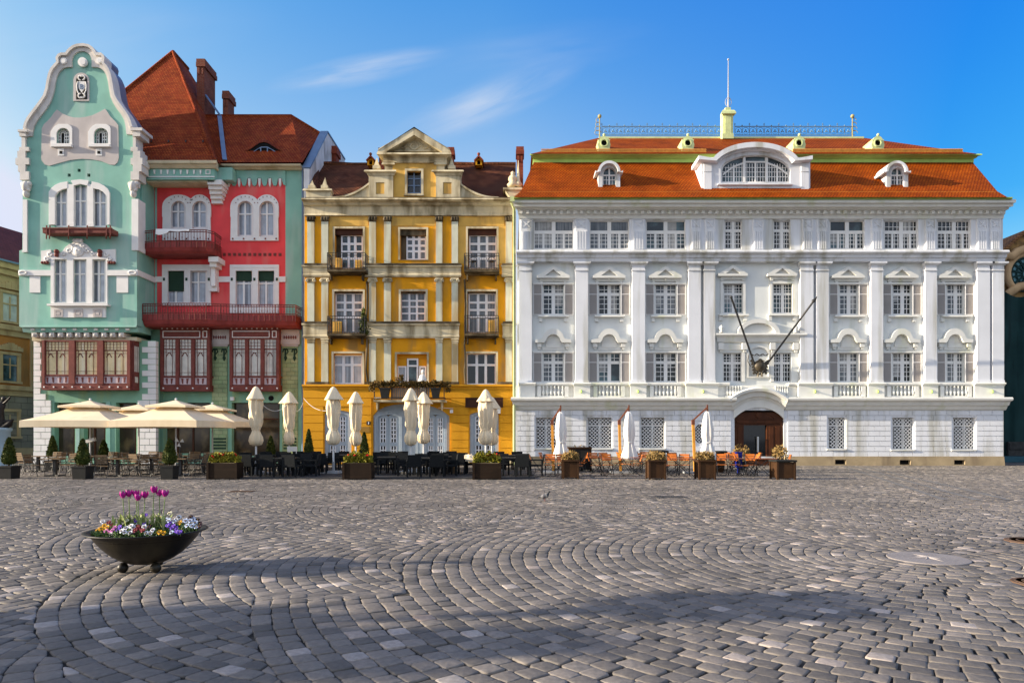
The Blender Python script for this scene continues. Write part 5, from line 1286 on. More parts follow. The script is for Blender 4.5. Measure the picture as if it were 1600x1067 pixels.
# main roof
r_ = MB(); a, b_ = P(478, 309, YD+.1), P(804, 309, YD+.1); c, d = P(806, 257, YD+4.6), P(486, 257, YD+4.6)
r_.add([a, b_, c, d], [(0, 1, 2, 3)]); r_.add([d, c, Vector((c.x, YD+10, a.z)), Vector((d.x, YD+10, a.z))], [(0, 1, 2, 3)]); r_.build('roof', m_oldtile, yh)
r_ = MB(); r_.tube([d+Vector((0, 0, .02))]+[d.lerp(c, k/10)+Vector((0, 0, random.uniform(-.04, .06))) for k in range(1, 10)]+[c], .14, 6)
r_.tube([d, P(494, 262, YD+4.0), P(490, 300, YD+.8)], .25, 6); r_.build('ridge_tiles', m_oldtile, yh)
m_rbrick = mat('red_chimney_brick', (.33, .075, .035), .85, .2, 2, tile=('brick', .26, .09, .012, (.15, .06, .04), (.26, .05, .03)))
chimney(592, 600, 231, 268, YD+3.4, .6, yh, m=m_rbrick); chimney(700, 708.5, 230, 268, YD+3.4, .6, yh, m=m_rbrick); chimney(807.5, 817.5, 229, 290, YD+3.0, .7, yh, m=m_rbrick)
chimney(514, 525, 228, 262, YD+6.5, .9, yh, m=m_rbrick)
for x in (579, 748):
    D = YD+3.4; v = MB(); v.prism([(x-5, 258), (x-5, 248), (x+5, 248), (x+5, 258)], D, 1.2, [arched(x-2.6, 249.5, x+2.6, 257.5, 2.6)]); vo = v.build('roof_vent', m_yelg, yh)
    v = MB(); v.prism([(x-7.5, 250), (x, 242), (x+7.5, 250), (x+6, 251), (x, 245), (x-6, 251)], D-.15, 1.5); v.ball(P(x, 241, D+.1), .1); v.build('vent_roof', m_rbrick, vo); MB().fbox(x-4, 249, x+4, 258, D+.3, .05).build('vent_opening', m_dark, vo)
s = MB(); D = YD-.35
s.prism([(788, 296), (815, 296), (812, 301), (806, 305), (800, 308.5), (797, 308.5), (793, 303)], D, .8); s.fbox(786, 293, 816, 296.5, D-.1, 1.0)
c = P(801, 293, D+.3); s.lathe([(.3, 0), (.36, .15), (.2, .3), (.28, .45), (.25, .6), (.1, .75), (.14, .85), (.04, .95)], c, 10); c = P(810, 293, D+.3)
s.lathe([(.25, 0), (.3, .12), (.12, .35), (.06, 1.0), (.02, 1.6)], c, 8); s.build('corner_urn', m_stonew, yh)
# ground storey
DOORS = [(507, 641, 549, 722), (583, 627, 702, 722), (734, 643, 779, 722)]
dl = [arched(507, 641, 549, 722, 6), [(583, 722), (583, 649), (590, 641), (601, 635.5), (615, 632), (628, 631), (640, 632), (646, 631), (660, 632), (676, 635), (692, 642), (702, 650), (702, 722)], arched(734, 643, 779, 722, 6)]
s = MB(); s.prism(rect(473.5, 601, 805.5, 724), YD-.1, .55, dl); courses(s, 473.5, 805.5, 622, 713, 7, YD-.16, .08, [(505, 639, 551, 730), (580, 628, 705, 730), (732, 641, 781, 730)], .8)
s.fbox(473.5, 609, 805.5, 621.6, YD-.158, .08); moulding(s, 473.5, 805.5, YD-.1, [(600.5, .22), (603, .24), (605, .12), (608.5, .08)], .2); s.build('ground_wall', m_yelg, yh)
for a, b_ in ((473.5, 506), (550, 582), (703, 733), (780, 805)): MB().fbox(a, 713, b_, 724, YD-.24, .3).build('stone_plinth', m_stonew, yh)
MB().fbox(583, 718, 702, 724, YD-.5, .6).build('door_step', m_stonew, yh)
def paned_door(x0, x1, y0, y1, D, curved=True):
    d = MB(); d.prism(arched(x0, y0, x1, y1, 3), D, .08, [arched(x0+4, y0+5, x1-4, y0+(y1-y0)*.58, 4), rect(x0+4, y0+(y1-y0)*.66, x1-4, y1-6)]); do = d.build('door', m_bluedoor, yh)
    g = MB(); g.fbox(x0+3, y0+3, x1-3, y1-5, D+.06, .03); g.build('door_glass', m_glassd, do)
    m = MB()
    for ya_, yb_, n in ((y0+5, y0+(y1-y0)*.58, 6), (y0+(y1-y0)*.66, y1-6, 3)):
        cx = (x0+x1)/2; m.fbox(cx-.9, ya_, cx+.9, yb_, D+.01, .05)
        for k in range(1, n): y = ya_+(yb_-ya_)*k/n; m.fbox(x0+4, y-.7, x1-4, y+.7, D+.014, .05)
        for x in (x0+3.4, x1-4.6): m.fbox(x, ya_, x+1.2, yb_, D-.006, .05)
    m.build('glazing_bars', m_bwht, do)
s = MB()
s.prism(dl[1], YD+.02, .25, [arched(590.5, 648, 623, 722, 5), arched(666, 648, 695, 722, 5), arched(633, 642, 657, 722, 10)])
s.prism([(597, 645), (603, 640), (618, 636.5), (629, 636.5), (629, 640), (622, 645)], YD-.02, .06, [[(601, 643.5), (605, 641), (618, 638), (627, 638), (627, 640), (621, 643.5)]])
for x in (586.5, 626.5, 660.5, 697): s.fbox(x-1.7, 651, x+1.7, 720, YD-.02, .06)
s.build('door_portal', m_bluedoor, yh)
for x0, x1 in ((590.5, 606.6), (606.9, 623), (666, 680.3), (680.6, 695)): paned_door(x0, x1, 648, 722, YD+.1)
s = MB(); s.prism(arched(633, 642, 657, 722, 10), YD+.12, .08, [rect(637, 658, 653, 680)]); s.fbox(636, 657, 654, 681, YD+.17, .02); s.fbox(637, 688, 653, 716, YD+.09, .05); s.build('door', m_bluedoor, yh)
for x0, x1 in ((507, 549), (734, 779)):
    s = MB(); s.prism(arched(x0, 641, x1, 722, 6), YD+.0, .2, [arched(x0+5.5, 646, x1-5.5, 722, 5)]); s.build('door_frame', m_bluedoor, yh); c = (x0+x1)/2
    paned_door(x0+5.5, c-.1, 646, 722, YD+.1); paned_door(c+.1, x1-5.5, 646, 722, YD+.1)
# middle balcony with a boarded front
s = MB(); f = YD-1.25; s.fbox(583.5, 624.4, 695.5, 627.6, f, 1.25)
for x in (589, 690): s.prism([(x-1.5, 627.6), (x+1.5, 627.6), (x+1, 638), (x, 641), (x-1, 638)], YD-.6, .5)
so = s.build('balcony', m_stonew, yh)
s = MB(); X0, X1 = wx(585, f), wx(694, f); zt, zb = wz(603, f), wz(624, f)
for z in (zt, zb+.1): s.tube([(X0, YD, z), (X0, f, z), (X1, f, z), (X1, YD, z)], .035, 5)
for k in range(5): s.bar((X0+(X1-X0)*k/4, f, zb), (X0+(X1-X0)*k/4, f, zt), .05)
s.build('railing', m_iron, so)
m_slat = mat('weathered_grey_boards', (.33, .27, .22), .8, .2, 3, (.2, .15, .11), .4, (4, 4, .4))
s = MB()
for k in range(18):
    x = 611+3.35*k; s.fbox(x, 605, x+2.9, 623.6, f+.04, .03)
s.build('board_screen', m_slat, so)
s = MB(); s.fbox(728, 622, 785, 635.6, YD-.26, .1); s.prism(rect(727, 621, 786, 636.6), YD-.29, .05, [rect(728.6, 622.6, 784.4, 635)]); s.build('sign_board', mat('dark_brown_sign', (.055, .022, .012), .5, .15, 3), yh)
s = MB(); s.fbox(773, 638, 782, 646, YD-.34, .2); s.build('meter_box', m_wht, yh)
s = MB(); s.fbox(572.6, 657.8, 578.6, 663.6, YD-.2, .03); no = s.build('house_number_plate', mat('enamel_dark_blue', (.02, .02, .03), .4, 0), yh)
s = MB(); s.fbox(575, 659, 576.6, 662.5, YD-.215, .02); s.build('number_digit', m_wht, no)
s = MB(); s.fbox(563, 666.5, 577.5, 675.5, YD-.19, .03); s.build('brass_plate', mat('brass_plate', (.40, .22, .05), .4, .1, 6, metal=.5), yh)
s = MB(); s.tube([P(685, 637, YD-.2), P(708, 638, YD-.2)], .02, 4); s.fbox(703, 640, 707.5, 645, YD-.4, .3); s.build('wall_lamp', m_wht, yh)

# ---------------------------------------------------------------- side street building on the left, shrouded church on the right
m_ochre = mat('streaked_ochre_plaster', (.54, .205, .055), .85, .18, .8, (.26, .13, .05), .35, (1, 1, .3))  # one even ochre tone with random darker streaks
m_ochre2 = mat('pale_ochre_trim', (.58, .38, .2), .85, .15, 1.2, (.34, .2, .1), .3)
m_roofb = mat('brown_plain_roof', (.15, .035, .03), .8, .25, 1.2, tile=('roof', .25, .3, .012, (.06, .015, .012), (.12, .03, .026)))
A0 = Vector((wx(-60, 44), 44, 0)); ang = R(16); ux = Vector((math.sin(ang), math.cos(ang), 0)); nx = Vector((math.cos(ang), -math.sin(ang), 0))
sb = thing('ochre_house', 'old ochre corner house with brown roof down the side street beside the green house', 'building', tuple(A0))
def slab(mb, u0, u1, z0, z1, p0, p1, mi=0):             # block on the slanting front: u along it, p out of it
    vs = [A0+ux*u+nx*p+Vector((0, 0, z)) for z in (z0, z1) for u, p in ((u0, p1), (u1, p1), (u1, p0), (u0, p0))]
    return mb.add(vs, [(3, 2, 1, 0), (4, 5, 6, 7), (0, 1, 5, 4), (1, 2, 6, 5), (2, 3, 7, 6), (3, 0, 4, 7)], mi)
UL = 26; HT = 13.6
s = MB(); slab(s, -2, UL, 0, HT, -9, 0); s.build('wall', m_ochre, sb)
s = MB()
for z0, z1, p in ((HT-.5, HT, .55), (HT-.9, HT-.5, .35), (HT-1.6, HT-.9, .12), (9.0, 9.35, .25), (8.6, 9.0, .10), (4.9, 5.2, .28), (4.5, 4.9, .12), (0, .9, .10)): slab(s, -2, UL+p, z0, z1, 0, p)
s.build('cornice', m_ochre2, sb)
s = MB(); slab(s, -2, UL, .9, 4.5, 0, .05); s.build('ground_cladding', mat('grey_brown_stone', (.30, .24, .18), .85, .2, 1, tile=('brick', .9, .45, .02, (.15, .12, .09), (.26, .21, .15))), sb)
for k in range(7):
    u = -.46+3.6*k
    for z0, z1 in ((9.8, 11.3), (5.7, 7.1), (1.9, 3.2)):
        s = MB(); slab(s, u-.75, u-.55, z0-.2, z1+.2, 0, .10); slab(s, u+.55, u+.75, z0-.2, z1+.2, 0, .10); slab(s, u-.75, u+.75, z1+.2, z1+.4, 0, .13); slab(s, u-.8, u+.8, z0-.35, z0-.2, 0, .18)
        slab(s, u-.04, u+.04, z0, z1, 0, .07); slab(s, u-.55, u+.55, z0+(z1-z0)*.62, z0+(z1-z0)*.68, 0, .075)
        for q in (-.55, .49): slab(s, u+q, u+q+.06, z0-.2, z1+.2, 0, .065)
        if z0 > 5:
            for j in range(8):
                t0, t1 = -1+j/4, -.75+j/4; slab(s, u+.85*t0, u+.85*t1, z1+.5, z1+.72+.35*(1-abs((t0+t1)/2)), 0, .2-.02*(j % 2))
        o = s.build('window', m_ochre2, sb); p = MB(); slab(p, u-.55, u+.55, z0-.2, z1+.2, 0, .03); p.build('pane', m_glpale if z0 > 9 else m_glass, o)
    s = MB(); slab(s, u+1.45, u+2.05, 5.2, 8.6, 0, .12); slab(s, u+1.6, u+1.9, 5.6, 8.1, .12, .17); s.build('pilaster', m_ochre2, sb)
s = MB()
a, b_ = A0+ux*-2+nx*.7+Vector((0, 0, HT)), A0+ux*(UL+.7)+nx*.7+Vector((0, 0, HT)); c, d = A0+ux*(UL-2)-nx*4+Vector((0, 0, HT+3.6)), A0+ux*-2-nx*4+Vector((0, 0, HT+3.6))
e_, f_ = A0+ux*(UL+.7)-nx*9+Vector((0, 0, HT)), A0+ux*-2-nx*9+Vector((0, 0, HT))
s.add([a, b_, c, d, e_, f_], [(0, 1, 2, 3), (1, 4, 2), (3, 2, 4, 5)]); s.build('roof', m_roofb, sb)
s = MB(); s.add([a+nx*.05, b_+nx*.05, b_+nx*.05+Vector((0, 0, -.12)), a+nx*.05+Vector((0, 0, -.12))], [(0, 1, 2, 3)]); s.build('gutter', m_metal, sb)
# statue on a round pale blue pedestal at the left edge
st = thing('statue', 'dark bronze winged figure on a pale blue round pedestal at the square edge', 'statue', (wx(0, 36), 36, 0))
s = MB(); c = Vector((wx(0, 36), 36, 0)); s.lathe([(.62, 0), (.62, .15), (.5, .22), (.46, 1.9), (.54, 2.0), (.54, 2.12), (.3, 2.14)], c, 24); s.build('pedestal', mat('pale_blue_plinth', (.30, .40, .46), .6, .1, 2), st)
s = MB(); z = 2.13
s.tube([c+Vector((.05, 0, z)), c+Vector((-.02, 0, z+.5)), c+Vector((.02, 0, z+.95)), c+Vector((.10, 0, z+1.25)), c+Vector((.14, 0, z+1.4))], [.20, .24, .17, .20, .07], 10)
s.ball(c+Vector((.20, 0, z+1.52)), (.12, .11, .14)); s.tube([c+Vector((.1, 0, z+1.2)), c+Vector((.38, -.1, z+1.35)), c+Vector((.62, -.1, z+1.62))], [.08, .065, .04], 8)
s.tube([c+Vector((.02, .05, z+.35)), c+Vector((.35, .02, z+.3)), c+Vector((.72, -.02, z+.42))], [.15, .11, .05], 8); s.tube([c+Vector((-.05, 0, z+1.2)), c+Vector((-.45, .1, z+1.0)), c+Vector((-.6, .1, z+.6))], [.09, .2, .05], 8)
s.tube([c+Vector((.7, -.05, z+.45)), c+Vector((.55, -.05, z+.2)), c+Vector((.2, 0, z+.05))], [.05, .16, .18], 8)
s.build('bronze_figure', mat('dark_bronze', (.035, .030, .028), .45, .4, 8, metal=.3), st)
# church wrapped in dark netting
m_net = mat('dark_teal_netting', (.011, .040, .040), .85, .25, .8, (.004, .016, .017), .4, (3, 3, .15), spec=.2)
ND = 47.
ch = thing('shrouded_church', 'ornate ochre church front mostly wrapped in dark teal netting beside the white building', 'building', (wx(1640, ND), ND, 0))
s = MB(); s.prism([(1560, 722), (1560, 440), (1566, 398), (1574, 388), (1586, 378), (1598, 366), (1640, 352), (1720, 352), (1720, 722)], ND+.5, 9); s.build('gable_wall', mat('carved_ochre_stone', (.50, .29, .11), .9, .3, 1.6, (.14, .09, .05), .5, (2, 2, 2), bump=.4, bscale=5), ch)
s = MB(); s.prism([(1556, 398), (1568, 388), (1584, 374), (1600, 360), (1640, 345), (1640, 352), (1598, 368), (1582, 382), (1570, 394), (1564, 402)], ND-.1, 9.8); s.build('roof_tiles', mat('weathered_orange_tile', (.34, .16, .06), .9, .3, 2, tile=('brick', .3, .16, .02, (.1, .05, .03), (.24, .12, .06))), ch)
s = MB(); s.tube([P(1566, 405, ND+.2), P(1572, 398, ND+.1), P(1580, 402, ND+.1), P(1588, 394, ND+.1), P(1600, 390, ND+.1), P(1615, 384, ND)], .32, 7); s.tube([P(1572, 462, ND+.2), P(1580, 456, ND+.1), P(1592, 448, ND+.1), P(1604, 447, ND+.1)], .3, 7)
s.tube([P(1605+31*math.cos(t), 428-31*math.sin(t), ND+.2) for t in np.linspace(1.2, 3.9, 14)], .22, 7); s.build('stone_scrolls', m_ochre2, ch)
s = MB(); s.prism(arc(1605, 428, 27, 27, 0, 350, 36), ND+.15, .4); wo = s.build('round_window', mat('teal_window', (.14, .30, .34), .5, .25, 2), ch)
s = MB()
for a in range(0, 360, 24): s.bar(P(1605+7*math.cos(R(a)), 428-7*math.sin(R(a)), ND+.1), P(1605+25*math.cos(R(a)), 428-25*math.sin(R(a)), ND+.1), .12)
for q in (8, 17, 25): s.tube([P(1605+q*math.cos(t), 428-q*math.sin(t), ND+.1) for t in np.linspace(0, 2*PI, 25)[:-1]], .07, 5, closed=True)
s.build('window_tracery', m_net, wo)
s = MB(); D = ND-1.2; n = 14                             # netting on scaffolding, with soft folds
xs = np.linspace(1550, 1740, 40); top = [(x, 452+11*min(1, max(0, (x-1562)/40))**.7+4*math.sin(x*.1)) for x in xs]
vs = []
for i, (x, yt) in enumerate(top):
    for j in range(n+1):
        y = yt+(712-yt)*j/n; p = P(x, y, D+.12*math.sin(i*.9+j*.3)+.05*math.sin(i*2.3)+.08*math.sin(j*1.3)); vs.append(p)
s.add(vs, [(i*(n+1)+j, i*(n+1)+j+1, (i+1)*(n+1)+j+1, (i+1)*(n+1)+j) for i in range(len(top)-1) for j in range(n)], 0, True)
s.prism([(1551, 712), (1551, 470), (1562, 458), (1580, 464), (1740, 470), (1740, 712)], D+.4, .3)
s.build('netting', m_net, ch)
s = MB(); s.fbox(1556, 712.5, 1740, 722, D-.4, .5); s.build('hoarding', mat('teal_hoarding', (.035, .10, .13), .7, .2, 1), ch)
s = MB(); s.fbox(1576, 690, 1740, 712, D-.25, .2); s.fbox(1578, 692, 1610, 702, D-.3, .1); s.build('site_fence', mat('grey_mesh_fence', (.05, .05, .048), .8, .4, 4), ch)
# tree and building off to the left, out of the picture, whose long evening shadows reach into it

# ---------------------------------------------------------------- pavement cafes: parasols, tables, chairs, planters
def GX(x, D): return wx(x, D)
m_canvas = mat('cream_canvas', (.82, .67, .46), .85, .06, 1.5, (.72, .57, .37), .2)
m_canvw = mat('white_canvas', (.74, .72, .68), .85, .06, 1.5)
m_pole = mat('white_pole', (.66, .66, .66), .4, .03)
m_conc = mat('grey_base', (.35, .36, .37), .8, .1)
m_blk = mat('black_wicker', (.013, .015, .017), .8, .3, 30, spec=.12, bump=.3, bscale=60)
m_blkt = mat('black_table_top', (.025, .027, .029), .5, .1, 3, spec=.2)
m_pinew = mat('grey_brown_slats', (.22, .15, .09), .7, .2, 6)
m_orange = mat('orange_varnished_wood', (.52, .15, .028), .45, .18, 5, (.40, .10, .02), .3, (6, 6, 6))
m_redwd = mat('reddish_table_wood', (.30, .10, .05), .4, .2, 4)
m_corten = mat('brown_wood_planter', (.055, .026, .011), .7, .25, 2.5, (.035, .018, .010), .4, (3, 3, .6))
m_plant = mat('dark_brown_planter', (.020, .011, .006), .7, .2, 3, (.030, .017, .010), .3, (1, 1, 6))
m_pot = mat('black_pot', (.022, .022, .021), .55, .15, 4)
m_leaf = mat('cypress_green', (.045, .062, .011), .7, .45, 9, (.12, .12, .02), .35, (8, 8, 8))
m_leaf2 = mat('yellow_green_leaf', (.24, .21, .02), .7, .4, 9, (.09, .12, .018), .4, (8, 8, 8))
m_dry = mat('dry_straw_leaf', (.30, .19, .07), .8, .35, 9, (.15, .12, .04), .4, (9, 9, 9))
m_redfl = mat('red_geranium', (.55, .015, .012), .6, .2, 20)
m_decking = mat('dark_deck', (.045, .045, .048), .7, .2, 1.5, tile=('brick', 2.4, .16, .012, (.02, .02, .02), (.055, .055, .058)))

def leaf_cloud(mb, pts, size, mi=0, flat=.5):
    for p in pts:
        n = Vector((random.gauss(0, 1), random.gauss(0, 1), random.gauss(0, 1)*flat+.4)).normalized(); t = n.orthogonal().normalized()
        t.rotate(Matrix.Rotation(random.uniform(0, 6.28), 3, n)); b = n.cross(t); s = size*random.uniform(.6, 1.4); p = Vector(p)
        mb.add([p-t*s*.35-b*s, p+t*s*.35-b*s*.6, p+t*s*.3+b*s*.7, p+b*s*1.1, p-t*s*.35+b*s*.5], [(0, 1, 2, 3, 4)], mi)

# --- parasols
def open_parasol(label, loc, rz=0, half=1.8, zr=2.12, za=3.2):
    t = thing('open_parasol', label, 'parasol', loc, 'open two tiered cream parasols on the left')
    t.rotation_euler = (0, 0, rz)
    def canopy(h0, z0, h1, z1, val, sag):
        m = MB(); n = 8; rings = []
        for k in range(7):
            f = k/6; hh = h0+(h1-h0)*f; zz = z0+(z1-z0)*f-sag*math.sin(PI*f); ring = []
            for sd in range(4):
                for j in range(n):
                    q = -1+2*j/n; a = (PI/2)*sd; x, y = hh*q, -hh*(1-.0*abs(q));                     ring.append((x*math.cos(a)-y*math.sin(a), x*math.sin(a)+y*math.cos(a), zz+.02*(1-q*q)*(1-f)))
            rings.append(ring)
        if val: rings.insert(0, [(x*1.004, y*1.004, z-val) for x, y, z in rings[0]])
        vs = [p for r_ in rings for p in r_]; N_ = 4*n
        fs = [(i*N_+k, i*N_+(k+1) % N_, (i+1)*N_+(k+1) % N_, (i+1)*N_+k) for i in range(len(rings)-1) for k in range(N_)]
        m.add([(x+t.location.x, y+t.location.y, z+t.location.z) for x, y, z in vs], fs); return m
    L = Vector(loc)
    canopy(half, zr+.18, .42, za-.28, .27, .05).build('canopy', m_canvas, t)
    canopy(.86, za-.24, .05, za, .09, .02).build('top_flap', m_canvas, t)
    p = MB(); p.tube([L, L+Vector((0, 0, za+.05))], .035, 8); p.ball(L+Vector((0, 0, za+.06)), .05); p.build('pole', m_pole, t)
    p = MB()
    for a in range(8):
        hh = half*(1.35 if a % 2 else .98); d = Vector((math.cos(a*PI/4), math.sin(a*PI/4), 0)); p.bar(L+Vector((0, 0, za-.35)), L+d*hh+Vector((0, 0, zr+.13)), .025)
    p.build('ribs', m_pole, t)
    p = MB(); p.box(L.x-.4, L.x+.4, L.y-.4, L.y+.4, 0, .07); p.tube([L, L+Vector((0, 0, .5))], .05, 8); p.build('base', m_conc, t)
    return t
open_parasol('open cream parasol farthest from the yellow house, over the garden tables', (GX(141, 29.5), 29.5, 0), R(3))
open_parasol('open cream parasol nearest the closed parasols in the front row, behind a clipped cypress', (GX(275, 29.3), 29.3, 0), R(-2))
open_parasol('open cream parasol half hidden between the two front parasols', (GX(217, 34), 34, 0), R(2), 1.75, 2.2, 3.25)
open_parasol('open cream parasol behind the front row, its right tip by the first closed parasol', (GX(332, 33.8), 33.8, 0), R(1), 1.75, 2.2, 3.25)
def closed_parasol(label, loc, h=3.86, seed=0, wide=1., rz=0):
    t = thing('closed_parasol', label, 'parasol', loc, 'closed cream parasols'); L = Vector(loc); rnd = random.Random(seed)
    ph = [rnd.uniform(0, 6.28) for _ in range(4)]; lean = rnd.uniform(-.05, .05)
    def folds(k, amp): return lambda a, z: 1+amp*1.5*(.6-abs(math.sin((k*a+ph[0]+z*1.1+.5*math.sin(z*2+ph[3]))/1.0)))+amp*.6*math.sin((k+3)*a+ph[1]-z*2.3)+.10*math.sin(2*a+ph[2]+z*.8)
    zt = h; c = MB()
    b0 = rnd.uniform(-.06, .06); prof = [(.10, 1.26+b0), (.21, 1.32+b0), (.27, 1.48+b0), (.26, 1.66+b0), (.20, 1.82+b0), (.165, 1.93+b0), (.165, 1.98+b0), (.22, 2.10+b0), (.25, 2.35), (.265, 2.7), (.26, 3.0), (.24, 3.3), (.20, h-.36), (.12, h-.2)]
    prof = [(r_*wide, z) for r_, z in prof]
    # refine the profile so that folds twist along it
    pr = []
    for (r0, z0), (r1, z1) in zip(prof, prof[1:]):
        k = max(1, int((z1-z0)/.08)); pr += [(r0+(r1-r0)*j/k, z0+(z1-z0)*j/k) for j in range(k)]
    pr.append(prof[-1])
    c.lathe(pr, L, 56, rfun=folds(5, .17)); c.build('canopy', m_canvas, t)
    f = MB(); f.lathe([(.40, h-.58), (.385, h-.55), (.28, h-.36), (.20, h-.2), (.11, h-.06), (.03, h)], L, 36, rfun=lambda a, z: 1+(.16*math.cos(4*a+ph[3])+.08*math.sin(7*a+ph[0]))*min(1, max(0, (h-.1-z)/.4))); f.build('top_flap', m_canvas, t)
    b = MB(); b.tube([L+Vector((.16*wide*math.cos(a), .16*wide*math.sin(a), 1.97)) for a in np.linspace(0, 2*PI, 17)[:-1]], .028, 5, closed=True); b.build('tie_strap', m_canvas, t)
    p = MB(); p.tube([L, L+Vector((0, 0, h-.1))], .045, 8); p.build('pole', m_pole, t)
    p = MB(); p.box(L.x-.55, L.x+.55, L.y-.42, L.y+.42, 0, .09); p.box(L.x-.3, L.x+.3, L.y-.25, L.y+.25, .09, .15); p.tube([L, L+Vector((0, 0, .55))], .06, 8); p.build('base', m_conc, t)
    t.rotation_euler = (0, 0, rz)
for i, (x, d, lab, w_) in enumerate((
    (400, 30, 'tall closed cream parasol in front of the green house shop window', 1.08), (452, 33.4, 'closed cream parasol by the mottled green pier beside the yellow house', 1.),
    (521, 30.2, 'closed cream parasol in front of the leftmost grey blue door of the yellow house', 1.), (556, 33.4, 'closed cream parasol against the yellow wall just left of the wide portal', 1.),
    (642, 31, 'larger closed cream parasol before the middle of the wide grey blue portal', 1.05), (662, 33.6, 'smaller closed cream parasol before the right half of the wide portal', 1.),
    (759, 31.8, 'closed cream parasol in front of the dark brown sign board', 1.15), (768.5, 33.4, 'closed cream parasol pressed behind another one at the sign board', .95))):
    closed_parasol(lab, (GX(x, d), d, 0), 3.86 if i != 7 else 3.6, i, w_, i*.7)
def cantilever(label, loc, dx):
    t = thing('cantilever_parasol', label, 'parasol', loc, 'closed white cantilever parasols'); L = Vector(loc); h = 2.75
    p = MB(); p.bar(L+Vector((.03*dx, 0, 0)), L+Vector((-.06*dx, 0, 2.25)), .11); p.build('mast', mat('honey_wood', (.58, .27, .045), .5, .15, 5) if 'honey_wood' not in MAT else MAT['honey_wood'], t)
    p = MB(); p.bar(L+Vector((-.06*dx, 0, 2.2)), L+Vector((-.06*dx, 0, 2.42)), .13); p.bar(L+Vector((-.06*dx, 0, 2.4)), L+Vector((.56*dx, -.1, 2.98)), .07); p.bar(L+Vector((.56*dx, -.1, 2.7)), L+Vector((.56*dx, -.1, 3.1)), .06); p.build('arm', mat('rusty_arm', (.16, .055, .03), .5, .2, 5) if 'rusty_arm' not in MAT else MAT['rusty_arm'], t)
    c = MB(); q = L+Vector((.56*dx, -.1, 0)); ph = random.uniform(0, 6)
    c.lathe([(.40, .62), (.37, .75), (.29, 1.0), (.20, 1.3), (.185, 1.42), (.24, 1.7), (.235, 2.0), (.19, 2.4), (.12, 2.72), (.05, 2.8)], q, 36, rfun=lambda a, z: 1+.16*math.sin(7*a+ph)+.08*math.sin(13*a-z*2)); c.build('canopy', m_canvw, t)
    c = MB(); c.tube([q+Vector((.20*math.cos(a), .20*math.sin(a), 1.38)) for a in np.linspace(0, 2*PI, 15)[:-1]], .025, 5, closed=True); c.build('tie_strap', m_canvw, t)
    p = MB(); p.box(L.x-.5, L.x+.5, L.y-.5, L.y+.5, 0, .08); p.build('base', m_conc, t)
cantilever('closed white cantilever parasol before the first latticed window of the white building', (GX(864, 31.5), 31.5, 0), .62)
cantilever('closed white cantilever parasol between two latticed windows of the white building', (GX(969, 31.3), 31.3, 0), .68)
cantilever('closed white cantilever parasol covering the oval window of the white building', (GX(1085, 31), 31, 0), 1.0)

# --- furniture prototypes
def black_chair():
    t = thing('wicker_chair', '', 'chair', (0, 0, 0))                # faces +y
    MB().box(-.26, .26, -.26, .26, .38, .45).build('seat', m_blk, t)
    b = MB(); b.add([(-.27, -.29, .40), (.27, -.29, .40), (.27, -.24, .40), (-.27, -.24, .40), (-.27, -.36, .88), (.27, -.36, .88), (.27, -.31, .88), (-.27, -.31, .88)], [(0, 3, 2, 1), (4, 5, 6, 7), (0, 1, 5, 4), (1, 2, 6, 5), (2, 3, 7, 6), (3, 0, 4, 7)]); b.build('backrest', m_blk, t)
    for s_ in (-1, 1):
        a = MB(); a.box(s_*.27-.035, s_*.27+.035, -.31, .26, .62, .66); a.build('armrest', m_blk, t)
        MB().box(s_*.27-.03, s_*.27+.03, .2, .26, 0, .62).build('leg', m_blk, t); MB().box(s_*.27-.03, s_*.27+.03, -.28, -.22, 0, .62).build('leg', m_blk, t)
    return t
def black_table():
    t = thing('black_table', '', 'table', (0, 0, 0)); m = MB(); m.box(-.40, .40, -.40, .40, .70, .745); m.build('tabletop', m_blkt, t)
    m = MB(); m.box(-.36, .36, -.36, .36, .62, .70); m.build('apron', m_blk, t)
    for a in (-1, 1):
        for b_ in (-1, 1): MB().box(a*.36-.03, a*.36+.03, b_*.36-.03, b_*.36+.03, 0, .62).build('leg', m_blk, t)
    return t
def garden_chair():
    t = thing('garden_chair', '', 'chair', (0, 0, 0)); m = MB()
    for k in range(6): m.box(-.23, .23, -.2+.075*k, -.14+.075*k, .44, .458)
    m.build('seat', m_pinew, t); m = MB()
    for k in range(5): z = .56+.075*k; m.box(-.23, .23, -.245-.02*k, -.225-.02*k, z, z+.055)
    m.build('backrest', m_pinew, t)
    for s_ in (-1, 1):
        x = s_*.25; m = MB()
        m.tube([(x, -.34, .92), (x, -.22, .46), (x, -.28, .2), (x, -.36, 0)], .014, 5); m.tube([(x, .28, 0), (x, .22, .22), (x, .24, .44), (x, -.2, .46)], .014, 5)
        m.tube([(x, -.28, .70), (x, -.05, .70), (x, .15, .69), (x, .24, .64), (x, .22, .56), (x, .16, .58)], .014, 5); m.tube([(x, .2, .46), (x, .2, .6), (x, .1, .69)], .012, 5)
        m.tube([(x, .15*math.cos(a)+0., .16+.12*math.sin(a)) for a in np.linspace(.2, 2.9, 8)], .012, 4)
        m.build('side_frame', m_iron, t)
    return t
def garden_table():
    t = thing('bistro_table', '', 'table', (0, 0, 0)); m = MB(); m.box(-.42, .42, -.35, .35, .715, .745); m.build('tabletop', m_pinew, t)
    m = MB(); m.box(-.06, .06, -.06, .06, .05, .715); m.build('column', m_iron, t)
    m = MB(); m.bar((-.3, -.24, .03), (.3, .24, .03), .06, .05); m.bar((-.3, .24, .032), (.3, -.24, .032), .06, .05); m.build('foot', m_iron, t)
    return t
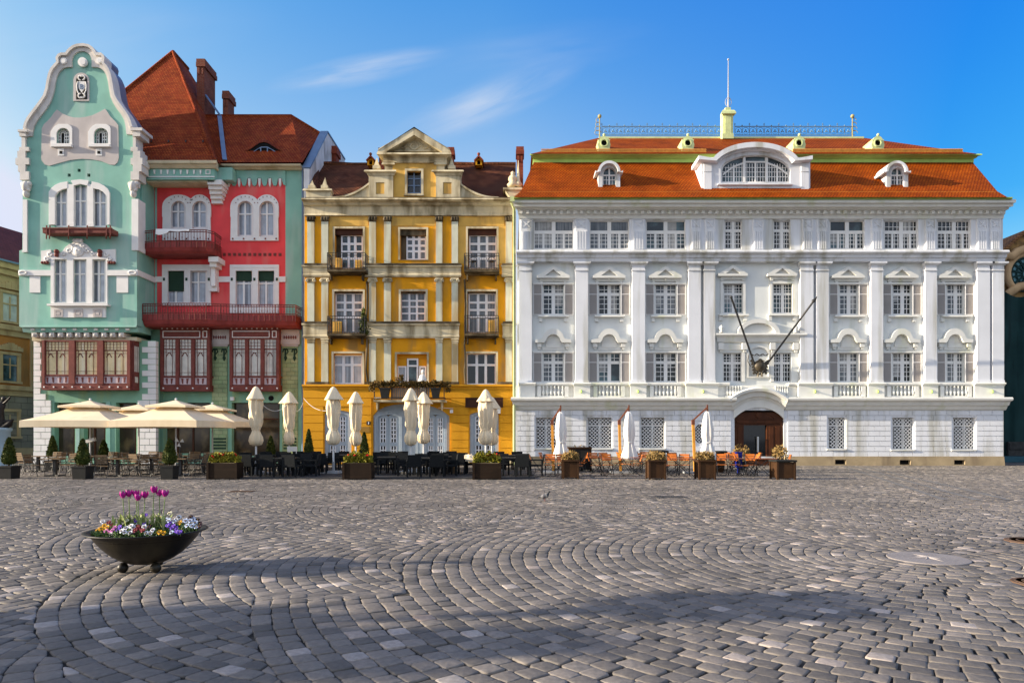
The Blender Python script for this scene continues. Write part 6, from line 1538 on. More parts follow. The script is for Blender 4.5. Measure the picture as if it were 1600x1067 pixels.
def folding_chair():
    t = thing('folding_chair', '', 'chair', (0, 0, 0)); m = MB()
    for k in range(5): m.box(-.2, .2, -.19+.082*k, -.125+.082*k, .44, .456)
    m.build('seat', m_orange, t); m = MB()
    for z in (.62, .72, .82): m.add([(-.21, -.21-(z-.44)*.32, z), (.21, -.21-(z-.44)*.32, z), (.21, -.19-(z-.44)*.32, z), (-.21, -.19-(z-.44)*.32, z), (-.21, -.235-(z-.44)*.32, z+.085), (.21, -.235-(z-.44)*.32, z+.085), (.21, -.215-(z-.44)*.32, z+.085), (-.21, -.215-(z-.44)*.32, z+.085)], [(0, 3, 2, 1), (4, 5, 6, 7), (0, 1, 5, 4), (1, 2, 6, 5), (2, 3, 7, 6), (3, 0, 4, 7)])
    m.build('backrest', m_orange, t)
    for s_ in (-1, 1):
        x = s_*.215; m = MB(); m.bar((x, .27, 0), (x, -.34, .90), .03, .014); m.bar((x*.92, -.27, 0), (x*.92, .2, .44), .03, .014); m.build('leg_frame', m_iron, t)
    m = MB(); m.bar((-.215, -.22, .07), (.215, -.22, .07), .014); m.bar((-.215, .23, .07), (.215, .23, .07), .014); m.tube([(.2*math.cos(a), -.1+.0*a, .18+.16*math.sin(a)) for a in np.linspace(0, PI, 9)], .012, 4); m.build('stretcher', m_iron, t)
    return t
def folding_table():
    t = thing('folding_table', '', 'table', (0, 0, 0)); m = MB()
    for k in range(7): m.box(-.52, .52, -.35+.101*k, -.26+.101*k, .72, .745)
    m.build('tabletop', m_redwd, t)
    for s_ in (-1, 1):
        m = MB(); m.bar((-.42, s_*.28, 0), (.38, s_*.28, .72), .035, .016); m.bar((.42, s_*.26, 0), (-.38, s_*.26, .72), .035, .016); m.build('leg_frame', m_iron, t)
    m = MB(); m.bar((-.40, -.28, .04), (-.40, .28, .04), .016); m.bar((.40, -.28, .04), (.40, .28, .04), .016); m.build('stretcher', m_iron, t)
    return t
PROTO = {}
def put(kind, maker, x, d, rz, label, group, z=0.):
    first = kind not in PROTO
    if first: PROTO[kind] = maker()
    return place(PROTO[kind], first, (GX(x, d), d, z), rz, label, group)

# low dark deck under the wicker chairs
m = MB(); m.box(GX(374, 26.6), GX(836, 26.6), 26.6, 36.2, -.02, .05)
tag(m.build('cafe_floor', m_decking), kind='structure')
DZ = .05
BT = [(383, 28.6, 'behind the flower box nearest the open parasols', ''), (449, 28.0, 'in the front row between two tall closed parasols', ''), (494, 30.4, 'just left of the parasol pole facing the leftmost door', ''),
      (606, 29.2, 'right of the middle flower box', ''), (668, 28.0, 'in front of the wide grey blue portal', ''), (704, 30.0, 'at the right end of the wide portal', ''), (800, 28.2, 'right of the flower box nearest the white building', ''),
      (414, 32.6, 'at the back by the green house window', ''), (470, 33.2, 'at the back below the mottled green pier', ''), (540, 33.0, 'at the back behind the middle flower box', ''),
      (610, 33.4, 'at the back before the left leaf of the portal', ''), (690, 33.6, 'at the back before the right leaf of the portal', ''), (795, 32.6, 'at the back by the green downpipe', '')]
random.seed(21)
for i, (x, d, where, _) in enumerate(BT):
    put('bt', black_table, x, d, random.uniform(-.06, .06), 'square black table '+where, 'black cafe tables', DZ)
    k = GX(x, d)
    for dx, dy, rz, side in ((-.42, -.72, 0, 'front left'), (.42, -.72, 0, 'front right'), (-.42, .74, PI, 'far left'), (.42, .74, PI, 'far right'), (-.95, .05, -PI/2, 'left end'), (.95, .0, PI/2, 'right end')):
        if side in ('left end', 'right end') and i not in (3, 4, 5, 6, 1): continue
        if i >= 7 and side.startswith('front') and i in (9, 12): continue
        if i in (3,) and side.startswith('front'): continue
        if i == 6 and side == 'front left': continue
        D = d+dy; X = k+dx+random.uniform(-.05, .05); px = 800+X*F/D
        put('bc', black_chair, px, D, rz+random.uniform(-.2, .2), 'black armchair, %s of table %s' % (side, where), 'black wicker armchairs', DZ)
GT = [(86, 28.6, 'under the leftmost parasol, nearest the statue'), (184, 28.4, 'between the two clipped cypresses in front'), (237, 29.8, 'left of the parasol pole by the cypress'), (282, 28.6, 'right of the front cypress beside the flower box'), (318, 30.4, 'behind the brown flower box'),
      (60, 32.2, 'near the white corner stones of the green house'), (150, 32.5, 'at the back under the leftmost parasol'), (215, 33.4, 'at the back before the white corner stones'), (290, 33.2, 'at the back before the shop window'), (345, 33.4, 'at the back by the mottled pier')]
for i, (x, d, where) in enumerate(GT):
    put('gt', garden_table, x, d, random.uniform(-.08, .08), 'slim bistro table '+where, 'bistro tables')
    k = GX(x, d)
    for dx, dy, rz, side in ((-.78, -.1, -PI/2, 'left side'), (.78, .05, PI/2, 'right side'), (-.15, -.7, 0, 'near side'), (.12, .72, PI, 'far side')):
        if side == 'near side' and i in (0, 3, 4): continue
        D = d+dy; X = k+dx+random.uniform(-.08, .08)
        put('gc', garden_chair, 800+X*F/D, D, rz+random.uniform(-.3, .3), 'iron chair, %s of table %s' % (side, where), 'iron garden chairs')
FT = [(872, 28.4, 'left of the first brown planter box'), (961, 28.6, 'between the first two brown planter boxes'), (938, 31.2, 'behind the first gap by the middle parasol'), (1006, 30.2, 'left of the second brown planter box'), (1066, 28.5, 'between the second and third brown planter boxes'), (1062, 31.4, 'behind the second and third planter boxes'),
      (1143, 28.8, 'right of the third brown planter box'), (1190, 28.6, 'left of the last brown planter box'), (1150, 32.2, 'before the brown entrance door'), (880, 32.6, 'at the back by the first latticed window'), (1005, 33.2, 'at the back by the third latticed window')]
for i, (x, d, where) in enumerate(FT):
    put('ft', folding_table, x, d, random.uniform(-.05, .05), 'reddish wooden folding table '+where, 'wooden folding tables')
    k = GX(x, d)
    for dx, dy, rz, side in ((-.85, .0, -PI/2, 'left end'), (.85, .05, PI/2, 'right end'), (-.22, .66, PI, 'far side'), (.28, .68, PI, 'far right corner')):
        if side == 'far right corner' and i % 2: continue
        if i == 0 and side == 'left end': pass
        D = d+dy; X = k+dx+random.uniform(-.08, .08)
        put('fc', folding_chair, 800+X*F/D, D, rz+random.uniform(-.35, .35), 'orange folding chair, %s of table %s' % (side, where), 'orange folding chairs')

# --- clipped cypresses
def cypress(x, d, h, label, wpot=.5, ph=.45, seed=0):
    t = thing('cypress_pot', label, 'potted tree', (GX(x, d), d, 0), 'clipped cypresses in black pots'); L = t.location.copy(); random.seed(100+seed)
    m = MB(); w2 = wpot/2; m.box(L.x-w2*.9, L.x+w2*.9, L.y-w2*.9, L.y+w2*.9, 0, ph, 0, w2*.1); m.box(L.x-w2*1.06, L.x+w2*1.06, L.y-w2*1.06, L.y+w2*1.06, ph-.05, ph+.004); m.build('pot', m_pot, t)
    m = MB(); m.tube([L+Vector((0, 0, ph)), L+Vector((0, 0, ph+.5))], .03, 6); m.build('trunk', m_corten, t)
    m = MB(); pts = []
    for k in range(2600):
        f = random.random()**1.25; z = ph+.08+f*(h-ph-.08); rr = .29*(math.sin(min(1, f*3.2+.25)*PI/2))*(1-f)**.72*(1+.18*noise.noise(Vector((f*5+seed, k % 7, 0))))+.02
        a = random.uniform(0, 2*PI); q = rr*math.sqrt(random.uniform(.35, 1.0))*(1+.16*noise.noise(Vector((math.cos(a)*2+seed, math.sin(a)*2, z*4))))
        pts.append((L.x+q*math.cos(a), L.y+q*math.sin(a), z))
    leaf_cloud(m, pts, .042); m.lathe([(.22, ph+.12), (.2, ph+.5), (.1, ph+(h-ph)*.6), (.02, h-.15)], (L.x, L.y, 0), 8); m.build('foliage', m_leaf, t, uv=False)
cypress(14, 26.9, 1.6, 'clipped cypress in a black pot at the left edge beside the statue', .55, .5, 1)
cypress(129.5, 26.6, 1.55, 'clipped cypress in a black pot below the leftmost parasol', .55, .5, 2)
cypress(265, 26.5, 1.55, 'narrow clipped cypress in a black pot left of the brown flower box', .5, .52, 3)
cypress(82, 34, 1.7, 'leaning tall cypress in a black pot before the first shop window', .5, .5, 4)
cypress(162, 34.5, 1.5, 'clipped cypress in a black pot before the shop door', .5, .5, 5)
cypress(423, 36.5, 1.7, 'dark cypress in a black pot before the green house window by the first closed parasol', .5, .5, 6)
cypress(482.5, 36.3, 2.05, 'dark cypress in a black pot against the yellow wall', .55, .5, 7)
cypress(569, 36.3, 1.9, 'dark cypress in a black pot half hidden left of the wide portal', .55, .5, 8)

# --- flower boxes and brown planter boxes
def flower_box(x0, x1, d, label, plabel, h=.86):
    X0, X1 = GX(x0, d), GX(x1, d); w = X1-X0; cx = (X0+X1)/2
    t = thing('flower_box', label, 'planter', (cx, d, 0), 'long brown flower boxes'); m = MB(); m.box(X0+.05, X1-.05, d+.03, d+.62, .04, h*.72); m.build('body', m_plant, t)
    for x in (X0, X1-.09): MB().box(x, x+.09, d, d+.66, 0, h*.72+.03).build('corner_post', m_plant, t)
    m = MB(); m.box(X0+.08, X1-.08, d+.06, d+.6, h*.72, h*.72+.02); m.build('soil', m_dirty, t)
    p = thing('geraniums', plabel, 'flowers', (cx, d+.33, h*.72), 'flowers in the long boxes'); random.seed(int(x0))
    m = MB(); pts = []
    for k in range(1300):
        u = random.uniform(-.52, .52); v = random.uniform(-.22, .22); zz = h*.72+.03+random.random()**.8*.36*(1+.5*noise.noise(Vector((u*6+x0, v*5, 0))))*(1-min(1, abs(u)*1.9)**4*.55)
        pts.append((cx+u*(w-.1), d+.33+v, zz))
    leaf_cloud(m, pts, .055, flat=.8); m.build('foliage', m_leaf2, p, uv=False)
    for k in range(7):
        u = random.uniform(-.42, .42); m = MB(); c = Vector((cx+u*w, d+.33+random.uniform(-.2, .1), h*.72+random.uniform(.26, .36)))
        for j in range(7): m.ball(c+Vector((random.gauss(0, .03), random.gauss(0, .03), random.gauss(0, .025))), .03, n=6, m=4)
        m.build('blossom', m_redfl, p)
flower_box(322, 370, 26.3, 'brown flower box with red geraniums at the end of the open parasols', 'yellow green geraniums with red blooms at the end of the open parasols')
flower_box(534.5, 580, 26.2, 'brown flower box with red geraniums below the closed parasols left of the portal', 'yellow green geraniums with red blooms left of the portal')
flower_box(738, 783, 26.2, 'brown flower box with red geraniums below the parasol at the sign board', 'yellow green geraniums with red blooms below the sign board')
def planter(x0, x1, d, label, plabel, lid=False):
    X0, X1 = GX(x0, d), GX(x1, d); cx = (X0+X1)/2; w = X1-X0
    t = thing('planter_box', label, 'planter', (cx, d, 0), 'square brown planter boxes'); m = MB(); m.box(X0+.04, X1-.04, d+.03, d+w, .05, .66); m.build('body', m_corten, t)
    for a in (X0, X1-.07):
        for b_ in (d, d+w-.04): MB().box(a, a+.07, b_, b_+.07, 0, .68).build('corner_post', m_corten, t)
    m = MB(); m.box(X0-.03, X1+.03, d-.03, d+w+.06, .68, .75); m.build('rim', m_corten if not lid else m_pot, t)
    if lid: return
    p = thing('dry_plant', plabel, 'plant', (cx, d+w/2, .75), 'withered plants in planter boxes'); random.seed(int(x0)); m = MB(); pts = []
    for k in range(420):
        a = random.uniform(0, 6.28); q = math.sqrt(random.random())*(w*.55); pts.append((cx+q*math.cos(a), d+w/2+q*math.sin(a), .74+random.random()*.26*(1+.6*noise.noise(Vector((q*5, a, x0))))))
    leaf_cloud(m, pts, .06, flat=.6)
    for k in range(50):
        a = random.uniform(0, 6.28); q = random.random()*w*.4; c = Vector((cx+q*math.cos(a), d+w/2+q*math.sin(a), .72)); m.tube([c, c+Vector((random.gauss(0, .08), random.gauss(0, .08), random.uniform(.2, .42)))], .006, 3)
    m.build('foliage', m_dry, p, uv=False)
planter(879, 905, 26.6, 'brown square planter box, first one right of the black chairs, with dry stems', 'thin dry stems in the first planter box')
planter(1014, 1041, 26.2, 'brown square planter box in the middle of the folding chairs', 'straw coloured withered plant in the planter box amid the folding chairs')
planter(1092, 1119, 26.2, 'brown square planter box below the parasol at the oval window', 'darker withered plant in the planter box below the oval window')
planter(1214, 1244, 26.2, 'empty brown planter box with a dark rim at the right end of the cafe', '', True)
# plants on stands behind the folding tables
for x, d, lab in ((1158, 33.8, 'straw coloured bush left of the entrance door'), (1218, 33.8, 'straw coloured bush right of the entrance door'), (905, 33.4, 'thin dry bush by the second latticed window')):
    p = thing('potted_bush', lab, 'plant', (GX(x, d), d, 0), 'dry bushes by the wall'); L = p.location.copy(); random.seed(int(x)); m = MB(); m.lathe([(.2, 0), (.26, .42), (.28, .45), (.2, .45)], L, 12); m.build('pot', m_pot, p)
    m = MB(); pts = []
    for k in range(420):
        a, b_ = random.uniform(0, 6.28), random.gauss(0, .5); q = .42*random.random()**.5; pts.append((L.x+q*math.cos(a)*math.cos(b_), L.y+q*math.sin(a)*math.cos(b_), .85+q*math.sin(b_)*1.1))
    leaf_cloud(m, pts, .06); m.tube([L+Vector((0, 0, .4)), L+Vector((0, 0, .85))], .03, 5); m.build('foliage', m_dry, p, uv=False)
# serving bench, black boxes and small things between the tables
t = thing('serving_hutch', 'dark wooden serving cabinet behind the folding tables by the first windows', 'cabinet', (GX(905, 32.8), 32.8, 0)); a, b_ = GX(888, 32.8), GX(925, 32.8)
m = MB(); m.box(a, b_, 32.8, 33.4, 1.08, 1.16); m.build('top', m_corten, t); m = MB(); m.box(a+.05, b_-.05, 32.85, 33.35, .05, 1.08); m.build('body', m_pot, t)
for x in (a+.02, b_-.1): MB().box(x, x+.08, 32.78, 32.84, 0, 1.08).build('corner_post', m_corten, t)
for x, d, lab in ((1030, 32.6, 'round black barbecue lid table behind the second planter box'), (1121, 31.8, 'round black barrel top table left of the entrance door')):
    t = thing('barrel_table', lab, 'table', (GX(x, d), d, 0), 'black barrel tables'); L = t.location.copy(); m = MB(); m.lathe([(.3, 0), (.34, .45), (.3, .9)], L, 16); m.build('barrel', m_corten, t); m = MB(); m.lathe([(.42, .9), (.45, .93), (.45, .98), (.4, 1.0)], L, 20); m.build('tabletop', m_pot, t)
m = MB(); c = Vector((GX(1154, 30), 30, 0)); m.box(c.x-.12, c.x+.12, c.y-.12, c.y+.12, .3, .95); m.box(c.x-.13, c.x+.13, c.y-.13, c.y+.13, .95, .99); m.box(c.x-.05, c.x+.05, c.y-.05, c.y+.05, 0, .3); tag(m.build('waste_bin', mat('bright_blue_plastic', (.005, .012, .15), .5, .05)), 'bright blue bin among the orange chairs before the door', 'bin')
# folded cloths on a low table, menu stand, cream boards
t = thing('side_table', 'low table heaped with crumpled cream cloths left of the right flower box', 'table', (GX(729, 29.5), 29.5, DZ)); L = t.location.copy()
m = MB(); m.box(L.x-.6, L.x+.45, L.y-.3, L.y+.3, L.z+.55, L.z+.6); m.build('tabletop', m_canvas, t)
for a in (-1, 1):
    for b_ in (-1, 1): MB().box(L.x-.075+a*.48-.02, L.x-.075+a*.48+.02, L.y+b_*.25-.02, L.y+b_*.25+.02, L.z, L.z+.55).build('leg', m_pinew, t)
m = MB(); random.seed(5)
n = 18; vs = []
for i in range(n+1):
    for j in range(n+1):
        u, v = i/n*2-1, j/n*2-1; vs.append((L.x+.12+u*.42, L.y+v*.3, L.z+.605+max(0, (1-u*u)*(1-v*v))*(.22+.14*noise.noise(Vector((u*3.5, v*3.5, 1.2)))+.07*noise.noise(Vector((u*8, v*8, 4)))) ))
m.add(vs, [(i*(n+1)+j, (i+1)*(n+1)+j, (i+1)*(n+1)+j+1, i*(n+1)+j+1) for i in range(n) for j in range(n)], 0, True)
tag(m.build('cloth_heap', m_canvas), 'crumpled heap of cream cloths on the low table by the right flower box', 'cloth')
t = thing('menu_stand', 'small white menu stand by the closed parasol at the green pier', 'sign', (GX(456.5, 33), 33, DZ)); L = t.location.copy()
m = MB(); m.box(L.x-.24, L.x+.24, L.y-.02, L.y+.02, .95, 1.18); m.build('board', m_canvw, t); m = MB()
for q in (-1, 1): m.bar((L.x+q*.2, L.y, DZ), (L.x+q*.2, L.y, .95), .03)
m.build('stand', m_pole, t)
t = thing('patio_heater', 'slanted white heater head on the pole below the leftmost parasol', 'heater', (GX(140, 29.2), 29.2, 0)); L = t.location.copy()
m = MB(); m.bar(L+Vector((-.28, -.1, 1.38)), L+Vector((.3, -.1, 1.55)), .14); m.build('head', m_canvw, t); m = MB(); m.bar(L+Vector((0, -.1, 1.46)), L+Vector((0, .25, 1.46)), .03); m.build('bracket', m_iron, t)
t = thing('pedestal_fan', 'small white fan on a thin stand under the second parasol', 'fan', (GX(281, 29), 29, 0)); L = t.location.copy()
m = MB(); m.tube([L, L+Vector((0, 0, 1.4))], .02, 6); m.lathe([(.2, 0), (.2, .03), (.05, .05)], L, 14); m.build('stand', m_iron, t)
m = MB()
for k in range(3): a = k*2.1+.4; m.prism([(L.x+.02*math.cos(a), 1.42+.02*math.sin(a)), (L.x+.2*math.cos(a-.4), 1.42+.2*math.sin(a-.4)), (L.x+.2*math.cos(a+.4), 1.42+.2*math.sin(a+.4))], L.y-.06, .02, px=False)
m.build('blade', m_canvw, t)
m = MB(); m.fbox(626.5, 742.2, 634.5, 745.6, 29.2, .3); m.v = [(x, y, z-min(v[2] for v in m.v)+DZ) for x, y, z in m.v]; tag(m.build('stone_block', m_canvas), 'cream stone block on the dark floor beside the black chairs', 'block')
# string of bulbs: sagging cable from the green house past the parasols
m = MB()
def sag(a, b_, dip, n=14): return [a.lerp(b_, k/n)+Vector((0, 0, -dip*4*(k/n)*(1-k/n))) for k in range(n+1)]
pts = [P(402, 622, 30), P(452, 628, 33.4), P(474, 628, DR-.3)]
for a, b_ in zip(pts, pts[1:]): m.tube(sag(a, b_, .5), .012, 4)
tag(m.build('cable', m_pole), 'thin white cable sagging between the closed parasols and the green house', 'cable')
m = MB(); m.tube(sag(P(474.5, 622, YD-.4), P(521, 640, 30.2), .3), .012, 4); tag(m.build('cable', m_pole), 'thin white cable from the yellow wall to a closed parasol', 'cable')
# things on the balconies of the yellow house
def balcony_chair(x, y, D, label):
    t = thing('balcony_chair', label, 'chair', tuple(P(x, y, D)), 'wire chairs on the upper balcony'); L = t.location.copy()
    m = MB(); m.lathe([(.2, .42), (.22, .44), (.2, .46)], L, 12); m.build('seat', m_iron, t)
    m = MB(); m.tube([L+Vector((.24*math.cos(a), .2*math.sin(a)+.03, .46+.3*max(0, math.sin(a)))) for a in np.linspace(-.4, PI+.4, 11)], .02, 5); m.build('backrest', m_iron, t)
    for a in (.8, 2.4, 4, 5.5): MB().tube([L+Vector((.18*math.cos(a), .18*math.sin(a), .42)), L+Vector((.25*math.cos(a), .25*math.sin(a), 0))], .016, 4).build('leg', m_iron, t)
balcony_chair(739, 420.5, YD-.5, 'black wire chair left of the door on the top right balcony'); balcony_chair(768, 420.5, YD-.5, 'black wire chair right of the door on the top right balcony')
t = thing('garden_statue', 'small white statue standing on the boarded balcony of the yellow house', 'statue', tuple(P(660, 624, YD-.7))); L = t.location.copy(); hh = wz(578, YD-.7)-L.z
m = MB(); m.tube([L+Vector((0, 0, 0)), L+Vector((.02, 0, hh*.3)), L+Vector((-.03, 0, hh*.55)), L+Vector((.02, 0, hh*.78)), L+Vector((.02, 0, hh*.86))], [.2, .17, .15, .19, .06], 10); m.ball(L+Vector((.03, 0, hh*.94)), (.10, .10, .13)); m.tube([L+Vector((.15, 0, hh*.77)), L+Vector((.24, -.08, hh*.6)), L+Vector((.08, -.16, hh*.55))], .05, 6); m.tube([L+Vector((-.13, 0, hh*.77)), L+Vector((-.24, -.02, hh*.58)), L+Vector((-.2, -.05, hh*.42))], .05, 6); m.build('figure', m_wht, t)
random.seed(9)
t = thing('balcony_flowers', 'long row of withered flowers along the boarded balcony rail', 'flowers', tuple(P(640, 606, YD-1.3))); m = MB(); pts = []
for k in range(1500):
    x = random.uniform(577, 704); y = 604-random.random()**1.2*(8+4*noise.noise(Vector((x*.12, 0, 0)))+ (10 if 617 < x < 630 else 0)); 
    if x < 584 or x > 696: y = random.uniform(597, 612)
    pts.append(P(x, y, YD-1.3+random.uniform(-.2, .25)))
leaf_cloud(m, pts, .09); m.build('foliage', mat('withered_ochre_leaf', (.17, .10, .028), .8, .45, 7, (.05, .045, .015), .5, (7, 7, 7)), t, uv=False)
for x0, x1, lab in ((593, 609, 'black trough planter at the left of the boarded balcony'), (673, 688, 'black trough planter at the right of the boarded balcony')):
    t = thing('trough_planter', lab, 'planter', tuple(P((x0+x1)/2, 623, YD-1.4)), 'black troughs on the balcony rail'); m = MB(); D = YD-1.5; z0, z1 = wz(622.5, D), wz(606, D); a, b_ = wx(x0, D), wx(x1, D)
    m.add([(a+.1, D, z0), (b_-.1, D, z0), (b_-.1, D+.2, z0), (a+.1, D+.2, z0), (a, D-.03, z1), (b_, D-.03, z1), (b_, D+.22, z1), (a, D+.22, z1)], [(0, 3, 2, 1), (4, 5, 6, 7), (0, 1, 5, 4), (1, 2, 6, 5), (2, 3, 7, 6), (3, 0, 4, 7)]); m.build('trough', m_pot, t)
    m = MB(); m.box(a-.04, b_+.04, D-.05, D+.24, z1-.06, z1+.02); m.build('rim', m_pot, t)
for x0, y0, x1, y1, D, lab in ((524, 403, 533, 419, YD-.3, 'ochre wooden box left of the door on the top left balcony'), (555, 406, 564, 419.5, YD-.3, 'ochre wooden box right of the door on the top left balcony'), (519, 502, 533, 520, YD-.35, 'pale brown board leaning on the middle left balcony'), (763, 500, 773, 520, YD-.4, 'cream cupboard on the middle right balcony')):
    m = MB(); m.fbox(x0, y0, x1, y1, D, .25)
    for k in range(1, 4): x = x0+(x1-x0)*k/4; m.fbox(x-.3, y0+1, x+.3, y1-1, D-.02, .02)
    tag(m.build('balcony_box', m_yel2), lab, 'box')
t = thing('climbing_plant', 'dark climbing plant hanging at the right end of the middle left balcony', 'plant', tuple(P(568, 521, YD-.6))); m = MB(); pts = []
for k in range(350): y = random.uniform(482, 524); pts.append(P(568+random.gauss(0, 3.2)*(y-475)/40, y, YD-.6+random.gauss(0, .12)))
leaf_cloud(m, pts, .09); m.build('foliage', m_leaf, t, uv=False)
t = thing('blanket', 'pale blanket hung over the railing of the upper red house balcony', 'blanket', tuple(P(262, 358, DR-1.65))); 
m = MB(); vs = []
for i in range(13):
    for j, (dy, dz) in enumerate(((.06, -.28), (.04, -.02), (0, .03), (-.04, .0), (-.07, -.22), (-.08, -.30-.06*math.sin(i)))):
        x = 244+(296-244)*i/12; p = P(x, 358.5, DR-1.66); vs.append((p.x, p.y+dy+.015*math.sin(i*1.7), p.z+dz*(1 if i < 5 else .45)))
m.add(vs, [(i*6+j, (i+1)*6+j, (i+1)*6+j+1, i*6+j+1) for i in range(12) for j in range(5)], 0, True); m.build('cloth', m_wht, t)

# ---------------------------------------------------------------- bowl of flowers, pigeon, stone disc
BX, BY = -4.42, 8.27
bw = thing('flower_bowl', 'wide dark bronze bowl on ball feet standing alone on the setts', 'planter', (BX, BY, 0))
m_bowl = mat('dark_bronze_bowl', (.014, .011, .007), .45, .35, 5, (.035, .028, .016), .3, (3, 3, 1), spec=.35, metal=.2, bump=.06, bscale=25)
m = MB(); m.lathe([(.02, .082), (.12, .084), (.2, .10), (.30, .145), (.40, .215), (.48, .295), (.545, .375), (.585, .435), (.60, .456), (.64, .466), (.675, .476), (.682, .484), (.675, .491), (.64, .488), (.60, .478), (.575, .45), (.56, .41), (.5, .40)], (BX, BY, 0), 72); m.build('bowl', m_bowl, bw)
for a in (-2.42, -.72, 1.57): MB().ball((BX+.26*math.cos(a), BY+.26*math.sin(a), .062), .062, n=20, m=12).build('ball_foot', m_bowl, bw)
m = MB(); m.lathe([(.565, .40), (.565, .425), (.3, .47), (.02, .49)], (BX, BY, 0), 40); m.build('soil', mat('potting_soil', (.018, .012, .008), .95, .4, 20, bump=.6, bscale=40), bw)
m_tl = mat('tulip_leaf', (.30, .36, .14), .55, .2, 12, (.42, .43, .20), .4, (14, 14, 3)); m_st = mat('tulip_stem', (.17, .25, .08), .55, .1); m_tp = mat('magenta_tulip_petal', (.40, .012, .22), .5, .18, 25, (.52, .06, .34), .35, (40, 40, 12))
TUL = [(192, 773, 'leftmost', .0), (201.3, 771, 'second from the left', .05), (212.3, 771.5, 'third from the left, behind the low one', .08), (215.6, 776.8, 'lowest', -.02), (226.5, 773, 'middle', .03), (240.5, 764.8, 'tallest', .02), (249, 770, 'right of the tallest, partly overlapped', .06), (258, 770.8, 'rightmost', -.03)]
def tulip(x, y, nm, dy):
    D = BY+dy; h = P(x, y, D); base = Vector((BX+(h.x-BX)*.92, D, .47)); random.seed(int(x*10))
    t = thing('tulip', 'magenta tulip in the bowl, %s of eight' % nm, 'tulip', tuple(base), 'tulips in the bowl')
    m = MB(); mid = base.lerp(h, .5)+Vector((random.uniform(-.012, .012), 0, 0)); m.tube([base, mid, h+Vector((0, 0, -.03))], [.006, .005, .0045], 6); m.build('stem', m_st, t)
    m = MB()
    for k in range(6):
        a = k*PI/3+random.uniform(-.15, .15); rr = 1.0 if k % 2 else .9; n = 6; vs = []
        for i in range(n+1):
            f = i/n; rad = 1.22*(.010+.030*math.sin(min(f*1.35, 1.2)*PI/2*.95)-.010*f**3)*rr; wd = .5*math.sin(PI*(f*.86+.10))**.7; z = -.042+.092*f
            for q in (-1, 0, 1): aa = a+q*wd*1.25; r2 = rad*(1-.06*abs(q)); vs.append((h.x+r2*math.cos(aa), h.y+r2*math.sin(aa), h.z+z-.006*abs(q)*f))
        m.add(vs, [(i*3+j, i*3+j+1, (i+1)*3+j+1, (i+1)*3+j) for i in range(n) for j in range(2)], 0, True)
    m.build('petals', m_tp, t)
    for k in range(6):
        a = random.uniform(0, 6.28); L = random.uniform(.17, .29); out = random.uniform(.03, .09); n = 6; vs = []; d = Vector((math.cos(a), math.sin(a), 0)); s_ = Vector((-d.y, d.x, 0)); m = MB()
        for i in range(n+1):
            f = i/n; p = base+d*(.01+out*f**1.6)+Vector((0, 0, L*f-.05*f**4)); w_ = .017*math.sin(PI*(f*.9+.08))**.7
            vs += [p-s_*w_-d*.004, p+d*.003, p+s_*w_-d*.004]
        m.add(vs, [(i*3+j, i*3+j+1, (i+1)*3+j+1, (i+1)*3+j) for i in range(n) for j in range(2)], 0, True); m.build('leaf', m_tl, t)
for q in TUL: tulip(*q)
for k, (x, y) in enumerate(((187, 813), (235, 812), (252, 812), (205, 815), (293, 806), (168, 812), (222, 812))):
    D = BY+.02*((k % 3)-1); base = Vector((wx(x, D), D, .46)); random.seed(500+k)
    t = thing('leaf_tuft', ['tuft of tulip leaves without a flower below the two left tulips', 'tuft of tulip leaves without a flower below the tallest tulip', 'tuft of tulip leaves without a flower below the rightmost tulip', 'tuft of tulip leaves without a flower below the lowest tulip', 'small tuft of leaves among the white pansies near the right rim', 'small tuft of pointed leaves near the left rim of the bowl', 'tuft of tulip leaves without a flower in the middle of the bowl'][k], 'plant', tuple(base), 'leaf tufts in the bowl')
    for j in range(12 if k < 4 or k == 6 else 5):
        a = random.uniform(0, 6.28); L = random.uniform(.15, .27) if (k < 4 or k == 6) else random.uniform(.09, .15); out = random.uniform(.02, .11); vs = []; d = Vector((math.cos(a), math.sin(a), 0)); s_ = Vector((-d.y, d.x, 0)); m = MB(); b0 = base+Vector((random.gauss(0, .035), random.gauss(0, .03), 0))
        for i in range(7):
            f = i/6; p = b0+d*(.01+out*f**1.5)+Vector((0, 0, L*f-.04*f**4)); w_ = .016*math.sin(PI*(f*.9+.08))**.7; vs += [p-s_*w_-d*.004, p+d*.003, p+s_*w_-d*.004]
        m.add(vs, [(i*3+q, i*3+q+1, (i+1)*3+q+1, (i+1)*3+q) for i in range(6) for q in range(2)], 0, True); m.build('leaf', m_tl, t)
# low green cushion of pansy foliage
random.seed(77); m = MB(); pts = []
for k in range(2400):
    a = random.uniform(0, 6.28); q = math.sqrt(random.random())*.575; pts.append((BX+q*math.cos(a), BY+q*math.sin(a), .455+random.random()*(.045+.05*(1-q/.6))))
leaf_cloud(m, pts, .017, flat=.9); tag(m.build('pansy_foliage', mat('pansy_leaf', (.05, .10, .022), .6, .4, 25, (.09, .14, .03), .4, (20, 20, 20)), uv=False), 'dark green pansy leaves filling the bronze bowl', 'foliage', kind='stuff')
PC = {'white': (.72, .72, .76), 'yellow': (.72, .36, .012), 'violet': (.16, .07, .48), 'pink': (.52, .14, .42), 'wine red': (.16, .012, .03), 'pale blue': (.46, .54, .72), 'near black': (.03, .012, .025), 'cream': (.72, .70, .48)}
PM = {k: mat(k.replace(' ', '_')+'_pansy_petal', v, .6, .15, 40) for k, v in PC.items()}
m_blotch = mat('pansy_blotch', (.02, .008, .03), .6, 0); m_eye = mat('pansy_eye', (.75, .45, .02), .6, 0)
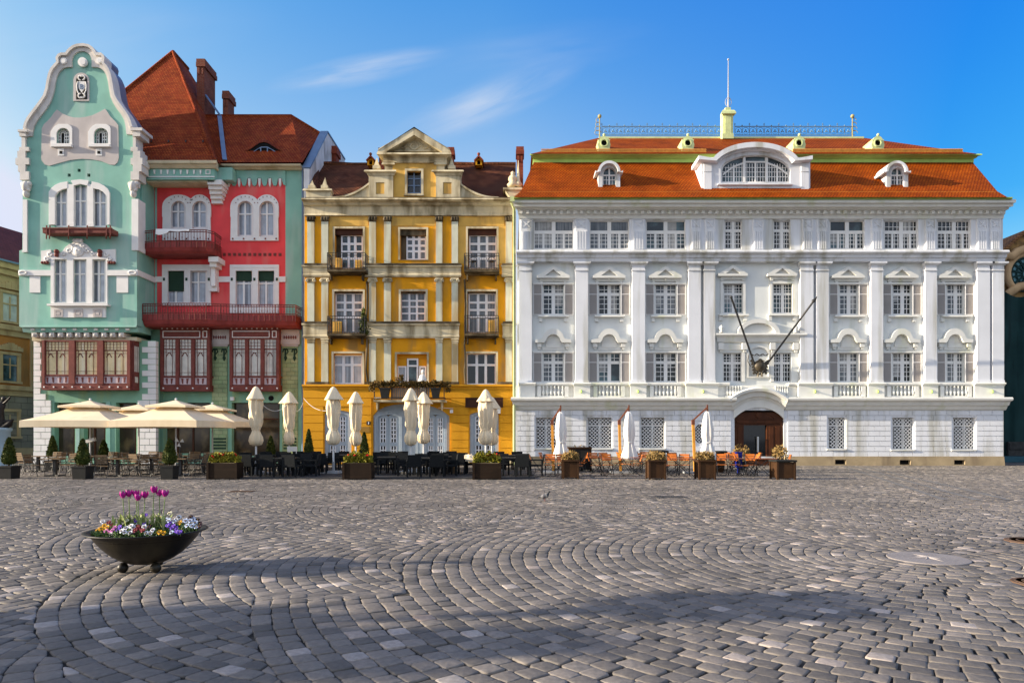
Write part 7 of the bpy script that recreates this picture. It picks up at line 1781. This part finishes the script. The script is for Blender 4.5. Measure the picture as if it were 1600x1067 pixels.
def pansy(x, y, cname, dz, label, blotch=True, s=1.):
    # x, y photo spot; depth found on the cushion
    D = BY+dz; c = P(x, y, D); m = MB(); random.seed(int(x*31+y*7))
    q = Vector((random.uniform(-.35, .15), -1, random.uniform(.25, .9))).normalized().to_track_quat('Z', 'Y').to_matrix() @ Matrix.Rotation(random.uniform(-.4, .4), 3, 'Z')
    r_ = .026*s
    for k, (ang, off, sz, zz) in enumerate(((55, .8, .95, -.004), (125, .8, .95, -.005), (175, .85, .85, 0), (5, .85, .85, .001), (270, .75, 1.05, .004))):
        ce = Vector((r_*off*math.cos(R(ang)), r_*off*math.sin(R(ang)), zz)); vs = [c+q @ Vector((0, 0, .002))]; n = 9
        for i in range(n): a = 2*PI*i/n; vs.append(c+q @ (ce+Vector((r_*sz*.75*math.cos(a), r_*sz*.75*math.sin(a), .004*math.sin(3*a+k)))))
        m.add(vs+[c+q @ (ce+Vector((0, 0, .003)))], [(n+1, 1+i, 1+(i+1) % n) for i in range(n)], 0)
        if blotch and k >= 2:
            e = c+q @ (ce*.55+Vector((0, 0, .006))); vs = [c+q @ (ce*.55+Vector((r_*.33*math.cos(2*PI*i/7), r_*.36*math.sin(2*PI*i/7), .006))) for i in range(7)]; m.add(vs, [tuple(range(7))], 1)
    m.add([c+q @ Vector((r_*.16*math.cos(2*PI*i/6), r_*.16*math.sin(2*PI*i/6), .009)) for i in range(6)], [tuple(range(6))], 2)
    m.tube([c-Vector((0, 0, .004)), c+Vector((0, .02, -.05))], .003, 4, 3)
    o = m.build('pansy', [PM[cname], m_blotch, m_eye, m_st], uv=False)
    tag(o, label, 'pansy', 'pansies in the bowl')
PL = [('yellow', [(152.7, 829), (158, 825), (163, 821), (167, 823.5), (160, 829)], 'at the left rim of the bowl'), ('wine red', [(170, 816), (174, 819)], 'above the yellow ones at the left rim'), ('pink', [(165.5, 829), (169.5, 832.5), (179, 824), (175.5, 828)], 'at the front left rim'),
      ('violet', [(184, 827), (187, 823)], 'between pink and white ones at the front left'), ('white', [(196.5, 824.5), (195, 831.6), (203, 831.6), (190, 829), (160.6, 815)], 'at the front rim left of the centre'), ('cream', [(193, 815), (201, 808.5), (198, 813)], 'high up behind the left tulip leaves'), ('white', [(204.5, 821), (211, 818), (208, 824)], 'just below the middle tulip leaves'),
      ('wine red', [(219, 824.5), (215, 822.5), (211, 828), (222.5, 828)], 'at the middle of the bowl'), ('violet', [(227, 804.5), (212.5, 812.5), (225, 818)], 'high in the middle behind the leaves'), ('near black', [(231.5, 823), (235.5, 820), (209, 831)], 'in the middle below the leaves'), ('white', [(228, 832.5), (235, 832.5), (238.7, 827.7)], 'at the front rim right of the centre'),
      ('yellow', [(247.5, 808.5), (281, 816), (255.5, 832.5), (251, 812), (249, 831)], 'in the right half of the bowl'), ('cream', [(265, 801.5)], 'highest at the back right'), ('white', [(279.5, 807.7), (276, 811)], 'at the back right'), ('violet', [(265, 816.5), (270.6, 821), (275, 824.5), (268, 824.5), (262, 820.5), (281, 831), (276, 830)], 'in the cluster right of the centre'),
      ('pale blue', [(258.7, 811), (263.5, 812.5), (272, 814), (289.7, 813), (297, 813), (301.7, 811), (292, 820.5), (300, 821), (306.5, 823), (305, 816), (268, 831)], 'in the pale cluster at the right'), ('near black', [(297.7, 807), (309, 811.7), (312, 818), (311, 822.5)], 'at the far right rim'), ('white', [(225.5, 822.5), (173, 834)], 'tucked between coloured ones near the front')]
for cn, spots, where in PL:
    for j, (x, y) in enumerate(spots):
        dep = -.42 if y > 827 else (-.25 if y > 820 else (-.05 if y > 812 else .15))
        lim = math.sqrt(max(.02, .56**2-(wx(x, BY)-BX)**2)); dep = max(-lim, min(lim, dep))
        nm = '' if len(spots) == 1 else ['leftmost ', 'next ', 'third ', 'fourth ', 'fifth ', 'sixth ', 'seventh ', 'eighth ', 'ninth ', 'tenth ', 'eleventh '][sorted(spots).index((x, y))]
        pansy(x, y, cn, dep, '%s%s pansy %s' % (nm, cn, where), cn not in ('near black', 'wine red', 'violet'), random.uniform(.72, .88))
# pigeon
D = gz(782.3); px = GX(851, D)
pg = thing('pigeon', 'grey pigeon with dark head and tail walking on the setts', 'pigeon', (px, D, 0))
def skin(name, pts, edges, mats, par, lvl=2):
    me = bpy.data.meshes.new(name); me.from_pydata([(p[0], p[1], p[2]) for p in pts], edges, []); me.update(); o = bpy.data.objects.new(name, me); col.objects.link(o); o.parent = par
    md = o.modifiers.new('skin', 'SKIN'); 
    for v, p in zip(me.skin_vertices[0].data, pts): v.radius = (p[3], p[3]*(p[4] if len(p) > 4 else 1))
    me.skin_vertices[0].data[0].use_root = True
    sb_ = o.modifiers.new('sub', 'SUBSURF'); sb_.levels = lvl; sb_.render_levels = lvl; md.use_smooth_shade = True
    me.materials.append(mats); return o
m_pig = bpy.data.materials.new('pigeon_feathers'); m_pig.use_nodes = True
def pig():
    nt = m_pig.node_tree; N = nt.nodes; Lk = nt.links; tc = N.new('ShaderNodeTexCoord'); sp = N.new('ShaderNodeSeparateXYZ'); Lk.new(tc.outputs['Object'], sp.inputs[0]); cr = N.new('ShaderNodeValToRGB')
    mr = N.new('ShaderNodeMapRange'); mr.inputs[1].default_value = -.2; mr.inputs[2].default_value = .16; Lk.new(sp.outputs[0], mr.inputs[0]); Lk.new(mr.outputs[0], cr.inputs[0]); e = cr.color_ramp.elements
    e[0].color = (.012, .012, .014, 1); e[1].color = (.012, .014, .02, 1); e[1].position = .92
    for p, c in ((.22, (.02, .02, .022, 1)), (.30, (.12, .12, .13, 1)), (.42, (.20, .19, .2, 1)), (.5, (.03, .03, .035, 1)), (.56, (.09, .095, .11, 1)), (.72, (.06, .065, .08, 1)), (.82, (.02, .022, .022, 1))): q = e.new(p); q.color = c
    Lk.new(cr.outputs[0], N['Principled BSDF'].inputs['Base Color']); N['Principled BSDF'].inputs['Roughness'].default_value = .6
pig()
skin('body', [(0, 0, .115, .062), (.055, 0, .135, .058), (.085, 0, .175, .036), (.10, 0, .215, .026), (.115, 0, .238, .027), (.142, 0, .232, .010), (.158, 0, .226, .005), (-.07, 0, .105, .045), (-.13, 0, .09, .026, .6), (-.19, 0, .078, .018, .5)], [(0, 1), (1, 2), (2, 3), (3, 4), (4, 5), (5, 6), (0, 7), (7, 8), (8, 9)], m_pig, pg)
for s_ in (-1, 1):
    o = skin('leg', [(0, s_*.028, .075, .010), (.005, s_*.03, .04, .006), (0, s_*.03, .005, .005), (.03, s_*.03, .003, .004), (.026, s_*.045, .003, .003), (.026, s_*.015, .003, .003), (-.018, s_*.03, .003, .003)], [(0, 1), (1, 2), (2, 3), (2, 4), (2, 5), (2, 6)], mat('pigeon_leg_pink', (.16, .05, .045), .6, 0) if 'pigeon_leg_pink' not in MAT else MAT['pigeon_leg_pink'], pg, 1)
# stone disc with an incised star in the paving, metal covers
m_disc = mat('pale_disc_stone', (.25, .225, .215), .6, .12, 3, bump=.15, bscale=30); c = (DISC[0], DISC[1], 0)
t = thing('stone_disc', 'pale round stone disc with a star set in the setts', 'paving disc', c)
m = MB(); m.lathe([(.49, -.03), (.49, .002), (.482, .008), (.02, .008)], c, 64, smooth=False); m.build('slab', m_disc, t)
m = MB()
for k in range(8):
    a = k*PI/4+.1; L = .30 if k % 2 == 0 else .16; p = Vector((c[0]+L*math.cos(a), c[1]+L*math.sin(a), .010)); l = Vector((c[0]+.05*math.cos(a+.39), c[1]+.05*math.sin(a+.39), .010)); r_ = Vector((c[0]+.05*math.cos(a-.39), c[1]+.05*math.sin(a-.39), .010)); o = Vector((c[0], c[1], .030)); m.add([o, r_, p, l], [(0, 1, 2), (0, 2, 3)])
m.build('star', mat('grey_star_stone', (.33, .30, .29), .6, .1), t)
m_rust = mat('rusty_cover', (.12, .075, .05), .8, .3, 6, bump=.3, bscale=40)
for x, y, r_, lab in ((1620, 846, .42, 'larger rusty round cover at the right edge, level with the stone disc'), (1627, 911, .28, 'smaller rusty round cover at the right edge, nearer the viewer')):
    D = gz(y); c = (GX(x, D), D, 0); m = MB(); m.lathe([(r_, -.02), (r_, .010), (r_-.012, .014), (.02, .014)], c, 40, smooth=False)
    for q in (.3, .6, .85): m.lathe([(r_*q-.01, .014), (r_*q-.01, .018), (r_*q+.01, .018), (r_*q+.01, .014)], c, 32, smooth=False)
    tag(m.build('manhole_cover', m_rust), lab, 'cover', 'round covers at the right edge')
D = gz(776); c = (GX(1048, D), D, 0); m = MB(); m.box(c[0]-.42, c[0]+.42, c[1]-.3, c[1]+.3, -.02, .008)
for k in range(9): m.box(c[0]-.38+.088*k, c[0]-.34+.088*k, c[1]-.26, c[1]+.26, .008, .012)
tag(m.build('drain_grate', m_iron), 'dark rectangular drain grate in the setts before the planter boxes', 'grate')
D = gz(767.5); c = (GX(377, D), D, 0); m = MB(); m.box(c[0]-.36, c[0]+.36, c[1]-.25, c[1]+.25, -.02, .008)
for k in range(8): m.box(c[0]-.33+.088*k, c[0]-.29+.088*k, c[1]-.22, c[1]+.22, .008, .012)
tag(m.build('drain_grate', m_rust), 'brownish rectangular drain grate in the setts before the brown flower box', 'grate')
# pale straight kerb lines running away from the square
m = MB()
for dx in (0, .75, 1.5):
    a, b_ = (GX(1253, 27.0)+dx*1.1-0.3, 17.6), (GX(1316, 38.9)+dx*.75, 38.9); n = 24
    for k in range(n):
        f0, f1 = k/n, (k+.94)/n; x0, y0 = a[0]+(b_[0]-a[0])*f0, a[1]+(b_[1]-a[1])*f0; x1, y1 = a[0]+(b_[0]-a[0])*f1, a[1]+(b_[1]-a[1])*f1
        m.add([(x0-.1, y0, .006), (x0+.1, y0, .006), (x1+.1, y1, .006), (x1-.1, y1, .006)], [(0, 1, 2, 3)])
tag(m.build('paving_line', mat('line_stone', (.19, .18, .17), .7, .2, 2)), kind='structure')
# ---------------------------------------------------------------- out of the picture to the left: what casts the long evening shadows
m_bark = mat('tree_bark', (.10, .075, .05), .9, .3, 6, bump=.5, bscale=20)
def big_tree(x, y, h, rad, label, seed, n=2600, zc=.68, zs=.13):
    random.seed(seed); t = thing('square_tree', label, 'tree', (x, y, 0), 'trees along the side of the square'); L = Vector((x, y, 0)); m = MB()
    m.tube([L, L+Vector((.05, 0, h*.25)), L+Vector((0, .1, h*.5)), L+Vector((.1, 0, h*.8))], [.22, .17, .13, .05], 9)
    ends = []
    for k in range(9):
        a = k*2.4; z = h*(zc-zs*1.4); e = L+Vector((math.cos(a)*rad*.6, math.sin(a)*rad*.6, h*(zc+zs*random.uniform(-.5, 1)))); m.tube([L+Vector((0, 0, z*.9)), L.lerp(e, .5)+Vector((0, 0, z*.5)), e], [.09, .06, .02], 6); ends.append(e)
    m.build('trunk', m_bark, t); m = MB(); cl = [(L+Vector((random.gauss(0, rad*.42), random.gauss(0, rad*.42), h*zc+random.gauss(0, h*zs))), random.uniform(.25, .5)*rad) for _ in range(22)]; pts = []
    for k in range(n): c, r_ = random.choice(cl); pts.append(c+Vector((random.gauss(0, 1), random.gauss(0, 1), random.gauss(0, .8)))*r_*.45)
    leaf_cloud(m, pts, .16); m.build('crown', m_leaf, t, uv=False)
big_tree(-16.2, 3.95, 4.2, .85, 'leafy tree left of the square whose shadow crosses the near setts', 31, 5500, .80, .055)
big_tree(-17.7, 2.8, 4.75, .85, 'tree left of the square behind the nearest one', 34, 3600, .8, .04)
big_tree(-20.0, 3.4, 6.6, .50, 'slim tall tree farther left of the square', 33, 1300, .91, .017)
